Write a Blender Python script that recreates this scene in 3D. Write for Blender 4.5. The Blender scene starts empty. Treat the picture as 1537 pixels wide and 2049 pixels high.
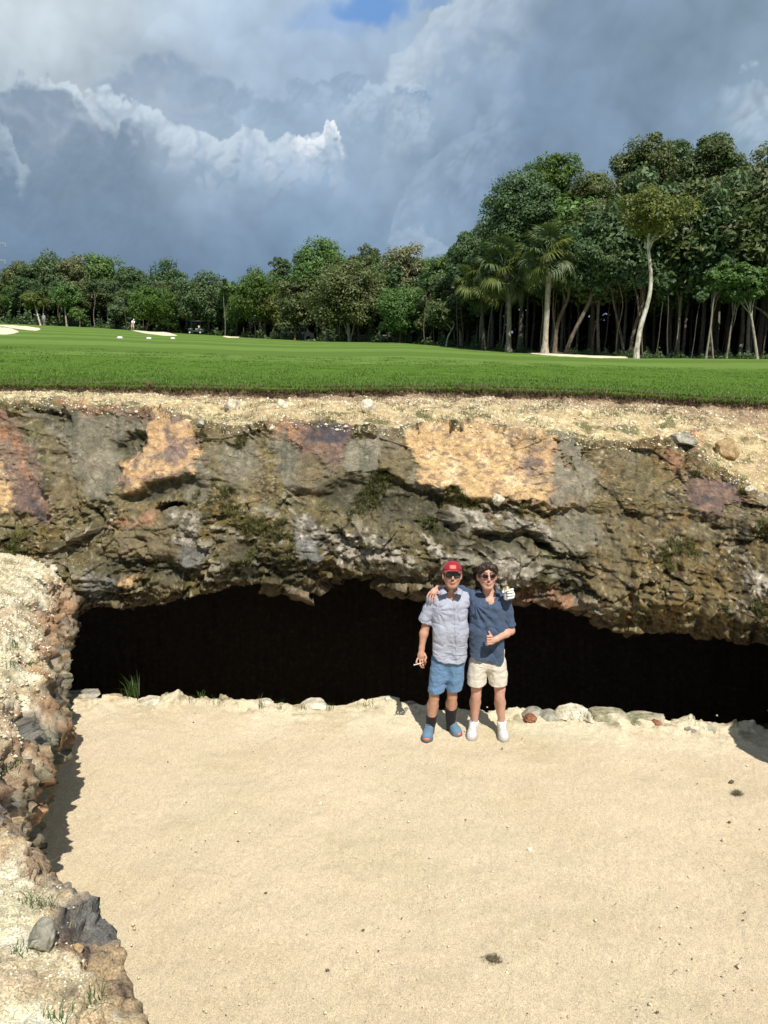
import bpy, math, random
import numpy as np
import openvdb as vdb
from mathutils import Vector, Matrix

# ------------------------------------------------------------------ camera, sky, sun, exposure
FPX = 1539.0                      # focal length in photo pixels (photo 1537 x 2049)
HC = 3.81                         # camera height above the sand floor
PITCH = math.radians(12.4)
CP, SP = math.cos(PITCH), math.sin(PITCH)
scene = bpy.context.scene
COL = scene.collection
cam_data = bpy.data.cameras.new('camera')
cam = bpy.data.objects.new('camera', cam_data); COL.objects.link(cam)
cam.location = (0, 0, HC)
cam.rotation_euler = (math.radians(90) - PITCH, 0, 0)
cam_data.sensor_fit = 'VERTICAL'
cam_data.sensor_height = 24.0
cam_data.lens = 24.0 * FPX / 2049.0
cam_data.clip_start = 0.05
cam_data.clip_end = 5000
scene.camera = cam
scene.view_settings.view_transform = 'Standard'
scene.view_settings.look = 'None'
scene.view_settings.exposure = 0.13
scene.view_settings.gamma = 1.0
scene.view_settings.use_curve_mapping = False

SUN_DIR = Vector((-0.20, 0.55, -0.86)).normalized()      # the way the light travels
sun_data = bpy.data.lights.new('sun', 'SUN')
sun_data.energy = 5.0
sun_data.angle = math.radians(0.5)
sun_data.color = (1.0, 0.955, 0.87)
sun = bpy.data.objects.new('sun', sun_data); COL.objects.link(sun)
sun.location = (2, -6, 12)
sun.rotation_euler = SUN_DIR.to_track_quat('-Z', 'Y').to_euler()
SUN_EL = math.asin(-SUN_DIR.z)
SUN_AZ = math.atan2(-SUN_DIR.x, -SUN_DIR.y)

def lin(c):
    """display 0-255 -> linear"""
    out = []
    for v in c[:3]:
        v = v / 255.0
        out.append(v / 12.92 if v <= 0.04045 else ((v + 0.055) / 1.055) ** 2.4)
    return tuple(out)

def azel(px, py):
    d = Vector((0, CP, -SP)) + Vector((1, 0, 0)) * ((px - 768.5) / FPX) - Vector((0, SP, CP)) * ((py - 1024.5) / FPX)
    d.normalize()
    return math.atan2(d.x, d.y), math.asin(d.z)

class NT:
    """tiny helper to write node trees"""
    def __init__(s, tree):
        s.t = tree; s.n = tree.nodes; s.l = tree.links
    def new(s, typ, **kw):
        n = s.n.new(typ)
        for k, v in kw.items(): setattr(n, k, v)
        return n
    def put(s, sock, v):
        if hasattr(v, 'is_output') or isinstance(v, bpy.types.NodeSocket): s.l.new(v, sock)
        elif v is not None: sock.default_value = v
    def m(s, op, a, b=None, c=None, clamp=False):
        n = s.new('ShaderNodeMath', operation=op); n.use_clamp = clamp
        s.put(n.inputs[0], a)
        if b is not None: s.put(n.inputs[1], b)
        if c is not None: s.put(n.inputs[2], c)
        return n.outputs[0]
    def vm(s, op, a, b=None, scale=None):
        n = s.new('ShaderNodeVectorMath', operation=op)
        s.put(n.inputs[0], a)
        if b is not None: s.put(n.inputs[1], b)
        if scale is not None: s.put(n.inputs['Scale'], scale)
        return n.outputs['Value'] if op in ('DISTANCE', 'LENGTH', 'DOT_PRODUCT') else n.outputs[0]
    def mix(s, f, a, b, mode='MIX'):
        n = s.new('ShaderNodeMix', data_type='RGBA', blend_type=mode)
        s.put(n.inputs['Factor'], f)
        for i, v in ((6, a), (7, b)):
            if isinstance(v, (tuple, list)): v = tuple(v)[:3] + (1.0,)
            s.put(n.inputs[i], v)
        return n.outputs[2]
    def noise(s, vec, scale, detail=4, rough=0.55, dist=0.0, out=0):
        n = s.new('ShaderNodeTexNoise')
        if vec is not None: s.put(n.inputs['Vector'], vec)
        n.inputs['Scale'].default_value = scale; n.inputs['Detail'].default_value = detail
        n.inputs['Roughness'].default_value = rough; n.inputs['Distortion'].default_value = dist
        return n.outputs[out]
    def ramp(s, f, stops, interp='LINEAR'):
        n = s.new('ShaderNodeValToRGB'); s.put(n.inputs[0], f)
        e = n.color_ramp.elements; n.color_ramp.interpolation = interp
        while len(e) > 1: e.remove(e[-1])
        for i, (p, c) in enumerate(stops):
            if not isinstance(c, (tuple, list)): c = (c, c, c)
            x = e[0] if i == 0 else e.new(p)
            x.position = p; x.color = tuple(c)[:3] + (1.0,)
        return n.outputs[0]
    def maprange(s, v, a, b, c=0.0, d=1.0, smooth=False):
        n = s.new('ShaderNodeMapRange'); s.put(n.inputs[0], v)
        for i, x in enumerate((a, b, c, d)): s.put(n.inputs[i + 1], x)
        if smooth: n.interpolation_type = 'SMOOTHSTEP'
        return n.outputs[0]

world = bpy.data.worlds.new("World"); scene.world = world
world.use_nodes = True
def build_world():
    w = NT(world.node_tree); w.n.clear()
    out = w.new('ShaderNodeOutputWorld')
    sky = w.new('ShaderNodeTexSky', sky_type='NISHITA')
    sky.sun_disc = False; sky.sun_elevation = SUN_EL; sky.sun_rotation = SUN_AZ
    tc = w.new('ShaderNodeTexCoord')
    far = w.noise(w.vm('MULTIPLY', tc.outputs['Generated'], (1, 1, 1.8)), 2.2, 4, .55)
    farc = w.ramp(far, [(.35, lin((118, 140, 163))), (.52, lin((150, 169, 188))), (.7, lin((192, 204, 214)))])
    bg1 = w.new('ShaderNodeBackground'); bg1.inputs[1].default_value = 0.08; w.l.new(sky.outputs[0], bg1.inputs[0])
    bg2 = w.new('ShaderNodeBackground'); bg2.inputs[1].default_value = 1.0; w.l.new(farc, bg2.inputs[0])
    mx = w.new('ShaderNodeMixShader'); mx.inputs[0].default_value = .8
    w.l.new(bg1.outputs[0], mx.inputs[1]); w.l.new(bg2.outputs[0], mx.inputs[2])
    w.l.new(mx.outputs[0], out.inputs[0])
build_world()
world.cycles.sampling_method = 'MANUAL'; world.cycles.sample_map_resolution = 512

# ------------------------------------------------------------------ helpers
def tag(o, label=None, cat=None, group=None, kind=None):
    if label: o['label'] = label
    if cat: o['category'] = cat
    if group: o['group'] = group
    if kind: o['kind'] = kind
    return o

def empty(name, loc, label=None, cat=None, group=None, rz=0.0):
    o = bpy.data.objects.new(name, None); COL.objects.link(o)
    o.location = loc; o.rotation_euler = (0, 0, rz); o.empty_display_size = .1
    return tag(o, label, cat, group)

def mesh_np(name, verts, faces, mat=None, parent=None, smooth=False, colors=None, floats=None):
    """verts (n,3); faces: list of (m,k) integer arrays"""
    me = bpy.data.meshes.new(name)
    verts = np.asarray(verts, dtype=np.float32)
    if not isinstance(faces, (list, tuple)): faces = [faces]
    faces = [np.asarray(f, dtype=np.int32) for f in faces if len(f)]
    nl = sum(f.size for f in faces); npoly = sum(len(f) for f in faces)
    me.vertices.add(len(verts)); me.vertices.foreach_set('co', verts.ravel())
    me.loops.add(nl); me.loops.foreach_set('vertex_index', np.concatenate([f.ravel() for f in faces]))
    me.polygons.add(npoly)
    starts = []; s = 0
    for f in faces:
        starts.append(s + np.arange(len(f)) * f.shape[1]); s += f.size
    me.polygons.foreach_set('loop_start', np.concatenate(starts).astype(np.int32))
    if smooth: me.polygons.foreach_set('use_smooth', np.ones(npoly, dtype=bool))
    if colors is not None:
        a = me.color_attributes.new('col', 'FLOAT_COLOR', 'POINT')
        c = np.ones((len(verts), 4), dtype=np.float32); c[:, :3] = colors
        a.data.foreach_set('color', c.ravel())
    if floats:
        for k, v in floats.items():
            a = me.attributes.new(k, 'FLOAT', 'POINT'); a.data.foreach_set('value', np.asarray(v, dtype=np.float32))
    me.update(calc_edges=True)
    if mat: me.materials.append(mat)
    o = bpy.data.objects.new(name, me); COL.objects.link(o)
    if parent is not None: o.parent = parent
    return o

def grid_faces(nr, nc, flip=False):
    i = np.arange(nr - 1)[:, None] * nc + np.arange(nc - 1)[None, :]
    q = np.stack([i, i + 1, i + nc + 1, i + nc], -1).reshape(-1, 4)
    return q[:, ::-1] if flip else q

# numpy gradient noise
_rng = np.random.RandomState(7)
_perm = _rng.permutation(256).astype(np.int32); _perm = np.concatenate([_perm, _perm, _perm])
_g = _rng.normal(size=(256, 3)); _g /= np.linalg.norm(_g, axis=1)[:, None]; _g = _g.astype(np.float32)
from concurrent.futures import ThreadPoolExecutor
_pool = ThreadPoolExecutor(4)
_gx, _gy, _gz = (np.ascontiguousarray(_g[:, k]) for k in range(3))
def _perlin(p):
    i = np.floor(p); f = p - i; i = i.astype(np.int32) & 255
    fx, fy, fz = f[:, 0].copy(), f[:, 1].copy(), f[:, 2].copy(); ix, iy, iz = i[:, 0], i[:, 1], i[:, 2]
    u, v, w = (t * t * t * (t * (t * 6 - 15) + 10) for t in (fx, fy, fz))
    r = None
    for dx in (0, 1):
        A = _perm.take(ix + dx) + iy; X = fx - dx; wx = u if dx else 1 - u
        for dy in (0, 1):
            B = _perm.take(A + dy) + iz; Y = fy - dy; wxy = wx * (v if dy else 1 - v)
            for dz in (0, 1):
                h = _perm.take(B + dz)
                d = (X * _gx.take(h) + Y * _gy.take(h) + (fz - dz) * _gz.take(h)) * wxy * (w if dz else 1 - w)
                r = d if r is None else r + d
    return r * np.float32(1.6)
def perlin(p):
    p = np.asarray(p, dtype=np.float32); sh = p.shape[:-1]; p = p.reshape(-1, 3)
    if len(p) < 40000: return _perlin(p).reshape(sh)
    return np.concatenate(list(_pool.map(_perlin, np.array_split(p, max(4, len(p) // 30000))))).reshape(sh)
def fbm(p, oct=4, gain=.5, lac=2.03, seed=0.0):
    p = np.asarray(p, dtype=np.float32) + np.float32(seed * 13.7); a = 1.0; s = 0; n = 0
    for _ in range(oct):
        s = s + a * perlin(p); n += a; a *= gain; p = p * lac + 17.3
    return s / n
def ridged(p, oct=4, seed=0.0):
    p = np.asarray(p, dtype=np.float32) + np.float32(seed * 13.7); a = 1.0; s = 0; n = 0
    for _ in range(oct):
        s = s + a * (1 - 2 * np.abs(perlin(p))); n += a; a *= .5; p = p * 2.07 + 9.1
    return s / n
_g2 = _g[(np.arange(256) * 7 + 31) & 255]
def facets(p, scale, seed=0, tilt=.6):
    """blocky rock: nearest-cell planes. p (n,3) -> offset about -0.5..0.5, edge distance"""
    q = np.asarray(p, dtype=np.float32) / np.float32(scale); sh = q.shape[:-1]; q = q.reshape(-1, 3)
    if len(q) > 40000:
        R = list(_pool.map(lambda c: facets(c, 1.0, seed, tilt), np.array_split(q, max(4, len(q) // 30000)))); return np.concatenate([r[0] for r in R]).reshape(sh), np.concatenate([r[1] for r in R]).reshape(sh)
    i0 = np.floor(q).astype(np.int32)
    best = np.full(len(q), 9.0, np.float32); sec = best.copy(); val = np.zeros(len(q), np.float32)
    for dx in (-1, 0, 1):
        for dy in (-1, 0, 1):
            for dz in (-1, 0, 1):
                c = i0 + (dx, dy, dz)
                h = _perm[_perm[_perm[(c[:, 0] + seed) & 255] + (c[:, 1] & 255)] + (c[:, 2] & 255)]
                r = _g[h]; r2 = _g2[h]
                d = q - (c + .5 + r * .42)
                dist = (d * d).sum(1)
                v = (d * r2).sum(1) * tilt + r2[:, 0] * .45
                m = dist < best
                sec = np.where(m, best, np.minimum(sec, dist)); best = np.where(m, dist, best); val = np.where(m, v, val)
    return val.reshape(sh), (np.sqrt(sec) - np.sqrt(best)).reshape(sh)
def sstep(a, b, x):
    t = np.clip((x - a) / (b - a), 0, 1); return t * t * (3 - 2 * t)
def interp(x, pts):
    pts = sorted(pts); return np.interp(x, [p[0] for p in pts], [p[1] for p in pts])
def poly_sd(px, py, poly):
    """signed distance (positive inside) to a polygon, vectorised"""
    poly = np.asarray(poly, dtype=np.float64); n = len(poly)
    d = np.full(px.shape, 1e18); ins = np.zeros(px.shape, bool)
    for i in range(n):
        ax, ay = poly[i]; bx, by = poly[(i + 1) % n]
        ex, ey = bx - ax, by - ay; wx, wy = px - ax, py - ay
        t = np.clip((wx * ex + wy * ey) / (ex * ex + ey * ey + 1e-12), 0, 1)
        d = np.minimum(d, (wx - ex * t) ** 2 + (wy - ey * t) ** 2)
        c = ((ay > py) != (by > py)) & (px < (bx - ax) * (py - ay) / (by - ay + 1e-12) + ax)
        ins ^= c
    d = np.sqrt(d); return np.where(ins, d, -d)

def tanv(py):      # (HC - z) / Y of an image row
    return np.tan(np.arctan((np.asarray(py, dtype=np.float64) - 1024.5) / FPX) + PITCH)
def at_Y(px, py, Y):
    z = HC - Y * tanv(py)
    return (np.asarray(px) - 768.5) / FPX * (Y * CP + (HC - z) * SP), Y, z
def at_z(px, py, z):
    Y = (HC - z) / tanv(py)
    return (np.asarray(px) - 768.5) / FPX * (Y * CP + (HC - z) * SP), Y, z + 0 * Y
def pxof(X, Y, z):
    return 768.5 + FPX * np.asarray(X) / (np.asarray(Y) * CP + (HC - np.asarray(z)) * SP)

# ------------------------------------------------------------------ materials
def new_mat(name):
    m = bpy.data.materials.new(name); m.use_nodes = True
    w = NT(m.node_tree); b = w.n['Principled BSDF']
    return m, w, b
def bump(w, b, h, strength=.5, dist=.02):
    n = w.new('ShaderNodeBump'); n.inputs['Strength'].default_value = strength; n.inputs['Distance'].default_value = dist
    w.put(n.inputs['Height'], h); w.l.new(n.outputs[0], b.inputs['Normal'])
def plain(name, col, rough=.7, var=.12, scale=30, bmp=0.0, metal=0.0, spec=.5):
    m, w, b = new_mat(name)
    g = w.new('ShaderNodeNewGeometry')
    tc = w.new('ShaderNodeTexCoord')
    n = w.noise(tc.outputs['Object'], scale, 4, .6)
    b.inputs['Roughness'].default_value = rough; b.inputs['Metallic'].default_value = metal
    b.inputs['Specular IOR Level'].default_value = spec
    c = w.mix(1.0, col, w.ramp(n, [(.3, 1 - var), (.7, 1 + var)]), 'MULTIPLY')
    w.l.new(c, b.inputs['Base Color'])
    if bmp: bump(w, b, w.noise(tc.outputs['Object'], scale * 3, 4, .6), .5, bmp)
    return m
def rock_material(name, fine=70, dist=.015, var=(.55, 1.35)):
    """colour from the painted stone zones, with grain, darkened crevices and fine relief"""
    m, w, b = new_mat(name)
    g = w.new('ShaderNodeNewGeometry'); a = w.new('ShaderNodeAttribute', attribute_name='col')
    n1 = w.noise(g.outputs['Position'], 9, 8, .68); n2 = w.noise(g.outputs['Position'], fine, 5, .7)
    c = w.mix(1.0, a.outputs['Color'], w.ramp(n1, [(.3, .74), (.5, 1.02), (.68, 1.34)]), 'MULTIPLY')
    c = w.mix(1.0, c, w.ramp(n2, [(.32, var[0]), (.5, 1.0), (.66, var[1])]), 'MULTIPLY')
    w.l.new(c, b.inputs['Base Color'])
    b.inputs['Roughness'].default_value = .88; b.inputs['Specular IOR Level'].default_value = .3
    rd = w.new('ShaderNodeTexNoise'); rd.noise_type = 'RIDGED_MULTIFRACTAL'; rd.inputs['Scale'].default_value = 13; rd.inputs['Detail'].default_value = 6; rd.inputs['Roughness'].default_value = .6
    w.l.new(g.outputs['Position'], rd.inputs['Vector'])
    c = w.mix(1.0, c, w.ramp(rd.outputs[0], [(.12, .78), (.35, 1.05), (.9, 1.2)]), 'MULTIPLY'); w.l.new(c, b.inputs['Base Color'])  # crevices of the relief get their shade painted into the colour
    h = w.m('ADD', w.m('ADD', w.m('MULTIPLY', n2, .45), n1), w.m('MULTIPLY', rd.outputs[0], .5))
    bump(w, b, h, .9, dist)
    return m
# ------------------------------------------------------------------ the storm clouds: a far backdrop of sky
BLOBS = [ # px, py, radius px, display colour
        (60, 60, 170, (202, 213, 218)), (260, 60, 200, (190, 204, 214)), (480, 60, 170, (166, 187, 209)), (640, 90, 120, (160, 181, 206)),
        (120, 130, 60, (190, 203, 212)),
        (560, 190, 90, (158, 178, 200)), (420, 190, 90, (142, 162, 184)), (400, 340, 90, (150, 170, 190)), (300, 150, 90, (140, 160, 182)),
        (700, 240, 80, (146, 166, 188)), (640, 200, 60, (140, 160, 184)),
        (880, 90, 110, (150, 169, 189)), (970, 30, 90, (160, 177, 195)), (850, 200, 100, (146, 166, 186)), (800, 330, 110, (146, 167, 188)),
        (1000, 200, 120, (122, 145, 171)), (1130, 100, 150, (121, 142, 166)), (1300, 60, 150, (124, 146, 166)), (1480, 60, 150, (126, 148, 166)),
        (1200, 230, 120, (124, 146, 170)), (1330, 210, 90, (128, 150, 173)), (1500, 190, 60, (152, 172, 190)), (1530, 260, 60, (138, 160, 180)),
        (950, 380, 120, (118, 141, 167)), (860, 440, 80, (122, 146, 170)), (700, 400, 120, (140, 162, 185)), (560, 400, 120, (138, 160, 182)),
        (60, 320, 150, (110, 131, 152)), (200, 420, 170, (104, 126, 150)), (60, 480, 150, (98, 121, 146)), (400, 480, 150, (104, 127, 152)),
        (600, 500, 120, (104, 130, 158)), (700, 480, 90, (112, 138, 165)), (880, 480, 60, (138, 160, 182)), (1300, 400, 150, (116, 139, 163)),
    ]

def build_clouds():
    K = FPX
    az = np.concatenate([-np.geomspace(1.9, .47, 50)[:-1], np.arange(-.47, .47, .0014), np.geomspace(.47, 1.9, 50)])
    el = np.concatenate([np.linspace(-.03, 0, 4)[:-1], np.arange(0, .40, .0014), np.geomspace(.402, 1.45, 50)])
    A, E = np.meshgrid(az, el); U = A * K; V = E * K
    D = np.stack([np.sin(A) * np.cos(E), np.cos(A) * np.cos(E), np.sin(E)], -1) * K      # isotropic noise space, px-like
    def F(sc, o=4, seed=0, st=1.0): return fbm(D * np.array([1, 1, st]) / sc, o, seed=seed)
    def BL(sc, o=4, seed=0):
        p = D / sc + seed * 7.7; a = 1.0; r = 0; n = 0
        for _ in range(o):
            r = r + a * np.abs(perlin(p)) * 2.2; n += a; a *= .5; p = p * 2.1 + 5.5
        return r / n
    wu = U + F(110, 4, 1) * 60 + F(28, 3, 2) * 14; wv = V + F(110, 4, 3) * 46 + F(28, 3, 4) * 12
    acc = np.zeros(D.shape); ws = np.zeros(A.shape)
    for (px, py, r, c) in BLOBS:
        a, e = azel(px, py); g = np.exp(-((wu - a * K) ** 2 + (wv - e * K) ** 2) / r ** 2)
        acc += g[..., None] * np.array(lin(c)); ws += g
    fc = np.clip(.5 + F(420, 5, 9, 1.6) * 1.1, 0, 1)[..., None]
    far = np.array(lin((116, 138, 162))) * (1 - fc) + np.array(lin((180, 195, 208))) * fc
    C = (acc + far * .012) / (ws + .012)[..., None]
    b1 = BL(90, 5, 1); b2 = BL(36, 4, 2)
    # light from the upper left models the puffs
    def relief(h, k): gy, gx = np.gradient(h); dy = np.gradient(V, axis=0); dx = np.gradient(U, axis=1); return (-gy / dy * .9 + gx / dx * .7) * k
    C = C * (1 + .26 * F(210, 4, 12) + .16 * (BL(120, 3, 3) - .35) * sstep(60, 200, V) + .05 * F(40, 3, 31))[..., None]
    rel = np.clip(relief(BL(190, 2, 5), 70), -1, 1); C = C * (1 + .025 * rel)[..., None]
    H0 = np.array([.11, .24, .62])
    hole = np.zeros(A.shape)
    for (px, py, rx, ry, k) in ((745, 15, 75, 30, 1.0), (680, 40, 80, 26, .35), (880, 0, 30, 8, .5)):
        a, e = azel(px, py); d = ((wu - a * K) / rx) ** 2 + ((wv - e * K) / ry) ** 2; hole = np.maximum(hole, k * sstep(1.7, .2, d))
    C = C * (1 - hole[..., None] * .8) + np.array(lin((92, 142, 205))) * hole[..., None] * .8
    def layer(pts, top, depth, amp, soft, keep, inner=.5, seed=1, sc=60, follow=.6, relk=.2):
        nonlocal C
        pa = np.array([azel(px, py) for px, py in pts]) * K
        bl = BL(sc, 5, seed); bs = BL(sc * 1.3, 2, seed + 9)
        h = np.interp(U + F(sc * .6, 3, seed) * amp * .8, pa[:, 0], pa[:, 1])
        t = h - V + (bl - .38) * amp * 2 + F(7, 2, seed + 3) * 1.5
        m = sstep(0, soft, t) * sstep(azel(keep[0], 300)[0] * K, azel(keep[1], 300)[0] * K, wu) * sstep(azel(keep[3], 300)[0] * K, azel(keep[2], 300)[0] * K, wu)
        fade = np.clip(1 - t / (depth * (.75 + .9 * sstep(.1, .6, BL(sc * 1.6, 3, seed + 1)))), 0, 1) ** 1.2
        nz = 1 - inner + inner * sstep(.12, .6, bs * .75 + bl * .25)
        f = m * fade * nz * top[3]
        rl = np.clip(relief(BL(sc * 1.2, 3, seed), sc * .5), -1, 1) * relk * .6
        C = C * (1 - f[..., None]) + np.array(lin(top[:3])) * f[..., None] * (1 + rl * sstep(0, soft * 4, t))[..., None]
    layer([(-900, 300), (150, 170), (230, 133), (300, 108), (350, 100), (390, 122), (430, 140), (480, 160), (540, 180), (600, 195), (1600, 250)], (133, 154, 177, .8), 90, 14, 22, (180, 260, 530, 640), .3, 5, 50)
    layer([(-900, 300), (500, 185), (560, 175), (620, 160), (680, 150), (720, 140), (760, 160), (1600, 350)], (138, 160, 184, .9), 40, 10, 8, (540, 590, 700, 735), .3, 6, 40)
    layer([(-900, 400), (620, 240), (700, 195), (740, 168), (780, 150), (830, 158), (870, 180), (900, 260), (1600, 450)], (178, 197, 215, .9), 55, 12, 7, (630, 730, 862, 882), .5, 8, 36)
    layer([(-900, 400), (740, 230), (770, 188), (800, 176), (840, 176), (870, 190), (890, 260), (1600, 450)], (124, 149, 178, .95), 46, 9, 5, (755, 772, 868, 884), .2, 9, 30)
    layer([(-900, 400), (740, 300), (770, 236), (800, 222), (840, 232), (860, 262), (890, 320), (1600, 450)], (168, 188, 207, .8), 50, 14, 9, (745, 780, 850, 890), .5, 10, 36)
    layer([(-900, 300), (0, 166), (60, 160), (150, 162), (163, 190), (175, 176), (215, 170), (262, 204), (300, 205), (340, 236), (365, 250), (400, 262), (455, 278), (470, 256), (500, 250), (538, 284), (570, 268), (620, 276), (650, 262), (690, 292), (720, 340), (800, 420), (1600, 430)],
          (203, 216, 227, .85), 64, 9, 6, (60, 165, 650, 720), .65, 2, 40, relk=.12)
    layer([(-900, 400), (400, 340), (545, 296), (575, 270), (612, 276), (632, 274), (648, 262), (652, 238), (668, 240), (682, 268), (696, 296), (760, 330), (1600, 430)],
          (240, 245, 248, 1.0), 26, 5, 3, (560, 615, 690, 700), .35, 4, 16, relk=.1)
    layer([(-900, 250), (0, 166), (60, 160), (120, 168), (160, 196), (200, 232), (232, 262), (240, 232), (262, 226), (285, 246), (292, 300), (500, 430), (1600, 430)],
          (114, 135, 158, .8), 260, 13, 20, (-3000, -2900, 255, 340), .4, 17, 46, relk=.10)
    layer([(-900, 500), (700, 230), (760, 160), (790, 115), (820, 80), (850, 48), (880, 14), (900, -5), (1000, -90), (1600, -200)], (182, 198, 212, .9), 120, 13, 7, (755, 775, 960, 1120), .45, 12, 60, relk=.12)
    layer([(-900, 600), (760, 560), (790, 420), (830, 330), (880, 290), (940, 262), (985, 200), (1040, 175), (1100, 240), (1200, 330), (1600, 430)], (150, 171, 192, .75), 130, 16, 12, (730, 800, 980, 1060), .6, 14, 60)
    layer([(-900, 600), (760, 500), (790, 455), (830, 450), (870, 472), (920, 500), (1600, 630)], (162, 181, 199, .8), 44, 9, 8, (770, 795, 880, 915), .4, 15, 34)
    layer([(-900, 600), (900, 480), (1000, 360), (1100, 330), (1300, 250), (1440, 180), (1500, 150), (1560, 158), (1900, 250)], (176, 195, 210, .85), 120, 22, 22, (1380, 1480, 1570, 1800), .75, 21, 50)
    layer([(-900, 500), (-40, 260), (0, 232), (16, 250), (40, 330), (1600, 430)], (168, 186, 200, .7), 70, 8, 5, (-200, -40, 10, 40), .5, 23, 34)
    C *= (1 + .015 * F(12, 3, 30))[..., None]
    R = 3000.0
    P = np.stack([R * np.sin(A) * np.cos(E), R * np.cos(A) * np.cos(E), R * np.sin(E)], -1)
    edge = sstep(1.9, 1.3, np.abs(A)) * sstep(1.45, 1.1, E)
    m = bpy.data.materials.new('cloud_cover'); m.use_nodes = True; w = NT(m.node_tree); w.n.clear()
    out = w.new('ShaderNodeOutputMaterial'); em = w.new('ShaderNodeEmission'); a = w.new('ShaderNodeAttribute', attribute_name='col'); a2 = w.new('ShaderNodeAttribute', attribute_name='cover')
    w.l.new(a.outputs['Color'], em.inputs[0]); tr = w.new('ShaderNodeBsdfTransparent'); mx = w.new('ShaderNodeMixShader')
    w.l.new(a2.outputs['Fac'], mx.inputs[0]); w.l.new(tr.outputs[0], mx.inputs[1]); w.l.new(em.outputs[0], mx.inputs[2]); w.l.new(mx.outputs[0], out.inputs[0])
    m.cycles.emission_sampling = 'NONE'
    o = mesh_np('sky', P.reshape(-1, 3), grid_faces(len(el), len(az)), m, smooth=True, colors=np.clip(C, 0, 1).reshape(-1, 3), floats={'cover': edge.ravel()})
    o['kind'] = 'structure'
build_clouds()
# ------------------------------------------------------------------ the pit: cliff, cave, sand floor, near bank
YG = lambda px: interp(px, [(-1000, 12.5), (0, 12), (768, 11.5), (1200, 11.0), (1537, 10.6), (8000, 10.4)])
def GY(px):
    px = np.asarray(px, dtype=np.float64)
    b = interp(px, [(-1000, 762), (0, 767), (300, 770), (600, 776), (900, 774), (1100, 779), (1250, 785), (1400, 795), (1537, 801), (8000, 803)])
    n = fbm(np.stack([px / 55, px * 0 + 3, px * 0], -1), 4) * 7
    return b + n
def SC(px):   # beyond the right of the frame the cliff curls round the pit towards the viewer
    px = np.asarray(px, dtype=np.float64)
    return np.where(px < 1690, interp(px, [(-9000, 1), (1585, 1), (1690, .80)]), 737.0 / np.maximum(px - 768, 1))

COLS = np.concatenate([np.arange(-1000, -420, 22.0), np.arange(-420, -20, 6.0), np.arange(-20, 1560, 2.1), 1560 + np.cumsum(np.geomspace(4, 420, 62))])

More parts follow.
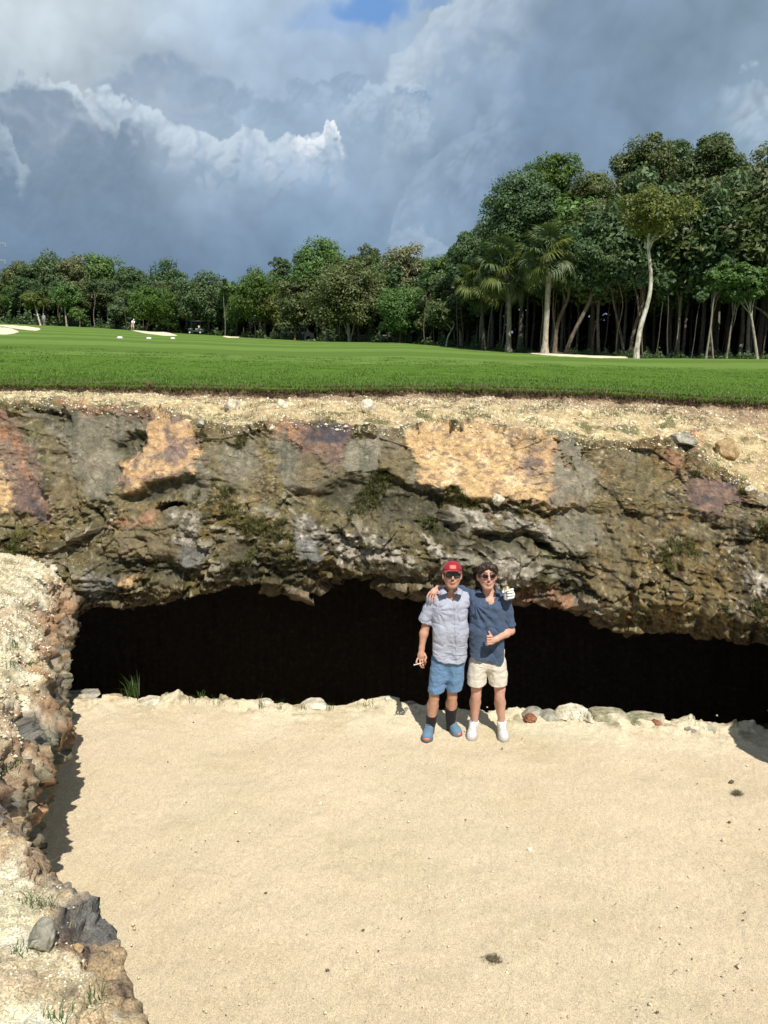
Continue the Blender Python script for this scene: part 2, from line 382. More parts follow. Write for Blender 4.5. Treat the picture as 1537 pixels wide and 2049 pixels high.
def build_cliff():
    px = COLS; n = len(px)
    I = lambda pts: interp(px, pts)
    yg = GY(px); Yg = YG(px)
    yb = I([(-400, 800), (0, 808), (60, 806), (130, 806), (200, 814), (300, 822), (370, 836), (400, 850), (450, 862), (550, 846), (650, 843), (705, 858), (800, 868), (850, 856), (950, 852), (1050, 865), (1130, 870), (1180, 885), (1260, 890), (1340, 882), (1400, 905), (1440, 945), (1537, 1000), (1700, 1010)])
    Yb = I([(-400, 9.5), (0, 9.4), (400, 9.35), (850, 9.25), (1180, 9.15), (1340, 9.1), (1440, 8.8), (1537, 8.45), (1700, 8.4)])
    yS = I([(-400, 1000), (0, 1010), (60, 1030), (150, 1010), (240, 990), (340, 960), (420, 950), (500, 985), (560, 975), (640, 980), (700, 950), (770, 945), (850, 975), (930, 995), (1020, 1005), (1120, 1010), (1200, 1010), (1350, 1015), (1440, 1035), (1537, 1060)])
    YS = I([(-400, 8.85), (400, 8.78), (850, 8.72), (1180, 8.6), (1440, 8.3), (1537, 8.1)])
    yl = I([(-400, 1200), (100, 1206), (250, 1208), (330, 1205), (400, 1190), (480, 1172), (560, 1166), (640, 1176), (750, 1172), (850, 1170), (900, 1168), (1000, 1180), (1040, 1195), (1100, 1202), (1180, 1226), (1240, 1258), (1280, 1268), (1350, 1274), (1420, 1288), (1537, 1298), (1700, 1300)])
    yl = yl + fbm(np.stack([px / 75, px * 0, px * 0], -1), 2, seed=2) * 16
    Yl = I([(-400, 8.5), (400, 8.5), (850, 8.45), (1040, 8.4), (1200, 8.2), (1350, 7.95), (1537, 7.75)])
    d = Yl
    rows = []    # (t, Y, z)
    def R(t, py, Y): rows.append((t, Y, HC - Y * tanv(py)))
    R(-8, yg - 4, Yg + .35); rows[-1] = (-8, Yg + .35, rows[-1][2] - .05)
    R(0, yg, Yg - .02)
    R(10, yg + 20, Yg - .12)
    yg_ = interp(px, [(-1000, 762), (0, 767), (300, 770), (600, 776), (900, 774), (1100, 779), (1250, 785), (1400, 795), (1537, 801), (8000, 803)])
    R(30, yg_ * .55 + yb * .45, Yg * .55 + Yb * .45)
    R(45, yb - 6, Yb + .12)
    R(52, yb + 6, Yb - .02)
    R(90, yb * .5 + yS * .5, (Yb + YS) / 2 + .03)
    rec = I([(-400, .3), (230, .2), (260, 1), (395, 1), (420, -.3), (560, -.2), (600, .4), (700, 1), (1010, 1), (1100, .5), (1180, -.5), (1700, -.5)])
    R(128, yS - 5, YS)
    R(140, yS + 22, YS + .04 * rec)
    R(160, yS * .6 + yl * .4, YS * .45 + Yl * .55 - .16)
    R(185, yS * .25 + yl * .75, Yl - .26)
    R(198, yl - 10, Yl - .16)
    R(205, yl, Yl + .06)
    zl = rows[-1][2]
    rows.append((213, Yl + .9, zl + .10)); rows.append((220, Yl + 3, zl + .35)); rows.append((230, Yl + 5, zl - .1))
    rows.append((238, Yl + 6, zl - 1.2)); rows.append((245, Yl + 7, zl * 0 - 5.5)); rows.append((256, Yl + 1.2, zl * 0 - 5.5))
    rows.append((266, Yl * 0 + 8.0 * 1.0, zl * 0 - 3.0)); rows.append((275, Yl * 0 + 7.9, zl * 0 - .35))
    T = np.array([r[0] for r in rows], dtype=np.float64)
    Yc = np.stack([r[1] + 0 * px for r in rows]); Zc = np.stack([r[2] + 0 * px for r in rows])
    ts = np.concatenate([np.linspace(-8, 0, 4)[:-1], np.arange(0, 45, .33), np.arange(45, 205, .72), np.linspace(205, 275, 60)])
    k = np.clip(np.searchsorted(T, ts, 'right') - 1, 0, len(T) - 2)
    f = ((ts - T[k]) / (T[k + 1] - T[k]))[:, None]
    Y = Yc[k] * (1 - f) + Yc[k + 1] * f; Z = Zc[k] * (1 - f) + Zc[k + 1] * f
    # soften the creases down each column
    for _ in range(3):
        Y[1:-1] = (Y[:-2] + 2 * Y[1:-1] + Y[2:]) / 4; Z[1:-1] = (Z[:-2] + 2 * Z[1:-1] + Z[2:]) / 4
    tt = ts[:, None] + 0 * px[None, :]
    PY = 1024.5 + FPX * np.tan(np.arctan((HC - Z) / Y) - PITCH)      # photo row of each base point
    PX = px[None, :] + 0 * Y
    X = (PX - 768.5) / FPX * (Y * CP + (HC - Z) * SP)
    s = SC(px)[None, :]
    Y = Y * s; X = (PX - 768.5) / FPX * (Y * CP + (HC - Z) * SP)
    P = np.stack([X, Y, Z], -1)
    N = np.cross(np.gradient(P, axis=1), np.gradient(P, axis=0)); N /= np.linalg.norm(N, axis=-1, keepdims=True) + 1e-9
    mid = N[200, 400]
    if mid[1] > 0: N = -N
    # zones -------------------------------------------------------------
    q = np.stack([PX / 45, PY / 45, 0 * PX], -1); q2 = np.stack([PX / 9, PY / 9, 0 * PX + 5], -1)
    wx = PX + fbm(q, 4, seed=1) * 30 + fbm(q2, 4, seed=2) * 11; wy = PY + fbm(q, 4, seed=3) * 26 + fbm(q2, 4, seed=4) * 11
    sx_ = PX + fbm(q, 2, seed=1) * 26; sy_ = PY + fbm(q, 2, seed=3) * 20
    C = np.zeros(P.shape); face = sstep(44, 50, tt)
    n_big = fbm(P * 1.3, 5, seed=5); n_mid = fbm(P * 5, 5, seed=6); n_fin = fbm(P * 22, 4, seed=8)
    streak = fbm(np.stack([PX / 14, PY / 160, 0 * PX], -1), 4, seed=9)
    def mixc(a, b, f): return a * (1 - f[..., None]) + np.asarray(b) * f[..., None]
    sandc = np.array([.54, .42, .235])
    C[:] = sandc
    C = mixc(C, (.70, .58, .34), sstep(.05, .4, n_mid)); C = mixc(C, (.48, .35, .17), sstep(.0, .35, -n_mid) * .85); C = mixc(C, (.40, .29, .18), sstep(.08, .3, fbm(P * np.array([2.5, 2.5, 7]), 4, seed=17)) * .6)
    C = mixc(C, (.10, .105, .035), sstep(.12, .3, fbm(P * np.array([3, 3, 8]), 4, seed=14) + sstep(30, 45, tt) * .06) * sstep(18, 30, tt) * .8)
    soil = sstep(14, 4, tt + n_mid * 12 + n_fin * 7); C = mixc(C, (.115, .075, .045), soil)
    C = mixc(C, (.30, .20, .13), sstep(30, 14, tt + n_mid * 16) * (1 - soil) * .8)
    # the mossy body of the face
    M = np.zeros(P.shape); M[:] = (.24, .185, .085)
    M = mixc(M, (.30, .235, .115), sstep(-.1, .3, n_mid + streak * .5)); M = mixc(M, (.035, .032, .016), sstep(.05, .35, -n_mid - n_fin * .5) * .9)
    M = mixc(M, (.20, .19, .15), sstep(.05, .3, n_big * .8 + n_mid * .5 + streak * .3) * .55); M = mixc(M, (.30, .20, .10), sstep(.12, .3, fbm(P * 2.3, 4, seed=24)) * .5)
    M = mixc(M, (.12, .125, .03), sstep(.08, .35, fbm(P * 3.1, 4, seed=21)) * .6)
    M = mixc(M, (.22, .20, .16), sstep(.20, .38, fbm(P * 9, 4, seed=22)) * .8)
    right = sstep(1150, 1220, wx)
    M = mixc(M, (.21, .165, .075), right * sstep(-.25, .25, streak + n_mid * .6) * .75)
    M = mixc(M, (.20, .12, .05), right * sstep(.15, .35, fbm(np.stack([PX / 22, PY / 120, 0 * PX], -1), 3, seed=33)) * .6)
    M = mixc(M, (.040, .034, .02), sstep(1440, 1470, wx) * sstep(1020, 1050, wy) * .7 * sstep(-.3, .2, -streak))
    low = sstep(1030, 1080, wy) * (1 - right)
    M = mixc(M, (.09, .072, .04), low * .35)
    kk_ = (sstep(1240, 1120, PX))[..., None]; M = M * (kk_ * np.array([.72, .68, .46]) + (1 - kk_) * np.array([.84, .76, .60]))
    chips = sstep(.22, .34, fbm(P * 26, 3, seed=97) + .25 * fbm(P * 3, 2, seed=98)); M = mixc(M, (.42, .37, .27), chips * .8)
    pits = sstep(.16, .30, fbm(P * 19, 3, seed=99)); M = mixc(M, (.02, .016, .006), pits * .7)
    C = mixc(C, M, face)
    C = mixc(C, (.20, .155, .10), sstep(196, 206, tt))
    C = mixc(C, (.26, .19, .11), sstep(196, 206, tt) * sstep(.1, .4, fbm(P * np.array([1.5, 1.5, 6]), 4, seed=50)) * .45 * sstep(222, 206, tt))
    flat = np.zeros(PX.shape); off = np.zeros(PX.shape)
    tan = lambda: mixc(mixc(mixc(np.zeros(P.shape), (.60, .395, .185), np.ones(PX.shape)), (.72, .53, .30), sstep(.0, .3, n_mid)), (.25, .165, .105), sstep(.02, .22, fbm(P * np.array([9, 9, 17]), 6, .6, seed=40)) * .8)
    pur = lambda: mixc(mixc(np.zeros(P.shape) + (.165, .108, .088), (.245, .155, .105), sstep(.0, .3, n_mid + n_fin * .5)), (.085, .072, .078), sstep(.05, .3, fbm(P * 4, 4, seed=41)))
    gry = lambda: mixc(mixc(np.zeros(P.shape) + (.20, .175, .12), (.27, .235, .165), sstep(.0, .35, n_mid + streak * .5)), (.13, .125, .09), sstep(.1, .35, streak - n_mid * .6))
    org = lambda: mixc(np.zeros(P.shape) + (.37, .19, .10), (.24, .16, .11), sstep(.0, .3, n_mid))
    lgt = lambda: mixc(mixc(np.zeros(P.shape) + (.34, .30, .23), (.52, .47, .39), sstep(.05, .35, n_fin + n_mid * .4)), (.085, .072, .05), sstep(.0, .25, fbm(P * 9, 5, .6, seed=43)))
    blu = lambda: mixc(np.zeros(P.shape) + (.17, .165, .15), (.29, .28, .25), sstep(.0, .35, n_mid + n_fin * .4))
    brn = lambda: mixc(np.zeros(P.shape) + (.20, .155, .08), (.12, .09, .045), sstep(.0, .3, n_mid))
    drk = lambda: mixc(np.zeros(P.shape) + (.045, .042, .022), (.10, .09, .045), sstep(.05, .3, n_fin))  # dark moss tone, also paints shade into the hollows and the slot
    orp = lambda: mixc(mixc(np.zeros(P.shape) + (.54, .335, .165), (.21, .145, .115), sstep(-.12, .16, fbm(P * 4.5, 6, .6, seed=44))), (.56, .40, .22), sstep(.12, .3, fbm(P * 8, 4, seed=45)) * .8)
    Z_ = [ # polygon, stone, flatness, offset, border softness px
        ([(-300, 800), (0, 815), (40, 850), (75, 920), (110, 1000), (108, 1045), (60, 1040), (20, 1010), (-300, 1010)], pur, .9, .04, 8),
        ([(-60, 822), (10, 838), (35, 870), (55, 920), (75, 960), (50, 950), (20, 900), (-20, 860)], org, .9, 0, 16),
        ([(-40, 930), (6, 935), (24, 990), (30, 1020), (-40, 1010)], tan, .9, .02, 8),
        ([(62, 812), (200, 818), (300, 830), (300, 870), (245, 920), (246, 955), (235, 985), (205, 1002), (172, 992), (150, 960), (128, 900), (88, 860)], gry, .95, .02, 7),
        ([(88, 860), (132, 890), (158, 960), (158, 1020), (120, 1030), (112, 985), (95, 920)], brn, .7, -.05, 12),
        ([(100, 802), (200, 811), (305, 824), (300, 838), (240, 828), (150, 824), (112, 818)], org, .8, .02, 6),
        ([(255, 822), (304, 828), (302, 848), (255, 844)], pur, .8, .02, 6),
        ([(303, 822), (350, 832), (392, 850), (416, 905), (402, 948), (352, 962), (262, 984), (240, 965), (246, 930), (296, 880)], orp, .85, .10, 4),
        ([(395, 908), (418, 912), (421, 955), (398, 1008), (370, 1000), (362, 962), (398, 950)], gry, .8, .05, 5),
        ([(60, 815), (100, 812), (132, 835), (132, 857), (92, 850), (66, 835)], drk, 0, -.22, 4),
        ([(222, 888), (262, 872), (296, 876), (292, 904), (246, 908)], drk, 0, -.20, 4),
        ([(340, 962), (395, 945), (398, 975), (300, 1005), (260, 1000)], drk, 0, -.10, 5),
        ([(210, 1050), (318, 1018), (325, 1036), (250, 1052)], org, .7, .03, 5),
        ([(318, 1022), (318, 1012), (335, 1006), (378, 1007), (352, 1020), (325, 1027)], drk, 0, -.75, 1.5),
        ([(338, 1022), (404, 1022), (396, 1065), (404, 1125), (362, 1120), (350, 1060)], lgt, .4, .05, 7),
        ([(350, 1085), (402, 1095), (404, 1145), (352, 1138)], blu, .6, .05, 7),
        ([(230, 1060), (340, 1040), (345, 1110), (300, 1140), (220, 1100)], brn, .2, .03, 14),
        ([(412, 868), (505, 862), (520, 900), (515, 985), (430, 975)], brn, .3, .0, 14),
        ([(440, 890), (512, 870), (515, 962), (455, 968)], gry, .4, .0, 18),
        ([(546, 870), (600, 868), (602, 975), (565, 985), (555, 930)], gry, .9, .02, 5),
        ([(545, 848), (600, 842), (700, 852), (712, 868), (696, 925), (640, 975), (600, 972), (590, 900)], pur, .9, .05, 5),
        ([(590, 925), (680, 925), (650, 975), (600, 980)], brn, .7, .03, 14),
        ([(540, 850), (575, 843), (600, 850), (598, 905), (580, 875)], org, .9, .05, 10),
        ([(700, 868), (770, 868), (766, 945), (690, 942)], gry, .95, -.02, 5),
        ([(763, 870), (806, 872), (832, 958), (772, 962)], brn, .6, .04, 5),
        ([(818, 918), (842, 955), (882, 968), (872, 990), (820, 968)], gry, .9, .0, 4),
        ([(806, 866), (850, 856), (950, 852), (1060, 866), (1112, 874), (1140, 905), (1162, 985), (1170, 1012), (1060, 1010), (1000, 1000), (930, 992), (880, 976), (835, 950), (818, 905)], tan, 1.0, .10, 3),
        ([(1035, 890), (1110, 880), (1140, 905), (1160, 990), (1168, 1012), (1098, 1010), (1095, 960), (1035, 940)], orp, .95, .10, 16),
        ([(1112, 905), (1135, 905), (1165, 985), (1168, 1012), (1110, 1008)], gry, .95, .06, 14),
        ([(1110, 866), (1150, 868), (1188, 935), (1190, 1005), (1164, 990), (1148, 935)], gry, .9, .0, 5),
        ([(640, 1065), (760, 1065), (800, 1100), (845, 1140), (740, 1146), (650, 1115)], lgt, .1, .06, 12),
        ([(592, 1030), (630, 1030), (642, 1060), (640, 1128), (606, 1134), (590, 1100)], blu, .8, .12, 3),
        ([(600, 1035), (628, 1032), (635, 1070), (600, 1075)], lgt, .8, .12, 6),
        ([(835, 1070), (862, 1072), (905, 1115), (905, 1130), (875, 1118)], lgt, .5, .10, 4),
        ([(868, 1016), (960, 1020), (982, 1058), (930, 1072), (890, 1040)], lgt, .5, .14, 5),
        ([(960, 1010), (1112, 1050), (1108, 1080), (1010, 1050)], lgt, .2, .10, 8),
        ([(985, 1100), (1050, 1100), (1092, 1130), (1072, 1172), (1000, 1176), (975, 1130)], lgt, .1, .14, 5),
        ([(1112, 1030), (1186, 1022), (1214, 1085), (1160, 1110), (1100, 1095)], gry, .7, .06, 8),
        ([(1040, 1188), (1120, 1178), (1180, 1205), (1120, 1212)], org, .2, .05, 6),
        ([(1385, 950), (1440, 956), (1482, 990), (1500, 1002), (1422, 1030), (1366, 1012), (1368, 975)], pur, .9, .05, 3),
        ([(1360, 856), (1402, 866), (1406, 884), (1386, 894), (1362, 872)], org, .5, .04, 4),
        ([(1340, 872), (1368, 866), (1392, 885), (1376, 894), (1348, 888)], gry, .4, .08, 3),
        ([(1345, 905), (1390, 925), (1360, 945), (1335, 925)], org, .4, .0, 12),
        ([(1490, 1130), (1540, 1150), (1540, 1195), (1500, 1185)], lgt, .7, .04, 6),
        ([(1210, 1030), (1250, 1035), (1250, 1180), (1225, 1180)], brn, .3, .04, 12),
        ([(230, 1150), (262, 1150), (268, 1175), (245, 1185)], tan, .5, .04, 4),
        ([(170, 1150), (232, 1155), (240, 1195), (180, 1198)], blu, .3, .02, 8),
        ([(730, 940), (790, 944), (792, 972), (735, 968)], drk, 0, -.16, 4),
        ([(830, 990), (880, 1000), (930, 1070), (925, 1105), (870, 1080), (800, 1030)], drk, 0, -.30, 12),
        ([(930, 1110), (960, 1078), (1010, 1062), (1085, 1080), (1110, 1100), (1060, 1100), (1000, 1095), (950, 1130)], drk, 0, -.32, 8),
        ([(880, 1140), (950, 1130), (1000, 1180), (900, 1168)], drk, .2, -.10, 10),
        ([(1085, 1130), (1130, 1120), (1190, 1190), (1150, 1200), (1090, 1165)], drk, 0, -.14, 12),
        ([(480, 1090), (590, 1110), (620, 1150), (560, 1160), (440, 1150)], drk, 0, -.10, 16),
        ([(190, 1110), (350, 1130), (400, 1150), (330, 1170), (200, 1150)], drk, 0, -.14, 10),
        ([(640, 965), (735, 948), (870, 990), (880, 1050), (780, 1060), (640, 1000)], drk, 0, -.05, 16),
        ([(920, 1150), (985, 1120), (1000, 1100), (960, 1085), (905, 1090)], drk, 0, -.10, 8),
    ]
    for poly, colf, fl, of, bd in Z_:
        if min(p[0] for p in poly) > 1700: continue
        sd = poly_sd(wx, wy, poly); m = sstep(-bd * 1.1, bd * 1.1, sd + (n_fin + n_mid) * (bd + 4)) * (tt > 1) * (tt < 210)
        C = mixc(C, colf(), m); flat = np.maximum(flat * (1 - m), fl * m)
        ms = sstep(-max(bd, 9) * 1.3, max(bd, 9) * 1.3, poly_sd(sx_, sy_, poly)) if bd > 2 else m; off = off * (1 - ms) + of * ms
    # moss and water stains run over the stones; lichen grain everywhere
    wash = sstep(.10, .38, streak + fbm(P * 1.8, 4, seed=90) * .8) * face * sstep(205, 190, tt)
    C = mixc(C, (.17, .14, .07), wash * .55 * (1 - flat * .95))
    wash2 = sstep(.16, .36, fbm(P * 3.4, 6, .62, seed=91)) * face * sstep(205, 190, tt)
    C = mixc(C, (.20, .18, .135), wash2 * .35 * (1 - flat * .92))
    wash3 = sstep(.15, .32, fbm(P * 6.5, 6, .65, seed=92)) * face * sstep(205, 190, tt)
    C = mixc(C, (.05, .042, .026), wash3 * .5 * (1 - flat * .82))
    g_ = C.mean(-1, keepdims=True); C = np.where(face[..., None] > .5, C * .95 + g_ * .05 * np.array([1.06, 1.0, .86]), C)
    slab = sstep(-.02, .22, fbm(P * np.array([1.1, 1.1, 1.5]), 3, seed=120)) * face * sstep(200, 185, tt); flat = np.maximum(flat, .72 * slab)
    C = mixc(C, (.165, .145, .095), slab * (1 - sstep(.5, .9, flat)) * .45)
    # rim cracks in the slabs
    crack = sstep(.012, .0, np.abs(fbm(P * np.array([1.3, 1.3, 2.2]), 4, seed=60))) * flat * sstep(-.1, .15, n_big)
    C = mixc(C, (.06, .05, .035), crack * .55)
    # relief --------------------------------------------------------------
    rough = face * (1 - flat * .93)
    endw = sstep(0, 6, tt) * sstep(275, 268, tt)
    f1, e1 = facets(P * np.array([1, 1, 1.5]), .42, 3, .8); f2, e2 = facets(P * np.array([1, 1, 1.8]), .15, 8, .8); f3, e3 = facets(P, .06, 5, .9); f0, e0 = facets(P * np.array([1, 1, 1.3]) + .3, .95, 11, .9)
    lower = .45 + .75 * sstep(990, 1060, PY)
    D = off * .65 + rough * lower * (f0 * .16 + f1 * .080 + f2 * .036 + f3 * .016) + face * (1 - flat * .85) * (fbm(P * 1.3, 3, seed=69) * .14 + fbm(P * 3.2, 4, seed=70) * .09)
    D += face * flat * (fbm(P * 3, 3, seed=71) * .025 + f2 * .006) - crack * .015
    D += (1 - face) * (fbm(P * 3, 4, seed=72) * .06 + f2 * .02 * sstep(10, 40, tt) + fbm(P * 14, 4, seed=73) * .03 + soil * np.abs(fbm(P * np.array([16, 16, 30]), 3, seed=74)) * .12)
    D += n_fin * .022 * (1 - flat * .9) - (1 - sstep(0, .10, e2)) * rough * .022 * lower
    # strata in the layered pale chunk and in the shaded roof
    strat = fbm(np.stack([P[..., 0] * 1.2, P[..., 1] * 1.2, P[..., 2] * 16 + P[..., 0] * 2.0], -1), 3, seed=80)
    D += strat * .05 * sstep(1000, 1100, PY) * face
    dg = np.stack([P[..., 0] * 1.1 - P[..., 2] * 2.0 * 0 + P[..., 1] * 1.1, P[..., 1] * 0, P[..., 2] * 7.5 + P[..., 0] * 2.6 + fbm(P * .9, 3, seed=95) * 2.4 + facets(P, .5, 21, .9)[0] * 1.2], -1)
    lay = 1 - 2 * np.abs(perlin(dg)); dg2 = np.stack([P[..., 0] * 4 + P[..., 2] * 3, P[..., 1] * 4, P[..., 2] * 11 - P[..., 0] * 5], -1); lay2 = 1 - 2 * np.abs(perlin(dg2))
    D += face * (1 - flat * .93) * (1 - .6 * sstep(1180, 1240, PX)) * (sstep(.2, .95, lay) * .045 + sstep(.1, .9, lay2) * .03)
    C = mixc(C, (.42, .38, .29), face * (1 - flat) * sstep(.55, .9, lay) * sstep(.05, .3, n_mid + n_big) * .5 * sstep(205, 190, tt))
    C = mixc(C, (.035, .03, .018), face * (1 - flat * .9) * sstep(.2, .02, lay) * sstep(.0, .3, n_big + n_mid) * .4)
    right3 = sstep(1200, 1260, PX) * face
    D += right3 * fbm(np.stack([PX / 26, PY / 220, 0 * PX], -1), 3, seed=81) * .08
    fz = sstep(36, 66, tt)[..., None]; Nd = N * (1 - fz) + N * np.array([1, 1, .12]) * fz; Nd /= np.linalg.norm(Nd, axis=-1, keepdims=True) + 1e-9
    deep = .12 + .88 * sstep(226, 206, tt); D *= deep
    P = P + Nd * (D * endw)[..., None]
    C *= (1 + .35 * n_fin)[..., None]
    C = np.clip(C, .008, .86)
    mat = rock_material('stone_face', 85, .011, (.42, 1.5))
    V = P.reshape(-1, 3); nc = n; nr = len(ts)
    o = mesh_np('cliff', V, grid_faces(nr, nc), mat, smooth=False, colors=C.reshape(-1, 3))
    o['kind'] = 'structure'
    # closed ends of the hollow, far outside the view
    for ci, nm in ((0, 'cliff_end'),):
        loop = np.arange(nr) * nc + ci
        me = bpy.data.meshes.new(nm); me.from_pydata([tuple(v) for v in V[loop]], [], [tuple(range(nr))]); me.materials.append(plain('cave_stone', (.05, .045, .035)))
        e = bpy.data.objects.new(nm, me); COL.objects.link(e); e['kind'] = 'structure'
    return P, PX, PY, tt, flat
CL = build_cliff()

# ------------------------------------------------------------------ sand floor with its ledge
def YE(px):
    px = np.asarray(px, dtype=np.float64)
    b = interp(px, [(-1000, 1388), (140, 1390), (200, 1394), (300, 1392), (400, 1390), (500, 1400), (600, 1404), (700, 1404), (760, 1400), (850, 1410), (950, 1416), (1030, 1414), (1100, 1419), (1150, 1414), (1195, 1416), (1235, 1430), (1330, 1430), (1400, 1438), (1537, 1456), (9000, 1460)])
    b = b + fbm(np.stack([px / 30, px * 0 + 9, px * 0], -1), 4) * 9
    return HC / tanv(b) - .03
def sand_material():
    m, w, b = new_mat('sand')
    g = w.new('ShaderNodeNewGeometry'); a = w.new('ShaderNodeAttribute', attribute_name='col'); P = g.outputs['Position']
    n1 = w.noise(P, 1.1, 5, .6); n2 = w.noise(P, 26, 6, .7, 1.5); n3 = w.noise(P, 170, 3, .7)
    n4 = w.noise(w.vm('MULTIPLY', P, (1, .45, 1)), 60, 4, .7, 2.5)
    c = w.mix(1.0, a.outputs['Color'], w.ramp(n1, [(.3, (.93, .92, .88)), (.5, (1, 1, 1)), (.7, (1.05, 1.03, 1.06))]), 'MULTIPLY')
    c = w.mix(1.0, c, w.ramp(n2, [(.3, .86), (.5, 1.0), (.66, 1.08)]), 'MULTIPLY')
    c = w.mix(1.0, c, w.ramp(n3, [(.32, .42), (.47, 1.0), (.7, 1.22)]), 'MULTIPLY')
    c = w.mix(1.0, c, w.ramp(n4, [(.32, .72), (.48, 1.0), (.66, 1.12)]), 'MULTIPLY')
    w.l.new(c, b.inputs['Base Color']); b.inputs['Roughness'].default_value = .95; b.inputs['Specular IOR Level'].default_value = .15
    bump(w, b, w.m('ADD', w.m('ADD', w.m('MULTIPLY', n3, .35), n4), w.m('MULTIPLY', n2, .8)), .8, .012)
    return m
SAND = sand_material()
def build_sand():
    px = np.concatenate([np.arange(-2600, 0, 40.0), np.arange(0, 1560, 3.0), 1560 + np.cumsum(np.geomspace(6, 600, 40))])
    ye = YE(px)
    # world columns through the ledge; straight lines towards the viewer in plan
    t = np.concatenate([np.linspace(0, .90, 230), np.linspace(.90, 1.0, 90)[1:]])
    Xe = (px - 768.5) / FPX * (ye * CP + HC * SP); s = np.minimum(1, 5.2 / np.maximum(Xe, .01))
    Xe = np.clip(Xe, -8, 60)
    Y = .2 + t[:, None] * (ye * s - .2)[None, :]
    Xn = np.clip(Xe * s, -8, 6.5)
    X = Xn[None, :] * (.25 + .75 * Y / np.maximum(ye * s, 1)[None, :])
    d_edge = (ye * s)[None, :] - Y
    P = np.stack([X, Y, 0 * X], -1)
    crust = sstep(.48, .12, d_edge + fbm(P * 3, 3, seed=5) * .2)
    z = fbm(P * .8, 3, seed=1) * .035 + fbm(P * 4, 3, seed=2) * .016 + fbm(P * np.array([22, 12, 1]), 3, seed=3) * .009
    f2, e2 = facets(P, .16, 4, .9)
    crust = crust * (.25 + .75 * sstep(-.15, .25, fbm(P * 1.6, 3, seed=15)))
    z += crust * (.035 + f2 * .05 + fbm(P * 5, 4, seed=4) * .07) - sstep(.05, .0, d_edge) * .06
    # gentle footprints trail between ledge and men
    P[..., 2] = z
    C = np.zeros(P.shape); C[:] = (.655, .540, .365)
    nm = fbm(P * 6, 4, seed=7); c = crust[..., None]
    cr = np.zeros(P.shape); cr[:] = (.72, .63, .44); cr = cr * (1 - sstep(.05, .35, -nm)[..., None]) + np.array([.30, .25, .15]) * sstep(.05, .35, -nm)[..., None]
    g = (sstep(.18, .32, fbm(P * 5, 4, seed=9)))[..., None] * .6; cr = cr * (1 - g) + np.array([.13, .13, .05]) * g
    pale = (sstep(.9, .5, d_edge) * sstep(.1, .5, fbm(P * 1.5, 3, seed=11) + .3))[..., None] * .6
    pk = sstep(.0, .35, fbm(P * .9, 4, seed=31))[..., None]; C = C * (1 - pk * .5) + np.array([.65, .525, .365]) * pk * .5
    yk = sstep(.05, .35, fbm(P * 1.1, 4, seed=32))[..., None]; C = C * (1 - yk * .5) + np.array([.61, .52, .345]) * yk * .5
    C = C * (1 - pale) + np.array([.74, .65, .46]) * pale
    C = C * (1 - c) + cr * c
    nr, nc = X.shape
    # vertical drop behind the ledge
    extra = []; ex = []
    for k, (dy, dz) in enumerate(((.02, -.10), (.0, -.35), (.05, -1.0), (.1, -3.0))):
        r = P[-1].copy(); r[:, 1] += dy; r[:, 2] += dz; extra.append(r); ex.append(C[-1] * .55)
    P = np.concatenate([P, np.stack(extra)]); C = np.concatenate([C, np.stack(ex)])
    o = mesh_np('sand_floor', P.reshape(-1, 3), grid_faces(len(P), nc), SAND, smooth=True, colors=C.reshape(-1, 3)); o['kind'] = 'structure'
build_sand()
def ledge_pt(px, dy=0.0):
    Y = float(YE(np.array([px]))[0]) + dy
    return Vector(((px - 768.5) / FPX * (Y * CP + HC * SP), Y, 0.02))

# ------------------------------------------------------------------ near bank (left and below the viewer)
RIM = []   # x, Y, z, dirx, diry, inland z, crest distance
def rp(px, py, z, dx, dy, zi, cd): 
    x, Y, _ = at_z(px, py, z); RIM.append((float(x), float(Y), z, dx, dy, zi, cd))
RIM.append((-4.4, 11.2, 1.0, -1, .1, 1.5, .4)); RIM.append((-3.9, 9.9, 1.05, -1, .05, 1.5, .4))
rp(165, 1150, 1.12, -1, 0, 1.52, .45); rp(160, 1210, 1.0, -1, 0, 1.55, .40); rp(154, 1270, .92, -1, 0, 1.6, .38); rp(131, 1300, .95, -1, 0, 1.62, .35)
rp(135, 1380, 1.0, -1, 0, 1.66, .30); rp(142, 1440, .92, -1, 0, 1.68, .30); rp(136, 1478, .88, -1, 0, 1.66, .3); rp(104, 1500, .93, -1, 0, 1.66, .3)
rp(88, 1590, 1.0, -1, 0, 1.7, .3); rp(34, 1638, 1.05, -1, 0, 1.7, .35)
RIM.append((-1.95, 3.45, 1.45, -1, -.05, 1.85, .3))
rp(40, 1668, 1.88, -1, -.05, 2.05, .2); rp(85, 1722, 1.95, -1, -.1, 2.10, .2); rp(122, 1772, 1.97, -1, -.15, 2.12, .2); rp(190, 1806, 1.98, -1, -.2, 2.13, .2)
rp(234, 1842, 1.98, -1, -.25, 2.14, .2); rp(256, 1895, 2.0, -1, -.3, 2.15, .18); rp(252, 1955, 2.02, -1, -.4, 2.16, .18); rp(282, 2049, 2.04, -1, -.5, 2.18, .18)
RIM.append((-.42, 1.36, 2.05, -.9, -.8, 2.2, .18)); RIM.append((0.1, 1.18, 2.1, -.4, -1, 2.2, .18)); RIM.append((1.5, 1.12, 2.1, 0, -1, 2.2, .2))
RIM.append((3.4, 1.15, 2.15, 0, -1, 2.25, .2)); RIM.append((5.4, 1.2, 2.2, 0, -1, 2.3, .2))
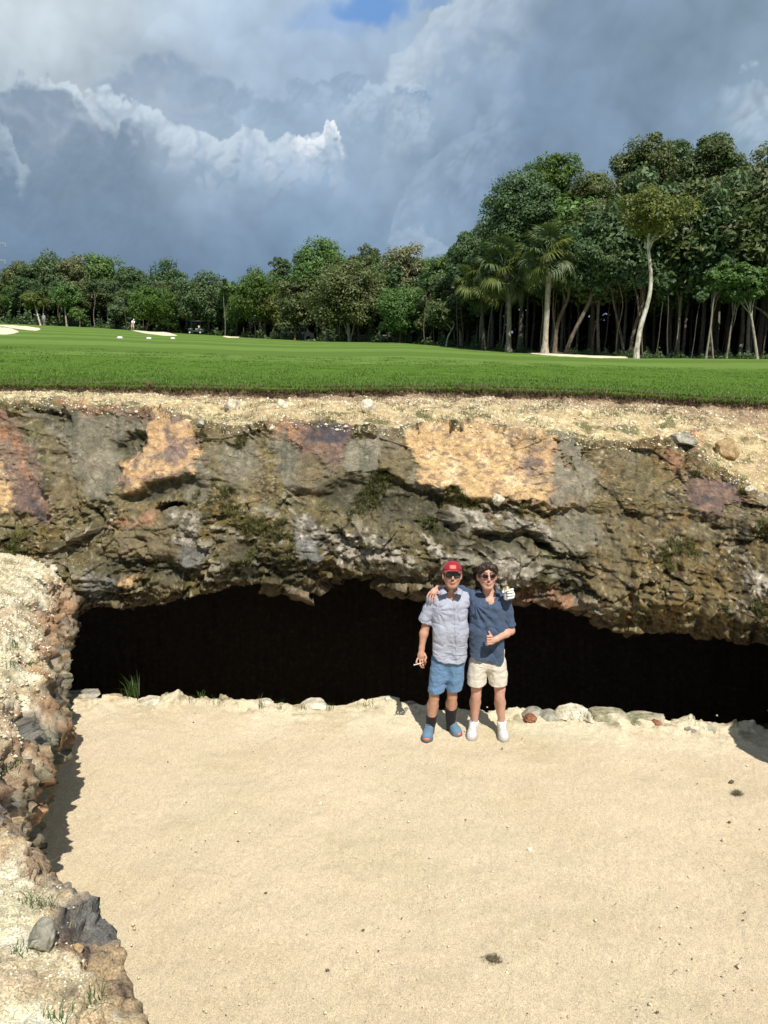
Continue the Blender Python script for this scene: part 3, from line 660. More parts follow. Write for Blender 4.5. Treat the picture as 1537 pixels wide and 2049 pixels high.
def build_bank():
    R = np.array(RIM); seg = np.sqrt(((R[1:, :2] - R[:-1, :2]) ** 2).sum(1)); L = np.concatenate([[0], np.cumsum(seg)])
    # sample density follows distance to the viewer
    u = [0.0]
    while u[-1] < L[-1]:
        Yh = np.interp(u[-1], L, R[:, 1]); xh = np.interp(u[-1], L, R[:, 0]); u.append(u[-1] + (.0042 * max(1.4, math.hypot(xh, Yh)) if xh < .2 else .05))
    u = np.array(u[:-1] + [L[-1]])
    A = np.stack([np.interp(u, L, R[:, k]) for k in range(7)], 1)
    for _ in range(4): A[1:-1] = (A[:-2] + 2 * A[1:-1] + A[2:]) / 4
    A[:, 0] -= .011 * np.clip(A[:, 1], 1.4, 8) * (A[:, 0] < -.4)
    A[:, 0] += fbm(np.stack([u * 3, u * 0, u * 0], -1), 4, seed=1) * .07
    d = A[:, 3:5] / np.linalg.norm(A[:, 3:5], axis=1)[:, None]
    # across: wall rows (negative v) then land rows
    wall = np.linspace(-1, 0, 70)[:-1]; land = np.concatenate([np.linspace(0, 1.6, 230), np.geomspace(1.62, 9, 40)])
    v = np.concatenate([wall, land])
    nr = len(v); nc = len(u)
    P = np.zeros((nr, nc, 3)); H = A[:, 2] + .4
    for i, vv in enumerate(v):
        if vv < 0:
            k = -vv; inn = np.interp(k, [0, .12, .35, .7, 1], [0, .0, .10, .40, .75]); zz = A[:, 2] - H * k
            P[i, :, 0] = A[:, 0] + d[:, 0] * inn; P[i, :, 1] = A[:, 1] + d[:, 1] * inn; P[i, :, 2] = zz
        else:
            cd = A[:, 6]; f = 1 - np.exp(-vv / cd * 1.4)
            P[i, :, 0] = A[:, 0] + d[:, 0] * vv; P[i, :, 1] = A[:, 1] + d[:, 1] * vv
            P[i, :, 2] = A[:, 2] + (A[:, 5] - A[:, 2]) * f + .06 * max(vv - 1, 0)
    V = v[:, None] + 0 * u[None, :]
    N = np.cross(np.gradient(P, axis=1), np.gradient(P, axis=0)); N /= np.linalg.norm(N, axis=-1, keepdims=True) + 1e-9
    if N[150, nc // 2, 2] < 0: N = -N
    n_mid = fbm(P * 6, 5, seed=6); n_fin = fbm(P * 24, 4, seed=8); n_big = fbm(P * 1.6, 4, seed=3)
    rockm = sstep(.24, .10, V + n_big * .35 + n_mid * .12)        # bare stone along the rim
    f1, e1 = facets(P * np.array([1, 1, 1.3]), .30, 3, .8); f2, e2 = facets(P, .11, 8, .8); f3, e3 = facets(P, .035, 5, .9)
    def mixc(a, b, f): return a * (1 - f[..., None]) + np.asarray(b) * f[..., None]
    C = np.zeros(P.shape); C[:] = (.72, .63, .42)
    C = mixc(C, (.84, .77, .57), sstep(.0, .3, n_mid)); C = mixc(C, (.52, .41, .24), sstep(.05, .4, -n_mid + n_fin * .5) * .8)
    C = mixc(C, (.45, .28, .18), sstep(.12, .35, n_big) * .45)
    C = mixc(C, (.13, .125, .05), sstep(.2, .38, fbm(P * 4.2, 4, seed=15)) * .55)
    S = np.zeros(P.shape); S[:] = (.42, .29, .18)
    S = mixc(S, (.58, .42, .24), sstep(-.05, .2, fbm(P * 2.1, 4, seed=20))); S = mixc(S, (.20, .19, .17), sstep(.03, .2, fbm(P * 2.6, 4, seed=21)))
    S = mixc(S, (.55, .45, .30), sstep(.1, .3, n_mid)); S = mixc(S, (.12, .09, .07), sstep(.15, .35, -n_mid + n_fin * .4))
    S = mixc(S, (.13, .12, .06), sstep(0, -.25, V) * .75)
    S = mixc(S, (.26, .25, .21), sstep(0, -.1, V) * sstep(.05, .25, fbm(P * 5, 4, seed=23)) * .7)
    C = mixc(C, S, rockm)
    # grey-olive facets on the far part's right face
    far = sstep(3.6, 4.4, P[..., 1]) * rockm; C = mixc(C, (.19, .185, .13), far * sstep(.12, .0, V) * sstep(-.1, .15, n_big + n_mid * .5) * .8)
    orange = sstep(.1, .16, fbm(P * 1.7, 3, seed=31)) * sstep(.7, .3, V) * sstep(3.0, 4.0, P[..., 1]); C = mixc(C, (.48, .27, .14), orange * .6)
    C *= (1 + .3 * n_fin)[..., None]; C = np.clip(C, .02, .88)
    endw = sstep(-1, -.9, V)
    D = rockm * (f1 * .11 + f2 * .06 + f3 * .024 - (1 - sstep(0, .08, e2)) * .014) + (1 - rockm) * (f2 * .016 + f3 * .010 + n_mid * .025) + n_big * .05 + n_fin * .010
    lowY = sstep(3.2, 2.6, P[..., 1]); D *= (1 - .40 * lowY)
    fz = sstep(.12, -.02, V)[..., None]; N = N * (1 - fz) + N * np.array([1, 1, .1]) * fz; N /= np.linalg.norm(N, axis=-1, keepdims=True) + 1e-9
    P = P + N * (D * endw)[..., None]
    m = rock_material('bank_stone', 150, .010, (.36, 1.5))
    o = mesh_np('rock_bank', P.reshape(-1, 3), grid_faces(nr, nc), m, smooth=False, colors=C.reshape(-1, 3)); o['kind'] = 'structure'
    return P, V, N
BANK = build_bank()

# ------------------------------------------------------------------ the golf course ground beyond
YTREE = [(-6000, 150), (-300, 140), (0, 130), (200, 125), (400, 118), (500, 110), (700, 95), (850, 80), (950, 70), (1020, 62), (1100, 57), (1280, 52), (1537, 50), (2200, 48), (9000, 45)]
PTREE = [(-6000, 640), (-300, 644), (0, 647), (90, 651), (200, 656), (300, 664), (400, 669), (500, 676), (600, 681), (700, 684), (800, 686), (880, 692), (950, 699), (1020, 705), (1100, 709), (1280, 717), (1537, 719), (9000, 719)]
def ground_z(px, Y, s=1.0):
    """height of the grass at column px and distance Y"""
    px = np.asarray(px, dtype=np.float64); Y = np.asarray(Y, dtype=np.float64)
    Yg = YG(px); tg = tanv(interp(px, [(-1000, 762), (0, 767), (300, 770), (600, 776), (900, 774), (1100, 779), (1250, 785), (1400, 795), (1537, 801), (8000, 803)]))
    Yt = interp(px, YTREE); tt = tanv(interp(px, PTREE))
    Ys = Y / s
    w = (1 / Yg - 1 / np.maximum(Ys, Yg * .98)) / (1 / Yg - 1 / Yt)
    z = HC - Ys * (tg + (tt - tg) * np.minimum(w, 1))
    zt = HC - Yt * tt
    z = np.where(Ys > Yt, zt - (Ys - Yt) * .004, z)
    X = (px - 768.5) / FPX * Y
    z = z + np.sin(X * .045 + 1) * np.sin(Y * .05) * .12 * sstep(20, 60, Y) * sstep(Yt, Yt * .7, Ys)
    return z
def on_ground(px, Y):
    z = float(ground_z(px, Y)); return Vector(((px - 768.5) / FPX * (Y * CP + (HC - z) * SP), Y, z))
def ground_at(px, py):
    Y = np.geomspace(12, 160, 900); z = ground_z(px, Y); row = 1024.5 + FPX * np.tan(np.arctan((HC - z) / Y) - PITCH)
    k = int(np.argmax(row < py)) if (row < py).any() else len(Y) - 1
    return on_ground(px, float(Y[k]))
def grass_material():
    m, w, b = new_mat('grass')
    g = w.new('ShaderNodeNewGeometry'); P = g.outputs['Position']; sep = w.new('ShaderNodeSeparateXYZ'); w.l.new(P, sep.inputs[0])
    a = w.new('ShaderNodeAttribute', attribute_name='mown')
    n1 = w.noise(P, .35, 4, .6); n2 = w.noise(P, 3.0, 6, .7); n3 = w.noise(P, 30, 4, .7)
    rough = w.mix(w.ramp(n2, [(.3, 0), (.7, 1)]), (.066, .128, .015), (.11, .19, .026))
    # mowing stripes curve over the fairway
    wv = w.new('ShaderNodeTexWave', wave_type='BANDS', bands_direction='Y'); wv.inputs['Scale'].default_value = .022; wv.inputs['Distortion'].default_value = 3.0
    wv.inputs['Detail'].default_value = 1; wv.inputs['Detail Scale'].default_value = .35
    rot = w.new('ShaderNodeVectorRotate', rotation_type='Z_AXIS'); w.l.new(P, rot.inputs['Vector']); rot.inputs['Angle'].default_value = math.radians(-22)
    w.l.new(rot.outputs[0], wv.inputs['Vector'])
    st = w.ramp(wv.outputs['Fac'], [(.35, 0), (.65, 1)])
    fair = w.mix(st, (.098, .165, .028), (.140, .222, .045))
    fair = w.mix(w.ramp(n1, [(.35, 0), (.7, .5)]), fair, (.105, .16, .035))
    c = w.mix(a.outputs['Fac'], rough, fair)
    c = w.mix(1.0, c, w.ramp(n3, [(.3, .82), (.7, 1.15)]), 'MULTIPLY')
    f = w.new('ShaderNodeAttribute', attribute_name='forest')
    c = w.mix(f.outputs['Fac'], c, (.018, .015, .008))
    w.l.new(c, b.inputs['Base Color']); b.inputs['Roughness'].default_value = .9; b.inputs['Specular IOR Level'].default_value = .05
    bump(w, b, w.m('ADD', n3, n2), .7, .03)
    return m
GRASS = grass_material()
def build_course():
    px = np.concatenate([-6000 + np.arange(0, 5000, 250.0), np.arange(-1000, 1600, 6.0), 1600 + np.cumsum(np.geomspace(12, 700, 34))])
    s = SC(px); k = np.concatenate([np.linspace(0, .02, 10)[:-1], np.geomspace(.02, 60, 330)])
    edge = fbm(np.stack([px / 9, px * 0, px * 0], -1), 3, seed=6) * .10
    # far columns keep their plan position near the pit but reach the horizon
    Y0 = (YG(px) - .12 + edge) * s
    Y = Y0[None, :] + k[:, None] * 12
    sf = s[None, :] + (1 - s[None, :]) * sstep(0, 60, Y - Y0[None, :])
    z = ground_z(px[None, :] + 0 * Y, np.maximum(Y / sf, YG(px)[None, :]), 1.0)
    X = (px[None, :] - 768.5) / FPX * (Y * CP + (HC - z) * SP)
    P = np.stack([X, Y, z], -1)
    P[..., 2] += fbm(P * 1.2, 3, seed=3) * .04 * sstep(0, 1, Y - Y0[None, :]) + fbm(P * 8, 2, seed=4) * .012
    row = 1024.5 + FPX * np.tan(np.arctan((HC - z) / Y) - PITCH)
    lim = interp(px, [(-1000, 708), (0, 709), (300, 714), (600, 726), (1100, 733), (1537, 742)])[None, :]
    mown = sstep(3, -3, row - lim + fbm(P * .3, 2) * 4)
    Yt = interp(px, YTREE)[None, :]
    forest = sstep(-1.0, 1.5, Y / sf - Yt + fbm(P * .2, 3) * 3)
    C = np.zeros((len(k), len(px)))
    # a soil lip hanging a few centimetres
    low = P[0].copy(); low[:, 2] -= .05; low[:, 1] += .03
    P = np.concatenate([low[None], P]); mown = np.concatenate([mown[:1], mown]); forest = np.concatenate([forest[:1], forest])
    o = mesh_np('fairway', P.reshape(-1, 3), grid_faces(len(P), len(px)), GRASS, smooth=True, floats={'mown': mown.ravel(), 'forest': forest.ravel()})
    o['kind'] = 'structure'
build_course()
# ------------------------------------------------------------------ trees
def tube(points, radii, sides=8, closed_ends=True, rough=0.0, seed=0):
    P = np.asarray(points, dtype=np.float64); n = len(P); r = np.broadcast_to(np.asarray(radii, dtype=np.float64), (n,))
    T = np.gradient(P, axis=0); T /= np.linalg.norm(T, axis=1)[:, None] + 1e-9
    ref = np.array([0, 1, 0]) if abs(T[:, 1]).mean() < .8 else np.array([1, 0, 0])
    A = np.cross(T, ref); A /= np.linalg.norm(A, axis=1)[:, None]; B = np.cross(T, A)
    th = np.arange(sides) * 2 * math.pi / sides
    rr = r[:, None] * (1 + rough * np.random.RandomState(seed).uniform(-1, 1, (n, sides)))
    V = P[:, None] + A[:, None] * (np.cos(th) * rr)[..., None] + B[:, None] * (np.sin(th) * rr)[..., None]
    V = V.reshape(-1, 3); i = np.arange(n - 1)[:, None] * sides; j = np.arange(sides)[None, :]; k = (j + 1) % sides
    F = np.stack([i + j, i + k, i + sides + k, i + sides + j], -1).reshape(-1, 4)
    return V, F
def join_vf(parts):
    V = []; F = []; o = 0
    for v, f in parts: V.append(v); F.append(f + o); o += len(v)
    return np.concatenate(V), np.concatenate(F)
def smooth_path(pts, n=14):
    pts = np.asarray(pts, dtype=np.float64); t = np.linspace(0, len(pts) - 1, n)
    out = np.stack([np.interp(t, np.arange(len(pts)), pts[:, k]) for k in range(3)], 1)
    for _ in range(2): out[1:-1] = (out[:-2] + 2 * out[1:-1] + out[2:]) / 4
    return out

def leaf_mat(name, c1, c2, trans=.25, dry=None):
    m = bpy.data.materials.new(name); m.use_nodes = True; w = NT(m.node_tree); b = w.n['Principled BSDF']; out = w.n['Material Output']
    g = w.new('ShaderNodeNewGeometry'); oi = w.new('ShaderNodeObjectInfo')
    n = w.noise(w.vm('ADD', g.outputs['Position'], w.vm('SCALE', (13, 7, 3), scale=oi.outputs['Random'])), .9, 3, .6)
    f = w.m('ADD', w.m('MULTIPLY', g.outputs['Random Per Island'], .55), w.m('MULTIPLY', n, .6), clamp=True)
    c = w.mix(w.ramp(f, [(.25, 0), (.85, 1)]), c1, c2)
    if dry: c = w.mix(w.maprange(g.outputs['Random Per Island'], .90, .93), c, dry)
    c = w.mix(1.0, c, w.ramp(oi.outputs['Random'], [(0, (.82, .9, .85)), (1, (1.18, 1.08, 1.1))]), 'MULTIPLY')
    w.l.new(c, b.inputs['Base Color']); b.inputs['Roughness'].default_value = .5; b.inputs['Specular IOR Level'].default_value = .35
    t = w.new('ShaderNodeBsdfTranslucent'); w.put(t.inputs[0], w.mix(1.0, c, (1.1, 1.25, .6), 'MULTIPLY'))
    mx = w.new('ShaderNodeMixShader'); mx.inputs[0].default_value = trans
    w.l.new(b.outputs[0], mx.inputs[1]); w.l.new(t.outputs[0], mx.inputs[2]); w.l.new(mx.outputs[0], out.inputs[0])
    return m
LM = {
    'olive': leaf_mat('olive_leaf', (0.049, 0.077, 0.022), (0.139, 0.177, 0.055), dry=(.19, .18, .10)),
    'mid': leaf_mat('green_leaf', (0.054, 0.105, 0.027), (0.153, 0.259, 0.065)),
    'dark': leaf_mat('dark_leaf', (0.043, 0.081, 0.033), (0.122, 0.189, 0.075)),
    'lime': leaf_mat('lime_leaf', (0.054, 0.100, 0.016), (0.126, 0.200, 0.034), .32),
    'pale': leaf_mat('pale_leaf', (0.080, 0.104, 0.043), (0.246, 0.261, 0.123), dry=(.30, .27, .16)),
    'yellow': leaf_mat('yellow_green_leaf', (0.072, 0.099, 0.018), (0.182, 0.209, 0.046), .32),
    'palm': leaf_mat('palm_leaf', (0.050, 0.077, 0.030), (0.156, 0.200, 0.088), .15),
    'shade': leaf_mat('shade_toned_leaf', (0.014, 0.026, 0.012), (0.038, 0.058, 0.023), .15),  # shade of the inner wood is put into this leaf colour
}
def bark_mat(name, c1, c2, scale=6):
    m, w, b = new_mat(name); tc = w.new('ShaderNodeTexCoord')
    n = w.noise(w.vm('MULTIPLY', tc.outputs['Object'], (1, 1, .45)), scale, 5, .65)
    w.l.new(w.ramp(n, [(.35, c1), (.55, c2)]), b.inputs['Base Color']); b.inputs['Roughness'].default_value = .9
    bump(w, b, w.noise(tc.outputs['Object'], scale * 4, 4, .6), .6, .03); return m
BK = {'grey': bark_mat('grey_bark', (.12, .10, .075), (.27, .235, .18)), 'brown': bark_mat('brown_bark', (.07, .05, .035), (.17, .13, .09)),
      'white': bark_mat('white_mottled_bark', (.20, .16, .12), (.66, .61, .52), 5), 'pale': bark_mat('pale_bark', (.18, .15, .11), (.42, .37, .29)),
      'dark': bark_mat('dark_bark', (.035, .03, .022), (.10, .085, .06))}

def crown_vf(seed, rx, ry, rz, clumps, leaves, size, shell=.75, droop=.15, flat=.55):
    """leaf clumps spread through an uneven crown centred on the origin"""
    R = np.random.RandomState(seed)
    d = R.normal(size=(clumps, 3)); d /= np.linalg.norm(d, axis=1)[:, None]; d[:, 2] = np.where(d[:, 2] < -.8, d[:, 2] * .8, d[:, 2])
    rad = R.uniform(.25, 1, clumps) ** .5 * (1 + .28 * perlin(d * 1.7 + seed))
    inner = R.uniform(size=clumps) < .22; rad[inner] *= R.uniform(.3, .8, inner.sum())
    cc = d * rad[:, None] * np.array([rx, ry, rz]) * .84
    cr = R.uniform(.17, .38, clumps) * (rx * ry * rz) ** (1 / 3.)
    k = R.randint(0, clumps, leaves)
    e = R.normal(size=(leaves, 3)); e /= np.linalg.norm(e, axis=1)[:, None]; e[:, 2] = np.where((e[:, 2] < -.3) & (R.uniform(size=leaves) < .5), -e[:, 2] * .5, e[:, 2])
    er = R.uniform(.35, 1.08, leaves) ** .6
    p = cc[k] + e * (er * cr[k])[:, None] * np.array([1.12, 1.12, flat + .35])
    p[:, 2] -= droop * R.uniform(0, 1, leaves) ** 2 * cr[k]
    nrm = e + R.normal(size=(leaves, 3)) * .55 + np.array([0, -.15, .45]); nrm /= np.linalg.norm(nrm, axis=1)[:, None]
    a = np.cross(nrm, R.normal(size=(leaves, 3))); a /= np.linalg.norm(a, axis=1)[:, None]; b = np.cross(nrm, a)
    s = (size * R.uniform(.6, 1.35, leaves))[:, None]
    V = np.stack([p - a * s, p - a * s * .1 + b * s * .45, p + a * s - nrm * s * .25, p - a * s * .1 - b * s * .45], 1).reshape(-1, 3)
    F = np.arange(leaves * 4).reshape(-1, 4)
    return V, F, cc

_mesh_cache = {}
def obj_from(name, me, parent, mat=None):
    o = bpy.data.objects.new(name, me); COL.objects.link(o); o.parent = parent
    if mat is not None:
        o.material_slots[0].link = 'OBJECT'; o.material_slots[0].material = mat
    return o

def mpp(Y): return Y / FPX * 1.0
def px_world(px, py, Y):
    x, y, z = at_Y(px, py, Y); return np.array([float(x), float(y), float(z)])

def tree(label, base_px, Y, crown, leaf='mid', bark='grey', path=None, r0=.18, seed=1, dens=1.0, size=.13, name='broadleaf_tree', limbs=6, cat='tree', group=None, ls=9, r1=.35, forks=None):
    """crown = (px centre, top row, bottom row, width px); path = trunk rows in the photo; all converted to metres at distance Y"""
    base = on_ground(base_px, Y); bz = np.array(base); root = empty(name, base, label, cat, group)
    cx, ct, cb, cw = crown
    c = px_world(cx, (ct + cb) / 2, Y) - bz; k = mpp(Y); rx = cw * k / 2; rz = (cb - ct) * k / 2; ry = rx * .9
    R = np.random.RandomState(seed + 100)
    n = int(6000 * dens * (rx * rz * 4) ** .9 / (size / .13) ** 2 / 7); n = max(700, min(n, 30000))
    cl = max(22, int(26 + rx * rz * 4))
    V, F, cc = crown_vf(seed, rx, ry, rz, cl, n, size)
    if path is None:
        lean = R.uniform(-.5, .5); path3 = [(0, 0, -.3), (lean * .3, 0, c[2] * .35), (c[0] * .6 + lean, 0, c[2] * .75), (c[0], c[1], c[2] + rz * .1)]
    else:
        path3 = [px_world(a, b, Y) - bz for a, b in path]; path3[0] = np.array([path3[0][0], 0, -.3]); path3.append(c + np.array([0, 0, rz * .1]))
    pp = smooth_path(path3, 18); rr = np.linspace(r0, r0 * r1, 18); rr[0] *= 1.5; rr[1] *= 1.2
    parts = [tube(pp, rr, 9, rough=.06, seed=seed)]
    for i in range(limbs):
        s = R.randint(ls, 17); a = pp[s]; b = cc[R.randint(len(cc))] + c; m_ = (a + b) / 2 + np.array([R.uniform(-.3, .3), R.uniform(-.3, .3), -.05 * rz])
        parts.append(tube(smooth_path([a, m_, b], 8), np.linspace(rr[s] * .6, .02, 8), 6))
    for fk in (forks or []):
        q = [px_world(a, b, Y) - bz for a, b in fk]
        parts.append(tube(smooth_path(q, 12), np.linspace(r0 * .42, r0 * .12, 12), 7, rough=.05))
    v, f = join_vf(parts); mesh_np('trunk', v, f, BK[bark], root, smooth=True)
    cr = mesh_np('crown', V, F, LM[leaf], root); cr.location = c
    return root

# --- fan palms: every frond is a part
def frond_mesh(seed, L=1.5, n=34):
    R = np.random.RandomState(seed); V = []; F = []; o = 0
    pet = smooth_path([(0, 0, 0), (.55 * L, 0, .10 * L), (.95 * L, 0, .05 * L)], 5); v, f = tube(pet, np.linspace(.030, .015, 5), 4); V.append(v); F.append(f); o += len(v)
    hub = pet[-1]
    for i in range(n):
        a = math.radians(-118 + 236 * i / (n - 1)); ln = L * (1.0 - .22 * abs(i / (n - 1) - .5) * 2) * R.uniform(.85, 1.08)
        d = np.array([math.cos(a), math.sin(a), 0]); side = np.array([-d[1], d[0], 0]); wv = .055 * L / 1.5
        s = np.array([0, .35, .7, 1.0]); drop = -(s ** 2.4) * ln * R.uniform(.35, .75) + s * .12 * ln
        P = hub + d * (s * ln * (1 - .18 * s ** 2))[:, None] + np.array([0, 0, 1]) * drop[:, None] + side * (R.uniform(-.05, .05) * s)[:, None]
        ww = np.array([.4, 1.0, .75, .04])[:, None] * wv
        fold = np.array([0, 0, 1]) * ww * .5
        v = np.concatenate([P - side * ww + fold, P, P + side * ww + fold])
        f = [];
        for j in range(3): f += [(j, j + 1, 4 + j + 1, 4 + j), (4 + j, 4 + j + 1, 8 + j + 1, 8 + j)]
        V.append(v); F.append(np.array(f) + o); o += 12
    me_o = mesh_np('frond', np.concatenate(V), np.concatenate(F), LM['mid']); me = me_o.data; bpy.data.objects.remove(me_o); return me
def palm(label, path, Y, hub_px, n, L, leaf, seed, r=.17, bark='grey', skirt=.3):
    base = on_ground(path[0][0], Y); bz = np.array(base); root = empty('fan_palm', base, label, 'palm')
    hub = px_world(hub_px[0], hub_px[1], Y) - bz
    pts = [px_world(a, b, Y) - bz for a, b in path]; pts[0] = np.array([pts[0][0], 0, -.2]); pts.append(hub)
    rr = np.linspace(r, r * .8, 20); rr[:3] *= (1.9, 1.45, 1.15)
    v, f = tube(smooth_path(pts, 20), rr, 12, rough=.05, seed=seed); mesh_np('trunk', v, f, BK[bark], root, smooth=True)
    R = np.random.RandomState(seed); ms = _mesh_cache.setdefault('fr%.1f' % L, [frond_mesh(s, L) for s in (1, 2, 3, 4)])
    for i in range(n):
        fo = obj_from('frond', ms[i % 4], root, LM[leaf] if i % 5 else LM['yellow'])
        az = i * 2.39996 + R.uniform(-.2, .2); u = i / (n - 1); el = math.radians(78 - 125 * u ** .8) + R.uniform(-.1, .1)
        q = Matrix.Rotation(az, 4, 'Z') @ Matrix.Rotation(-el, 4, 'Y') @ Matrix.Rotation(R.uniform(-.5, .5), 4, 'X')
        fo.matrix_local = Matrix.Translation(Vector(hub) - Vector((0, 0, .5 * u))) @ q @ Matrix.Scale(R.uniform(.85, 1.12), 4)
    return root

# right-hand forest edge, front row
tree('slender white-barked tree bending right, with a yellow-green crown, alone in front of the forest', 1273, 51, (1315, 372, 482, 150), 'yellow', 'white',
     path=[(1273, 716), (1275, 690), (1281, 655), (1292, 622), (1302, 590), (1304, 550), (1299, 510), (1293, 478)], r0=.17, seed=3, dens=.6, size=.11, r1=.45, ls=14, limbs=7, forks=[[(1299, 500), (1318, 455), (1335, 420)]])
palm('fan palm with a grey swollen-based trunk, nearer the white-barked tree', [(1090, 704), (1093, 650), (1097, 580), (1098, 540)], 56, (1095, 508), 28, 1.38, 'palm', 5, r=.20, bark='pale')
palm('fan palm with a dark straight trunk, left of the pale palm trunk', [(1018, 702), (1019, 640), (1018, 570)], 60, (1008, 535), 28, 1.5, 'palm', 9, r=.19, bark='grey')
palm('yellowing fan palm drooping behind the dark-trunked palm', [(968, 698), (966, 640), (965, 600)], 66, (962, 560), 20, 1.35, 'yellow', 12, r=.14, bark='dark')
tree('tree with a brown trunk curving right, behind the pale palm', 1130, 57, (1182, 425, 600, 130), 'dark', 'brown', path=[(1130, 704), (1140, 682), (1156, 650), (1180, 605), (1188, 580), (1181, 540), (1176, 500)], r0=.16, seed=8, r1=.6)
tree('forked brown trunk tree close to the right of the pale palm', 1110, 58, (1120, 440, 570, 100), 'dark', 'brown', path=[(1110, 704), (1112, 665), (1120, 632), (1140, 596), (1138, 560)], r0=.17, seed=9, forks=[[(1113, 665), (1106, 630), (1108, 580)]])
tree('tall dark-crowned tree rising behind the two palms', 1040, 64, (1050, 342, 530, 165), 'dark', 'dark', seed=11, r0=.2)
tree('dark tree reaching low between the palms and the far forest', 985, 70, (985, 430, 600, 120), 'dark', 'dark', seed=12, r0=.18)
tree('lime-green crown standing out above the dark forest', 1105, 67, (1105, 316, 450, 130), 'lime', 'dark', seed=13, r0=.2)
tree('olive tree with bare grey twigs right of the lime-green crown', 1185, 65, (1185, 335, 520, 140), 'olive', 'brown', seed=14, r0=.2)
tree('tallest tree of the forest, with a twin rounded top', 1285, 66, (1285, 264, 440, 130), 'olive', 'dark', seed=15, r0=.24)
tree('tall tree with a narrow top beside the tallest one', 1350, 68, (1342, 278, 430, 90), 'dark', 'dark', seed=16, r0=.22)
tree('tall tree with drooping leaves near the right edge of the forest', 1425, 64, (1425, 260, 440, 125), 'olive', 'dark', seed=17, r0=.24)
tree('pale-leaved tree at the right end of the skyline', 1515, 60, (1520, 298, 470, 170), 'pale', 'brown', seed=18, r0=.24, size=.15)
tree('grey-green tree at the far right, partly outside the view', 1620, 58, (1620, 290, 520, 190), 'pale', 'brown', seed=19, r0=.24)
tree('bright green leafy tree just right of the yellow-green crown', 1400, 57, (1405, 400, 580, 130), 'lime', 'dark', seed=20, r0=.14, dens=.55)
tree('dark leafy tree hanging low behind the white-barked trunk', 1340, 60, (1345, 400, 645, 140), 'dark', 'dark', seed=21, r0=.16)
tree('dark leafy tree filling the gap left of the white-barked trunk', 1235, 61, (1235, 430, 632, 130), 'dark', 'dark', seed=22, r0=.15)
tree('leafy green tree low at the right, over the dark forest floor', 1480, 56, (1478, 430, 640, 140), 'mid', 'brown', seed=23, r0=.15)
tree('tree with a thick limb reaching in from the right edge', 1560, 54, (1565, 400, 620, 130), 'olive', 'grey', path=[(1560, 716), (1556, 670), (1550, 640), (1545, 560)], r0=.22, seed=24, forks=[[(1553, 650), (1530, 625), (1508, 612), (1490, 600)]])
tree('thin pale tree standing second from the right edge', 1425, 52, (1440, 520, 600, 60), 'mid', 'grey', path=[(1412, 717), (1418, 680), (1424, 640), (1427, 600)], r0=.075, seed=25)
tree('thin tree leaning against its pale neighbour', 1428, 52.5, (1450, 510, 590, 60), 'dark', 'grey', path=[(1428, 717), (1425, 690), (1421, 650), (1428, 600)], r0=.07, seed=26)
tree('thin crooked tree left of the limb at the right edge', 1455, 52, (1478, 520, 600, 60), 'mid', 'grey', path=[(1453, 718), (1458, 690), (1463, 650), (1472, 610)], r0=.07, seed=27)
tree('lichen-spotted tree leaning left near the right edge', 1517, 51.5, (1500, 520, 610, 80), 'mid', 'pale', path=[(1517, 717), (1512, 690), (1506, 650), (1500, 615)], r0=.11, seed=28)
tree('dark slender tree with a forked top in the deep shade', 1250, 56, (1225, 470, 580, 90), 'dark', 'dark', path=[(1250, 716), (1243, 670), (1228, 610), (1222, 560)], r0=.10, seed=29)
tree('brown tree leaning right, just left of the white-barked trunk', 1262, 57, (1290, 480, 590, 90), 'dark', 'brown', path=[(1262, 716), (1264, 680), (1275, 640), (1290, 600)], r0=.16, seed=30)

# middle group beyond the low ridge
tree('small tree with a pale trunk and spreading crown, last before the palms', 923, 79, (915, 588, 668, 120), 'olive', 'pale', path=[(923, 694), (922, 672), (921, 655)], r0=.2, seed=40, size=.15)
tree('thin white forked tree leaning right beside the pale trunk', 893, 77, (880, 600, 655, 60), 'olive', 'white', path=[(892, 690), (896, 674), (903, 662), (912, 645)], r0=.09, seed=41, size=.15)
tree('low rounded tree with bright leaves left of the pale trunk', 800, 86, (800, 572, 672, 130), 'mid', 'brown', seed=42, r0=.14, size=.15)
tree('low leafy tree with several thin stems', 860, 84, (868, 592, 672, 90), 'olive', 'grey', seed=43, r0=.10, size=.15)
tree('wide olive tree with many stems in the middle of the tree line', 700, 93, (690, 520, 668, 170), 'olive', 'pale', seed=44, r0=.22, size=.17, forks=[[(700, 684), (690, 650), (670, 610)], [(701, 684), (710, 645), (725, 600)]])
tree('broad tree with a bright rim, highest of the middle group', 650, 105, (648, 486, 600, 130), 'mid', 'brown', seed=45, r0=.25, size=.19)
tree('olive domed tree behind the middle group', 740, 104, (742, 490, 600, 130), 'olive', 'brown', seed=46, r0=.25, size=.19)
tree('domed tree with bare pale branches showing in its crown', 815, 100, (812, 490, 600, 110), 'pale', 'pale', seed=47, r0=.22, size=.18, dens=.75, limbs=14)
tree('dark round tree where the middle group meets the tall forest', 885, 92, (885, 500, 610, 90), 'mid', 'brown', seed=48, r0=.2, size=.17)
tree('dark tree rising towards the tall forest', 935, 80, (935, 462, 600, 90), 'dark', 'dark', seed=49, r0=.2, size=.16)
tree('brownish tree with thin leaves left of the wide olive tree', 590, 104, (590, 545, 668, 80), 'olive', 'brown', seed=50, r0=.14, size=.17, dens=.8)
tree('lime-green tree lit by the sun left of the middle group', 520, 113, (522, 535, 660, 120), 'lime', 'pale', seed=51, r0=.2, size=.19, dens=.9)
tree('yellowish tree with trunks splaying at the fairway edge', 555, 111, (560, 560, 668, 70), 'yellow', 'pale', path=[(543, 676), (548, 655), (556, 640)], r0=.13, seed=52, size=.18, dens=.7)
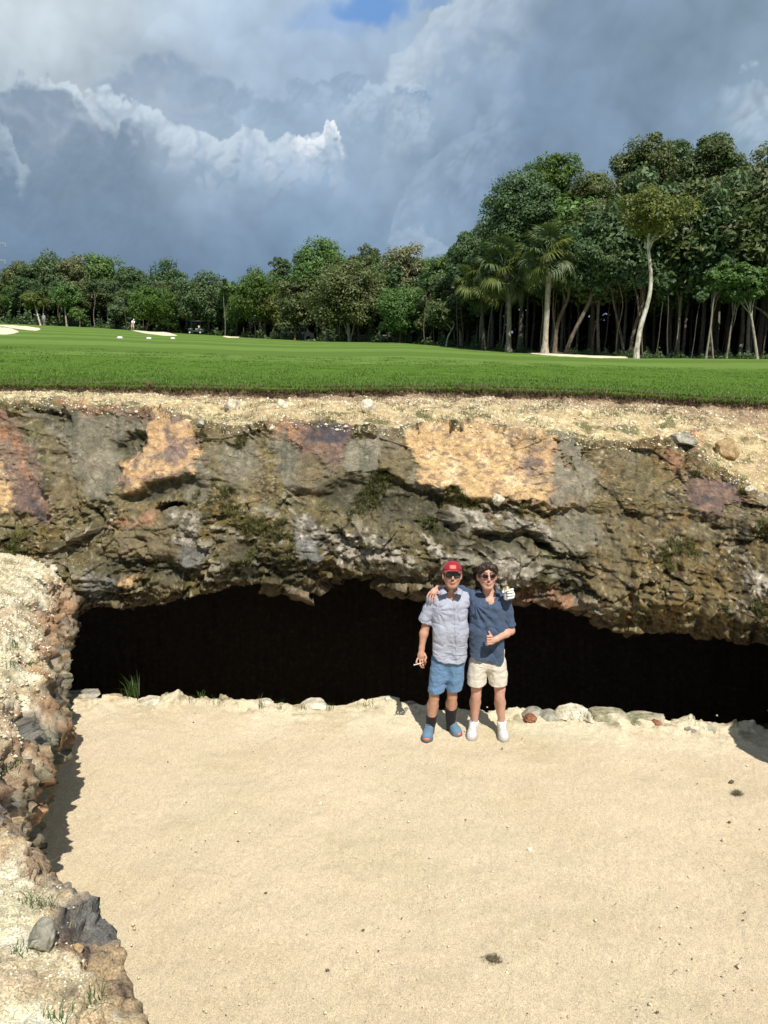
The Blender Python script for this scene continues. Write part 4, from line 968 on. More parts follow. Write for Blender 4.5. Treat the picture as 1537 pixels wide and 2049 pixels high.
tree('thin tree poking above the tree line with sparse leaves', 562, 122, (562, 512, 560, 46), 'dark', 'brown', seed=53, r0=.12, size=.18, dens=.6)
# left part of the tree line
tree('large dark olive tree with drooping boughs above the golf cart', 418, 120, (415, 545, 655, 120), 'dark', 'brown', seed=60, r0=.2, size=.2)
tree('sunlit green tree with a curved trunk behind the long bunker', 290, 120, (305, 570, 650, 105), 'lime', 'brown', path=[(290, 661), (297, 648), (300, 630)], r0=.14, seed=61, size=.19, dens=.8)
tree('small green bush-like tree right of the curved trunk', 338, 121, (338, 610, 660, 40), 'mid', 'brown', seed=62, r0=.09, size=.18)
tree('rounded dark tree behind the sunlit green one', 335, 134, (335, 528, 640, 100), 'dark', 'brown', seed=63, r0=.2, size=.21)
tree('dark rounded tree in the gap right of the golfer', 262, 136, (262, 528, 640, 80), 'dark', 'brown', seed=64, r0=.2, size=.21)
tree('grey-green tree with layered boughs, highest on the left', 205, 138, (207, 507, 630, 90), 'mid', 'brown', seed=65, r0=.22, size=.22)
tree('pale green tree second from the highest on the left', 150, 138, (150, 512, 630, 80), 'pale', 'brown', seed=66, r0=.22, size=.22)
tree('domed bluish-green tree near the left end of the tree line', 98, 140, (98, 508, 600, 100), 'dark', 'brown', seed=67, r0=.22, size=.22)
tree('olive tree sloping down to the left end of the tree line', 40, 140, (40, 525, 630, 90), 'olive', 'brown', seed=68, r0=.22, size=.22)
tree('olive tree at the left edge of the view', -20, 140, (-22, 538, 640, 100), 'olive', 'brown', seed=69, r0=.22, size=.22)
tree('small yellow-green tree on a leaning white trunk', 82, 126, (68, 578, 622, 54), 'yellow', 'white', path=[(82, 652), (77, 636), (73, 620)], r0=.15, seed=70, size=.18)
tree('light green tree with a tall pale stem in front of the dark wood', 135, 126, (130, 560, 625, 60), 'mid', 'pale', path=[(134, 653), (131, 630), (129, 600)], r0=.14, seed=71, size=.18, dens=.6)
tree('small light green tree with a thin forked stem', 160, 126, (156, 612, 642, 34), 'mid', 'pale', path=[(160, 654), (160, 640), (163, 632)], r0=.09, seed=72, size=.17, dens=.8)
tree('dark low tree between the white flag and the golfer', 232, 126, (238, 590, 645, 50), 'dark', 'brown', seed=73, r0=.1, size=.18)
tree('green tree with a leafy fringe left of the lime-green tree', 475, 116, (470, 560, 662, 60), 'mid', 'brown', seed=74, r0=.13, size=.18)

# rows of forest behind: copies of a few kinds
def kind_tree(i, leaf, bark, hgt):
    V, F, cc = crown_vf(300 + i, 3.1, 2.9, hgt * .37, 70, 11000, .20)
    mo = mesh_np('crown', V, F, LM[leaf]); cm = mo.data; bpy.data.objects.remove(mo)
    R = np.random.RandomState(i); top = np.array([R.uniform(-.6, .6), 0, hgt * .64])
    pp = smooth_path([(0, 0, -.4), (R.uniform(-.4, .4), 0, hgt * .3), (R.uniform(-.5, .5), R.uniform(-.3, .3), hgt * .5), top], 14)
    parts = [tube(pp, np.linspace(.12, .05, 14), 7, rough=.06)]
    for j in range(4):
        s = R.randint(7, 13); b = cc[R.randint(len(cc))] + top; parts.append(tube(smooth_path([pp[s], (pp[s] + b) / 2, b], 6), np.linspace(.06, .015, 6), 5))
    v, f = join_vf(parts); to = mesh_np('trunk', v, f, BK[bark], None, smooth=True); tm = to.data; bpy.data.objects.remove(to)
    return cm, tm, top, hgt
KINDS = [kind_tree(1, 'dark', 'brown', 12), kind_tree(2, 'olive', 'grey', 12), kind_tree(3, 'mid', 'dark', 12), kind_tree(4, 'dark', 'grey', 12), kind_tree(5, 'shade', 'dark', 12)]
SK = [(-900, 560), (0, 548), (60, 528), (120, 520), (200, 522), (250, 538), (330, 542), (400, 555), (450, 556), (500, 552), (560, 545), (600, 520), (650, 505), (760, 508), (850, 520), (900, 515), (960, 470), (1000, 400), (1070, 355), (1150, 355), (1220, 350), (1250, 300), (1340, 305), (1380, 300), (1450, 305), (1537, 320), (2400, 320)]
SHORT = [(-20, 'the left edge of the view'), (40, 'the leftmost olive tree'), (68, 'the small yellow-green tree'), (98, 'the domed bluish-green tree'), (132, 'the tall pale stem'), (150, 'the pale green tree'), (205, 'the highest tree on the left'), (262, 'the golfer'), (305, 'the sunlit green tree'), (338, 'the small bush-like tree'), (394, 'the golf cart'), (418, 'the drooping dark olive tree'), (475, 'the leafy-fringed green tree'), (522, 'the lime-green tree'),
    (560, 'the yellowish splaying tree'), (596, 'the white van'), (650, 'the bright-rimmed broad tree'), (690, 'the wide olive tree'), (742, 'the olive domed tree'), (800, 'the low bright rounded tree'), (868, 'the low thin-stemmed tree'), (923, 'the pale-trunked small tree'), (962, 'the yellowing palm'), (1012, 'the dark-trunked palm'), (1050, 'the tall tree behind the palms'), (1095, 'the pale-trunked palm'), (1135, 'the curving brown trunk'),
    (1185, 'the bare grey twigs'), (1235, 'the dark leafy gap tree'), (1285, 'the tallest tree'), (1315, 'the yellow-green crown'), (1345, 'the narrow-topped tall tree'), (1405, 'the bright green leafy tree'), (1440, 'the thin leaning pair of stems'), (1480, 'the low leafy green tree'), (1515, 'the pale-leaved tree'), (1600, 'the right edge of the view')]
LOOK = {0: 'dark green', 1: 'olive', 2: 'mid-green', 3: 'blackish-green', 4: 'deep-shaded'}
_used = set()
def place_label(px, look, row):
    d = sorted(SHORT, key=lambda q: abs(q[0] - px))
    for (q, nm) in d[:5]:
        side = 'behind' if abs(q - px) < 8 else ('left of' if px < q else 'right of')
        for f in ('%s forest tree in the %s row, %s %s', 'round %s tree of the %s row, %s %s', 'full-crowned %s tree, %s row, %s %s'):
            lb = f % (look, row, side, nm)
            if lb not in _used and len(lb.split()) <= 16: _used.add(lb); return lb
    return None
def back_row(px0, px1, step, dY, drop, label, group, seed, kinds=(0, 1, 2, 3), wmul=1.0, row=None):
    R = np.random.RandomState(seed); px = px0
    while px < px1:
        Y = float(interp(px, YTREE)) + dY + R.uniform(-1.5, 1.5); p = on_ground(px, Y)
        top = float(interp(px, SK)) + drop + R.uniform(0, 34); H = float(at_Y(px, top, Y)[2]) - p.z
        ki = kinds[R.randint(len(kinds))]; cm, tm, tp, hg = KINDS[ki]
        s = H / (hg * 1.02); e = empty('forest_tree', p, (place_label(px, LOOK[ki], row) if row and -40 < px < 1560 else None) or label, 'tree', group, rz=R.uniform(0, 6.28)); wx = s * wmul * R.uniform(.85, 1.15) * min(1.25, (12 / max(H, 5)) ** .35)
        c = obj_from('crown', cm, e); c.location = (tp[0] * wx, 0, tp[2] * s); c.scale = (wx, wx, s)
        t = obj_from('trunk', tm, e); t.scale = (wx, wx, s)
        px += step * R.uniform(.7, 1.3) * 60 / Y * 1.0
G1 = 'trees of the tall forest on the right, second row'; G2 = 'trees deep in the tall forest on the right'; G3 = 'trees along the far left tree line'; G4 = 'trees in the middle of the far tree line'
back_row(960, 1800, 62, 6, 10, 'forest tree standing in the row behind the palms and the white-barked tree', G1, 1, row='second')
back_row(980, 1800, 52, 12, 25, 'forest tree deep in the shade of the tall right-hand forest', G2, 2, (0, 3, 4))
back_row(960, 1750, 60, 20, 40, 'forest tree deep in the shade of the tall right-hand forest', G2, 3, (3, 4))
back_row(-620, 560, 66, 6, 6, 'forest tree in the far tree line behind the bunkers and golf cart', G3, 4, row='second')
back_row(-640, 560, 62, 14, 4, 'forest tree in the far tree line behind the bunkers and golf cart', G3, 5, (0, 3, 4), row='third')
back_row(560, 980, 62, 8, 10, 'forest tree in the middle tree line left of the palms', G4, 6, row='second')
back_row(560, 980, 58, 18, 8, 'forest tree in the middle tree line left of the palms', G4, 7, (0, 3, 4), row='third')
# thin stems in the shade: slender trees whose crowns are lost in the canopy
def slender(px0, px1, n, dY0, dY1, label, group, seed):
    R = np.random.RandomState(seed)
    V, F, cc = crown_vf(77, .9, .9, 1.2, 10, 700, .17); mo = mesh_np('crown', V, F, LM['dark']); cm = mo.data; bpy.data.objects.remove(mo)
    tms = []
    for i in range(6):
        pp = smooth_path([(0, 0, -.3), (R.uniform(-.3, .3), 0, 2), (R.uniform(-.5, .5), 0, 4.2), (R.uniform(-.6, .6), 0, 6.5)], 12)
        v, f = tube(pp, np.linspace(.055, .03, 12), 6, rough=.08); to = mesh_np('trunk', v, f, BK['grey'], None, smooth=True); tms.append((to.data, pp[-1])); bpy.data.objects.remove(to)
    for i in range(n):
        px = px0 + (px1 - px0) * (i + R.uniform(.1, .9)) / n; Y = float(interp(px, YTREE)) + R.uniform(dY0, dY1); p = on_ground(px, Y)
        e = empty('slender_tree', p, label, 'tree', group, rz=R.choice([0, 3.14]) + R.uniform(-.4, .4)); e.scale = [R.uniform(.75, 1.05) * min(Y / 66, 1.08)] * 3
        tm, tp = tms[R.randint(6)]; obj_from('trunk', tm, e, BK[['grey', 'brown', 'dark', 'dark', 'dark', 'brown'][R.randint(6)]]); c = obj_from('crown', cm, e); c.location = tp
slender(985, 1600, 24, .5, 9, 'slender tree with a bare thin stem in the dark under the tall right-hand forest', 'slender stems under the right-hand forest', 21)
slender(-60, 600, 24, .5, 6, 'slender tree with a bare thin stem under the far left tree line', 'slender stems under the left tree line', 22)
slender(600, 985, 12, .5, 6, 'slender tree with a bare thin stem under the middle tree line', 'slender stems under the middle tree line', 23)
# the closed mass of wood behind everything
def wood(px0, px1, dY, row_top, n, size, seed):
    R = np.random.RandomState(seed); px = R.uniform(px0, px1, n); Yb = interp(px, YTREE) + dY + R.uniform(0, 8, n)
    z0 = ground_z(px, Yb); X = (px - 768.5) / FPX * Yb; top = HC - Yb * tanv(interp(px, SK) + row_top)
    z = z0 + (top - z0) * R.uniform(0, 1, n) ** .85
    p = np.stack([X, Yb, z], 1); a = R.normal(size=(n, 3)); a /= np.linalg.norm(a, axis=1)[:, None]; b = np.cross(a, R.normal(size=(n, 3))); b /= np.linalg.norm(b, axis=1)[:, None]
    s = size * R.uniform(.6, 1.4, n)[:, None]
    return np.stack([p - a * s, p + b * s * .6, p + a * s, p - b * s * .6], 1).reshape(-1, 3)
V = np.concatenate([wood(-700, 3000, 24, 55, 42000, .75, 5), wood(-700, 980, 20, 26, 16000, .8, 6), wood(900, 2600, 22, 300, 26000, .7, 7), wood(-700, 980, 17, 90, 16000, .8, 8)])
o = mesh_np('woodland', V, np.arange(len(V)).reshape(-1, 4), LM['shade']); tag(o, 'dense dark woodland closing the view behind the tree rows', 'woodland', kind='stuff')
# low undergrowth at the foot of the trees
def undergrowth():
    R = np.random.RandomState(4); n = 34000; px = R.uniform(-200, 1700, n); Y = interp(px, YTREE) + 2.0 + np.abs(R.normal(0, 3.0, n)); hh = np.where(px < 980, .030, .012) * Y * .5 * np.clip(perlin(np.stack([px / 16, Y * .1, Y * 0], -1)) + .35, .05, 1); z = ground_z(px, Y) + np.abs(R.normal(0, 1, n)) * hh
    X = (px - 768.5) / FPX * (Y * CP + (HC - z) * SP); p = np.stack([X, Y, z], 1); a = R.normal(size=(n, 3)) * [1, 1, .6]; a /= np.linalg.norm(a, axis=1)[:, None]; b = np.cross(a, R.normal(size=(n, 3))); b /= np.linalg.norm(b, axis=1)[:, None]
    s = (.0019 * Y * R.uniform(.5, 1.4, n))[:, None]; V = np.stack([p - a * s, p + b * s * .5, p + a * s, p - b * s * .5], 1).reshape(-1, 3)
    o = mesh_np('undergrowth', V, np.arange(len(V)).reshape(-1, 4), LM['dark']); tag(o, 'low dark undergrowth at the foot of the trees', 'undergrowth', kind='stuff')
undergrowth()
# ------------------------------------------------------------------ sand bunkers and small things on the course
def bunker(name, pts, lift=.05):
    """sheet of sand on the turf with a slightly raised rim"""
    P = np.array(pts, dtype=np.float64); c = P.mean(0)
    n = 72; t = np.linspace(0, len(P), n, endpoint=False); Pc = np.concatenate([P, P[:1]])
    ring = np.stack([np.interp(t, np.arange(len(P) + 1), Pc[:, k]) for k in range(2)], 1)
    for _ in range(3): ring = (np.roll(ring, 1, 0) + 2 * ring + np.roll(ring, -1, 0)) / 4
    V = []; rs = [0.0, .35, .7, .93, 1.0]
    cg = np.array(ground_at(c[0], c[1])); G = np.array([ground_at(a, b) for a, b in ring])
    for r in rs:
        q = cg + (G - cg) * r; q[:, 2] += lift - (.0 if r < 1 else .08); V.append(q)
    V = np.array(V); R_ = np.random.RandomState(3); V[1:4, :, 2] += R_.uniform(-.02, .02, V[1:4, :, 2].shape)
    F = []
    for i in range(len(rs) - 1):
        for j in range(n): k = (j + 1) % n; F.append((i * n + j, i * n + k, (i + 1) * n + k, (i + 1) * n + j))
    o = mesh_np(name, V.reshape(-1, 3), np.array(F), BSAND, smooth=True); o['kind'] = 'structure'; return o
BSAND = plain('bunker_sand', (.66, .58, .42), .95, .10, 3, spec=.1)
bunker('bunker', [(-60, 655), (0, 655), (25, 658), (40, 664), (25, 669), (-60, 669)])
bunker('bunker', [(-60, 649), (20, 651), (60, 654), (85, 658), (75, 663), (40, 659), (0, 653), (-60, 653)])
bunker('bunker', [(250, 658), (290, 659), (330, 664), (358, 672), (330, 672), (290, 667), (262, 661)], .08)
bunker('bunker', [(1050, 705), (1080, 704), (1150, 706), (1255, 712), (1262, 717), (1200, 716.5), (1120, 713), (1060, 708)], .05)
bunker('path', [(445, 673), (458, 672), (480, 674), (478, 676), (455, 676)], .05)
bunker('path', [(925, 693), (960, 695), (1000, 699), (1012, 702), (990, 701), (940, 697)], .05)

def box_vf(cx, cy, cz, sx, sy, sz, bev=.0):
    v = np.array([(x, y, z) for x in (-1, 1) for y in (-1, 1) for z in (-1, 1)], dtype=np.float64) * .5 * np.array([sx, sy, sz]) + np.array([cx, cy, cz])
    f = np.array([(0, 1, 3, 2), (4, 6, 7, 5), (0, 4, 5, 1), (2, 3, 7, 6), (0, 2, 6, 4), (1, 5, 7, 3)]); return v, f
def lathe_vf(prof, n=20, cx=0, cy=0):
    """prof: list of (r, z)"""
    th = np.arange(n) * 2 * math.pi / n; V = np.concatenate([np.stack([cx + r * np.cos(th), cy + r * np.sin(th), np.full(n, z)], 1) for r, z in prof])
    i = np.arange(len(prof) - 1)[:, None] * n; j = np.arange(n)[None, :]; k = (j + 1) % n
    return V, np.stack([i + j, i + k, i + n + k, i + n + j], -1).reshape(-1, 4)

WHITE = plain('white_paint', (.80, .80, .77), .5, .05)
def tee_marker(px, py, label):
    p = ground_at(px, py); e = empty('tee_marker', p, label, 'marker', 'white tee markers in a row')
    v, f = lathe_vf([(.001, -.02), (.12, -.02), (.135, .03), (.12, .09), (.08, .12), (.001, .13)], 14); v[:, 0] *= 1.35; o = mesh_np('marker_body', v, f, WHITE, e, smooth=True)
    v, f = lathe_vf([(.001, -.3), (.03, -.3), (.03, -.02), (.001, -.02)], 8); mesh_np('spike', v, f, BK['grey'], e)
tee_marker(240, 677.5, 'white tee marker on the fairway, leftmost of three'); tee_marker(298, 678.5, 'white tee marker on the fairway, middle of three'); tee_marker(346, 678.5, 'white tee marker on the fairway, rightmost of three')
def flag(px, py):
    p = ground_at(px, py); k = mpp(p.y); e = empty('white_topped_pole', p, 'slim pole with a white top section before the dark trees left of the golfer', 'pole')
    v, f = tube([(0, 0, -.2), (0, 0, 13 * k)], [.07, .07], 8); mesh_np('pole', v, f, BK['brown'], e)
    v, f = tube([(0, 0, 13 * k), (0, 0, 17 * k), (0, 0, 25 * k)], [.11, .13, .12], 10); mesh_np('white_top', v, f, WHITE, e)
flag(215, 655.5)
def white_post(px, py):
    p = ground_at(px, py); k = mpp(p.y); e = empty('marker_post', p, 'small white post at the shaded path left of the palms', 'post')
    v, f = tube([(0, 0, -.1), (0, 0, 5 * k)], [.07, .07], 8); mesh_np('post', v, f, WHITE, e); v, f = lathe_vf([(.001, 5 * k), (.09, 5 * k), (.07, 6 * k), (.001, 6.3 * k)], 8); mesh_np('cap', v, f, WHITE, e)
white_post(953, 695)
def green_bin(px, py):
    p = on_ground(px, 97); k = mpp(97); e = empty('green_cylinder_box', p, 'pale green upright round-topped box at the foot of the middle tree line', 'utility box')
    m = plain('faded_green_plastic', (.09, .16, .10), .6); H = 15.5 * k; r = 3.1 * k
    v, f = lathe_vf([(r * .95, -.1), (r, .1), (r, H * .82), (r * .85, H * .93), (r * .45, H), (.001, H * 1.01)], 16); mesh_np('body', v, f, m, e, smooth=True)
    v, f = lathe_vf([(r * 1.1, -.1), (r * 1.1, .12), (r, .16)], 16); mesh_np('base_ring', v, f, BK['grey'], e)
green_bin(655, 681)
def low_wall(px0, px1, Y):
    a = np.array(on_ground(px0, Y)); b = np.array(on_ground(px1, Y)); e = empty('low_fence', a, 'low grey board fence in the shade under the middle trees', 'fence')
    d = b - a; L = math.hypot(d[0], d[1]); m = plain('weathered_grey_boards', (.13, .13, .11), .8); e.rotation_euler = (0, 0, math.atan2(d[1], d[0]))
    n = int(L / 1.2)
    for i in range(n + 1): v, f = box_vf(i * L / n, 0, .4, .10, .10, 1.0); mesh_np('post', v, f, BK['grey'], e)
    for j in range(3): v, f = box_vf(L / 2, -.07, .22 + j * .26, L, .03, .2); mesh_np('board', v, f, m, e)
low_wall(718, 778, 95)
# pale vehicle glimpsed between the trunks
def golf_cart(px, py, Y, label, mat, scale=1.0, rz=0.0, full=True):
    p = on_ground(px, Y); e = empty('golf_cart', p, label, 'golf cart', rz=rz); e.scale = [scale] * 3
    dark = plain('dark_trim', (.03, .03, .03), .5); seatm = plain('pale_seat', (.55, .52, .45), .6)
    v, f = join_vf([box_vf(0, 0, .42, 2.2, 1.1, .22), box_vf(.85, 0, .68, .55, 1.1, .36), box_vf(-.70, 0, .62, .75, 1.1, .30)]); mesh_np('body', v, f, mat, e)
    s = join_vf([box_vf(-.22, 0, .72, .5, 1.0, .14), box_vf(-.50, 0, 1.0, .12, 1.0, .45)]); mesh_np('seat', *s, seatm, e)
    r = [box_vf(-.1, 0, 1.86, 1.9, 1.15, .07), box_vf(-.1, 0, 1.91, 1.6, .95, .05)]; mesh_np('roof', *join_vf(r), dark, e)
    for x in (-.85, .65):
        for y in (-.5, .5): v, f = tube([(x, y, .6), (x * .92, y, 1.86)], [.025, .025], 6); mesh_np('roof_post', v, f, dark, e)
    for x in (-.75, .85):
        for y in (-.55, .55):
            v, f = lathe_vf([(.001, -.09), (.12, -.09), (.22, -.08), (.235, 0), (.22, .08), (.12, .09), (.001, .09)], 16); v = v[:, [0, 2, 1]] + np.array([x, y, .235]); wo = mesh_np('wheel', v, f, dark, e, smooth=True)
            v, f = lathe_vf([(.001, -.1), (.11, -.1), (.11, .1), (.001, .1)], 12); v = v[:, [0, 2, 1]] + np.array([x, y, .235]); mesh_np('rim', v, f, WHITE, wo)
    v, f = tube([(.55, -.25, .8), (.28, -.25, 1.05)], [.02, .02], 6); st = mesh_np('steering_column', v, f, dark, e)
    th = np.linspace(0, 2 * math.pi, 17); v, f = tube(np.stack([.28 + .10 * np.sin(th), -.25 + .17 * np.cos(th), 1.05 + .12 * np.sin(th)], 1), .018, 5); mesh_np('steering_wheel', v, f, dark, st)
golf_cart(394, 668, 117, 'dark-roofed golf cart with pale seats parked in the shade under the dark olive tree', plain('dark_green_paint', (.04, .06, .05), .4), 1.0, math.radians(172))
def van():
    p = on_ground(596, 112); e = empty('white_van', p, 'white van half hidden behind trunks, left of the wide olive tree', 'van', rz=math.radians(12)); gl = plain('dark_window_glass', (.04, .05, .06), .15)
    b = bpy.data.meshes.new('body'); prof = [(-2.3, .35), (2.1, .35), (2.3, .6), (2.2, 1.05), (1.7, 1.15), (1.25, 1.75), (1.0, 1.95), (-2.1, 2.0), (-2.3, 1.8)]
    n = len(prof); V = [(x, y, z) for y in (-.85, .85) for x, z in prof]; F = [tuple(range(n)), tuple(range(2 * n - 1, n - 1, -1))] + [(i, i + n, (i + 1) % n + n, (i + 1) % n) for i in range(n)]
    b.from_pydata(V, [], F); b.materials.append(WHITE); o = bpy.data.objects.new('body', b); COL.objects.link(o); o.parent = e
    for x0, x1 in ((-2.0, -1.0), (-.9, .1), (.25, 1.15)): v, f = box_vf((x0 + x1) / 2, -.86, 1.5, x1 - x0, .03, .5); mesh_np('window', v, f, gl, e)
    for x in (-1.5, 1.4):
        for y in (-.8, .8): v, f = lathe_vf([(.001, -.1), (.3, -.1), (.33, 0), (.3, .1), (.001, .1)], 16); v = v[:, [0, 2, 1]] + np.array([x, y, .33]); mesh_np('wheel', v, f, plain('tyre', (.02, .02, .02), .9), e, smooth=True)
van()
# power line pylon at the left edge, far behind the trees: the tips of its cross-arms reach into the view
def pylon():
    Y = 420.; p = on_ground(-40, Y); k = mpp(Y); e = empty('power_pylon', p, 'pale lattice power pylon whose cross-arm tips show above the trees at the left edge', 'pylon')
    m = plain('galvanised_steel', (.45, .47, .48), .5, metal=.0); z = lambda py: float(at_Y(-40, py, Y)[2]) - p.z
    top = z(455); legs = []
    for sx in (-1, 1):
        for sy in (-1, 1):
            v, f = tube([(sx * 3.2, sy * 3.2, -1), (sx * 1.1, sy * 1.1, z(560)), (sx * .5, sy * .5, top)], [.16, .12, .08], 4); mesh_np('leg', v, f, m, e)
    br = []; zs = np.linspace(0, top - 1, 16)
    for a, b in zip(zs[:-1], zs[1:]):
        ra = np.interp(a, [0, z(560), top], [3.2, 1.1, .5]); rb = np.interp(b, [0, z(560), top], [3.2, 1.1, .5])
        for s in (-1, 1): br += [tube([(-ra, s * ra, a), (rb, s * rb, b)], [.06, .06], 4), tube([(ra, s * ra, a), (-rb, s * rb, b)], [.06, .06], 4), tube([(s * ra, -ra, a), (s * rb, rb, b)], [.06, .06], 4)]
    mesh_np('bracing', *join_vf(br), m, e)
    for (py, tip, h) in ((487, 70, 8), (521, 66, 8)):
        for s in (-1, 1):
            zz = z(py); zt = z(py - h); T = s * tip * k; q = []
            for y in (-.7, .7):
                q += [tube([(0, y, zz), (T, 0, zz)], [.12, .08], 4), tube([(0, y, zt), (T, 0, zz)], [.12, .08], 4)]
                for i in range(1, 6): x = T * i / 6; q.append(tube([(x, y * (1 - i / 6), zz), (T * (i - .5) / 6, y * (1 - i / 6), zz + (zt - zz) * (1 - i / 6))], [.06, .06], 4))
            mesh_np('cross_arm', *join_vf(q), m, e)
            v, f = lathe_vf([(.001, -2.4), (.12, -2.4), (.18, -1.6), (.12, -.8), (.16, -.4), (.001, 0)], 8); v += np.array([T * .97, 0, zz]); mesh_np('insulator', v, f, plain('insulator_glass', (.4, .42, .4), .3), e)
pylon()

# ------------------------------------------------------------------ stones
def stone_mat(name, c1, c2, c3, scale=9):
    m, w, b = new_mat(name); tc = w.new('ShaderNodeTexCoord'); P = tc.outputs['Object']
    n = w.noise(P, scale, 6, .65); n2 = w.noise(P, scale * 6, 4, .7)
    c = w.ramp(n, [(.35, c1), (.5, c2), (.66, c3)]); c = w.mix(1.0, c, w.ramp(n2, [(.32, .65), (.5, 1), (.68, 1.25)]), 'MULTIPLY')
    w.l.new(c, b.inputs['Base Color']); b.inputs['Roughness'].default_value = .9; b.inputs['Specular IOR Level'].default_value = .25
    bump(w, b, w.m('ADD', n, w.m('MULTIPLY', n2, .5)), .8, .015); return m
ST = {'lime': stone_mat('pale_limestone', (.36, .30, .20), (.60, .54, .41), (.72, .68, .56)), 'grey': stone_mat('grey_limestone', (.15, .135, .10), (.30, .28, .22), (.46, .43, .34)),
      'red': stone_mat('reddish_stone', (.16, .065, .035), (.26, .11, .06), (.33, .17, .10)), 'moss': stone_mat('mossy_limestone', (.13, .13, .06), (.32, .29, .19), (.52, .48, .36)),
      'tan': stone_mat('tan_stone', (.27, .18, .09), (.45, .32, .17), (.58, .47, .3))}
def rock_vf(seed, sx, sy, sz, cuts=9, res=3):
    import bmesh
    bm = bmesh.new(); bmesh.ops.create_icosphere(bm, subdivisions=res + 1, radius=1.0)
    V = np.array([v.co for v in bm.verts]); F = np.array([[v.index for v in f.verts] for f in bm.faces]); bm.free()
    R = np.random.RandomState(seed)
    for _ in range(cuts):
        n = R.normal(size=3); n /= np.linalg.norm(n); d = R.uniform(.52, .85); s = V @ n; V = V - n * np.maximum(s - d, 0)[:, None] * .93
    V *= (1 + fbm(V * 2.2, 4, seed=seed) * .22)[:, None]
    return V * np.array([sx, sy, sz]), F
def rock(label, at, size, mat, seed, rz=0.0, group=None, sink=.25, name='rock', tilt=0.0, res=3):
    V, F = rock_vf(seed, size[0] / 2 * 1.15, size[1] / 2 * 1.15, size[2] / 2 * 1.15, res=res)
    o = mesh_np(name, V, F, ST[mat], smooth=False); o.location = Vector(at) + Vector((0, 0, size[2] * (.5 - sink))); o.rotation_euler = (tilt, tilt * .6, rz)
    return tag(o, label, 'rock', group)
def surf_on(P, px, py, hint=None):
    """nearest point of a built surface to a photo row/column, as seen from the viewer"""
    Q = P.reshape(-1, 3); Z = Q[:, 1] * CP + (HC - Q[:, 2]) * SP
    x = 768.5 + FPX * Q[:, 0] / Z; y = 1024.5 + FPX * ((HC - Q[:, 2]) * CP - Q[:, 1] * SP) / Z
    d = (x - px) ** 2 + (y - py) ** 2; d[Z < .5] = 1e9
    c = np.where(d < max(d.min() * 1.5, 30))[0]; k = c[np.argmin(Z[c])]; return Vector(Q[k])
# along the sand ledge
def ledge_rock(px, w_px, h, mat, label, seed, dy=-.12, rz=0, d=.22, tilt=0.0):
    p = ledge_pt(px, dy); k = (p.y * CP + HC * SP) / FPX; p.z = .02; return rock(label, p, (w_px * k * 1.15, d, h * (.62 if px > 1000 else .5)), mat, seed, rz, tilt=tilt, sink=(.60 if px > 1000 else .74) if mat != 'red' else .2)
ledge_rock(1062, 46, .16, 'grey', 'grey boulder at the sand ledge behind the right man, partly under the red stone', 3, -.10, .2)
ledge_rock(1100, 40, .13, 'grey', 'flat grey boulder right of the red stone on the sand ledge', 4, -.12, -.2)
ledge_rock(1063, 20, .12, 'red', 'rounded reddish-brown stone lying in front of the grey boulders on the ledge', 5, -.26, 0, .15)
ledge_rock(1140, 66, .20, 'lime', 'large whitish boulder half buried at the sand ledge, left of the mossy one', 6, -.14, .1, .32)
ledge_rock(1215, 84, .20, 'moss', 'large mossy boulder on the sand ledge, its right end square', 7, -.12, -.12, .34)
ledge_rock(1292, 78, .14, 'moss', 'long flat mossy slab on the sand ledge right of the gap', 8, -.10, .02, .3)
ledge_rock(1313, 13, .10, 'red', 'small reddish stone at the right end of the flat mossy slab', 9, -.22, .5, .10)
ledge_rock(1396, 54, .12, 'grey', 'low grey rock in the crumbling ledge at the right', 10, -.16, .3, .3)
ledge_rock(1180, 34, .13, 'lime', 'small pale rock between the whitish and the mossy boulder', 11, -.20, .6, .22)
ledge_rock(170, 70, .13, 'grey', 'flat grey rock where the ledge meets the left bank', 12, .02, .1, .3)
ledge_rock(315, 60, .11, 'lime', 'low pale rock right of the grass clump on the ledge', 13, -.05, -.1, .3)
ledge_rock(228, 40, .10, 'tan', 'small tan rock left of the grass clump on the ledge', 14, -.05, .4, .25)
ledge_rock(522, 40, .09, 'lime', 'low pale rock on the ledge left of the cave middle', 15, -.05, .2, .25)
ledge_rock(632, 44, .12, 'lime', 'pale hump of rock on the ledge before the middle of the cave', 16, -.05, -.3, .28)
ledge_rock(775, 50, .12, 'lime', 'pale rock on the ledge just left of the shadow of the hand', 17, -.05, .2, .28)
ledge_rock(815, 40, .12, 'grey', 'grey shaded rock on the ledge behind the capped man', 18, -.04, .1, .25)
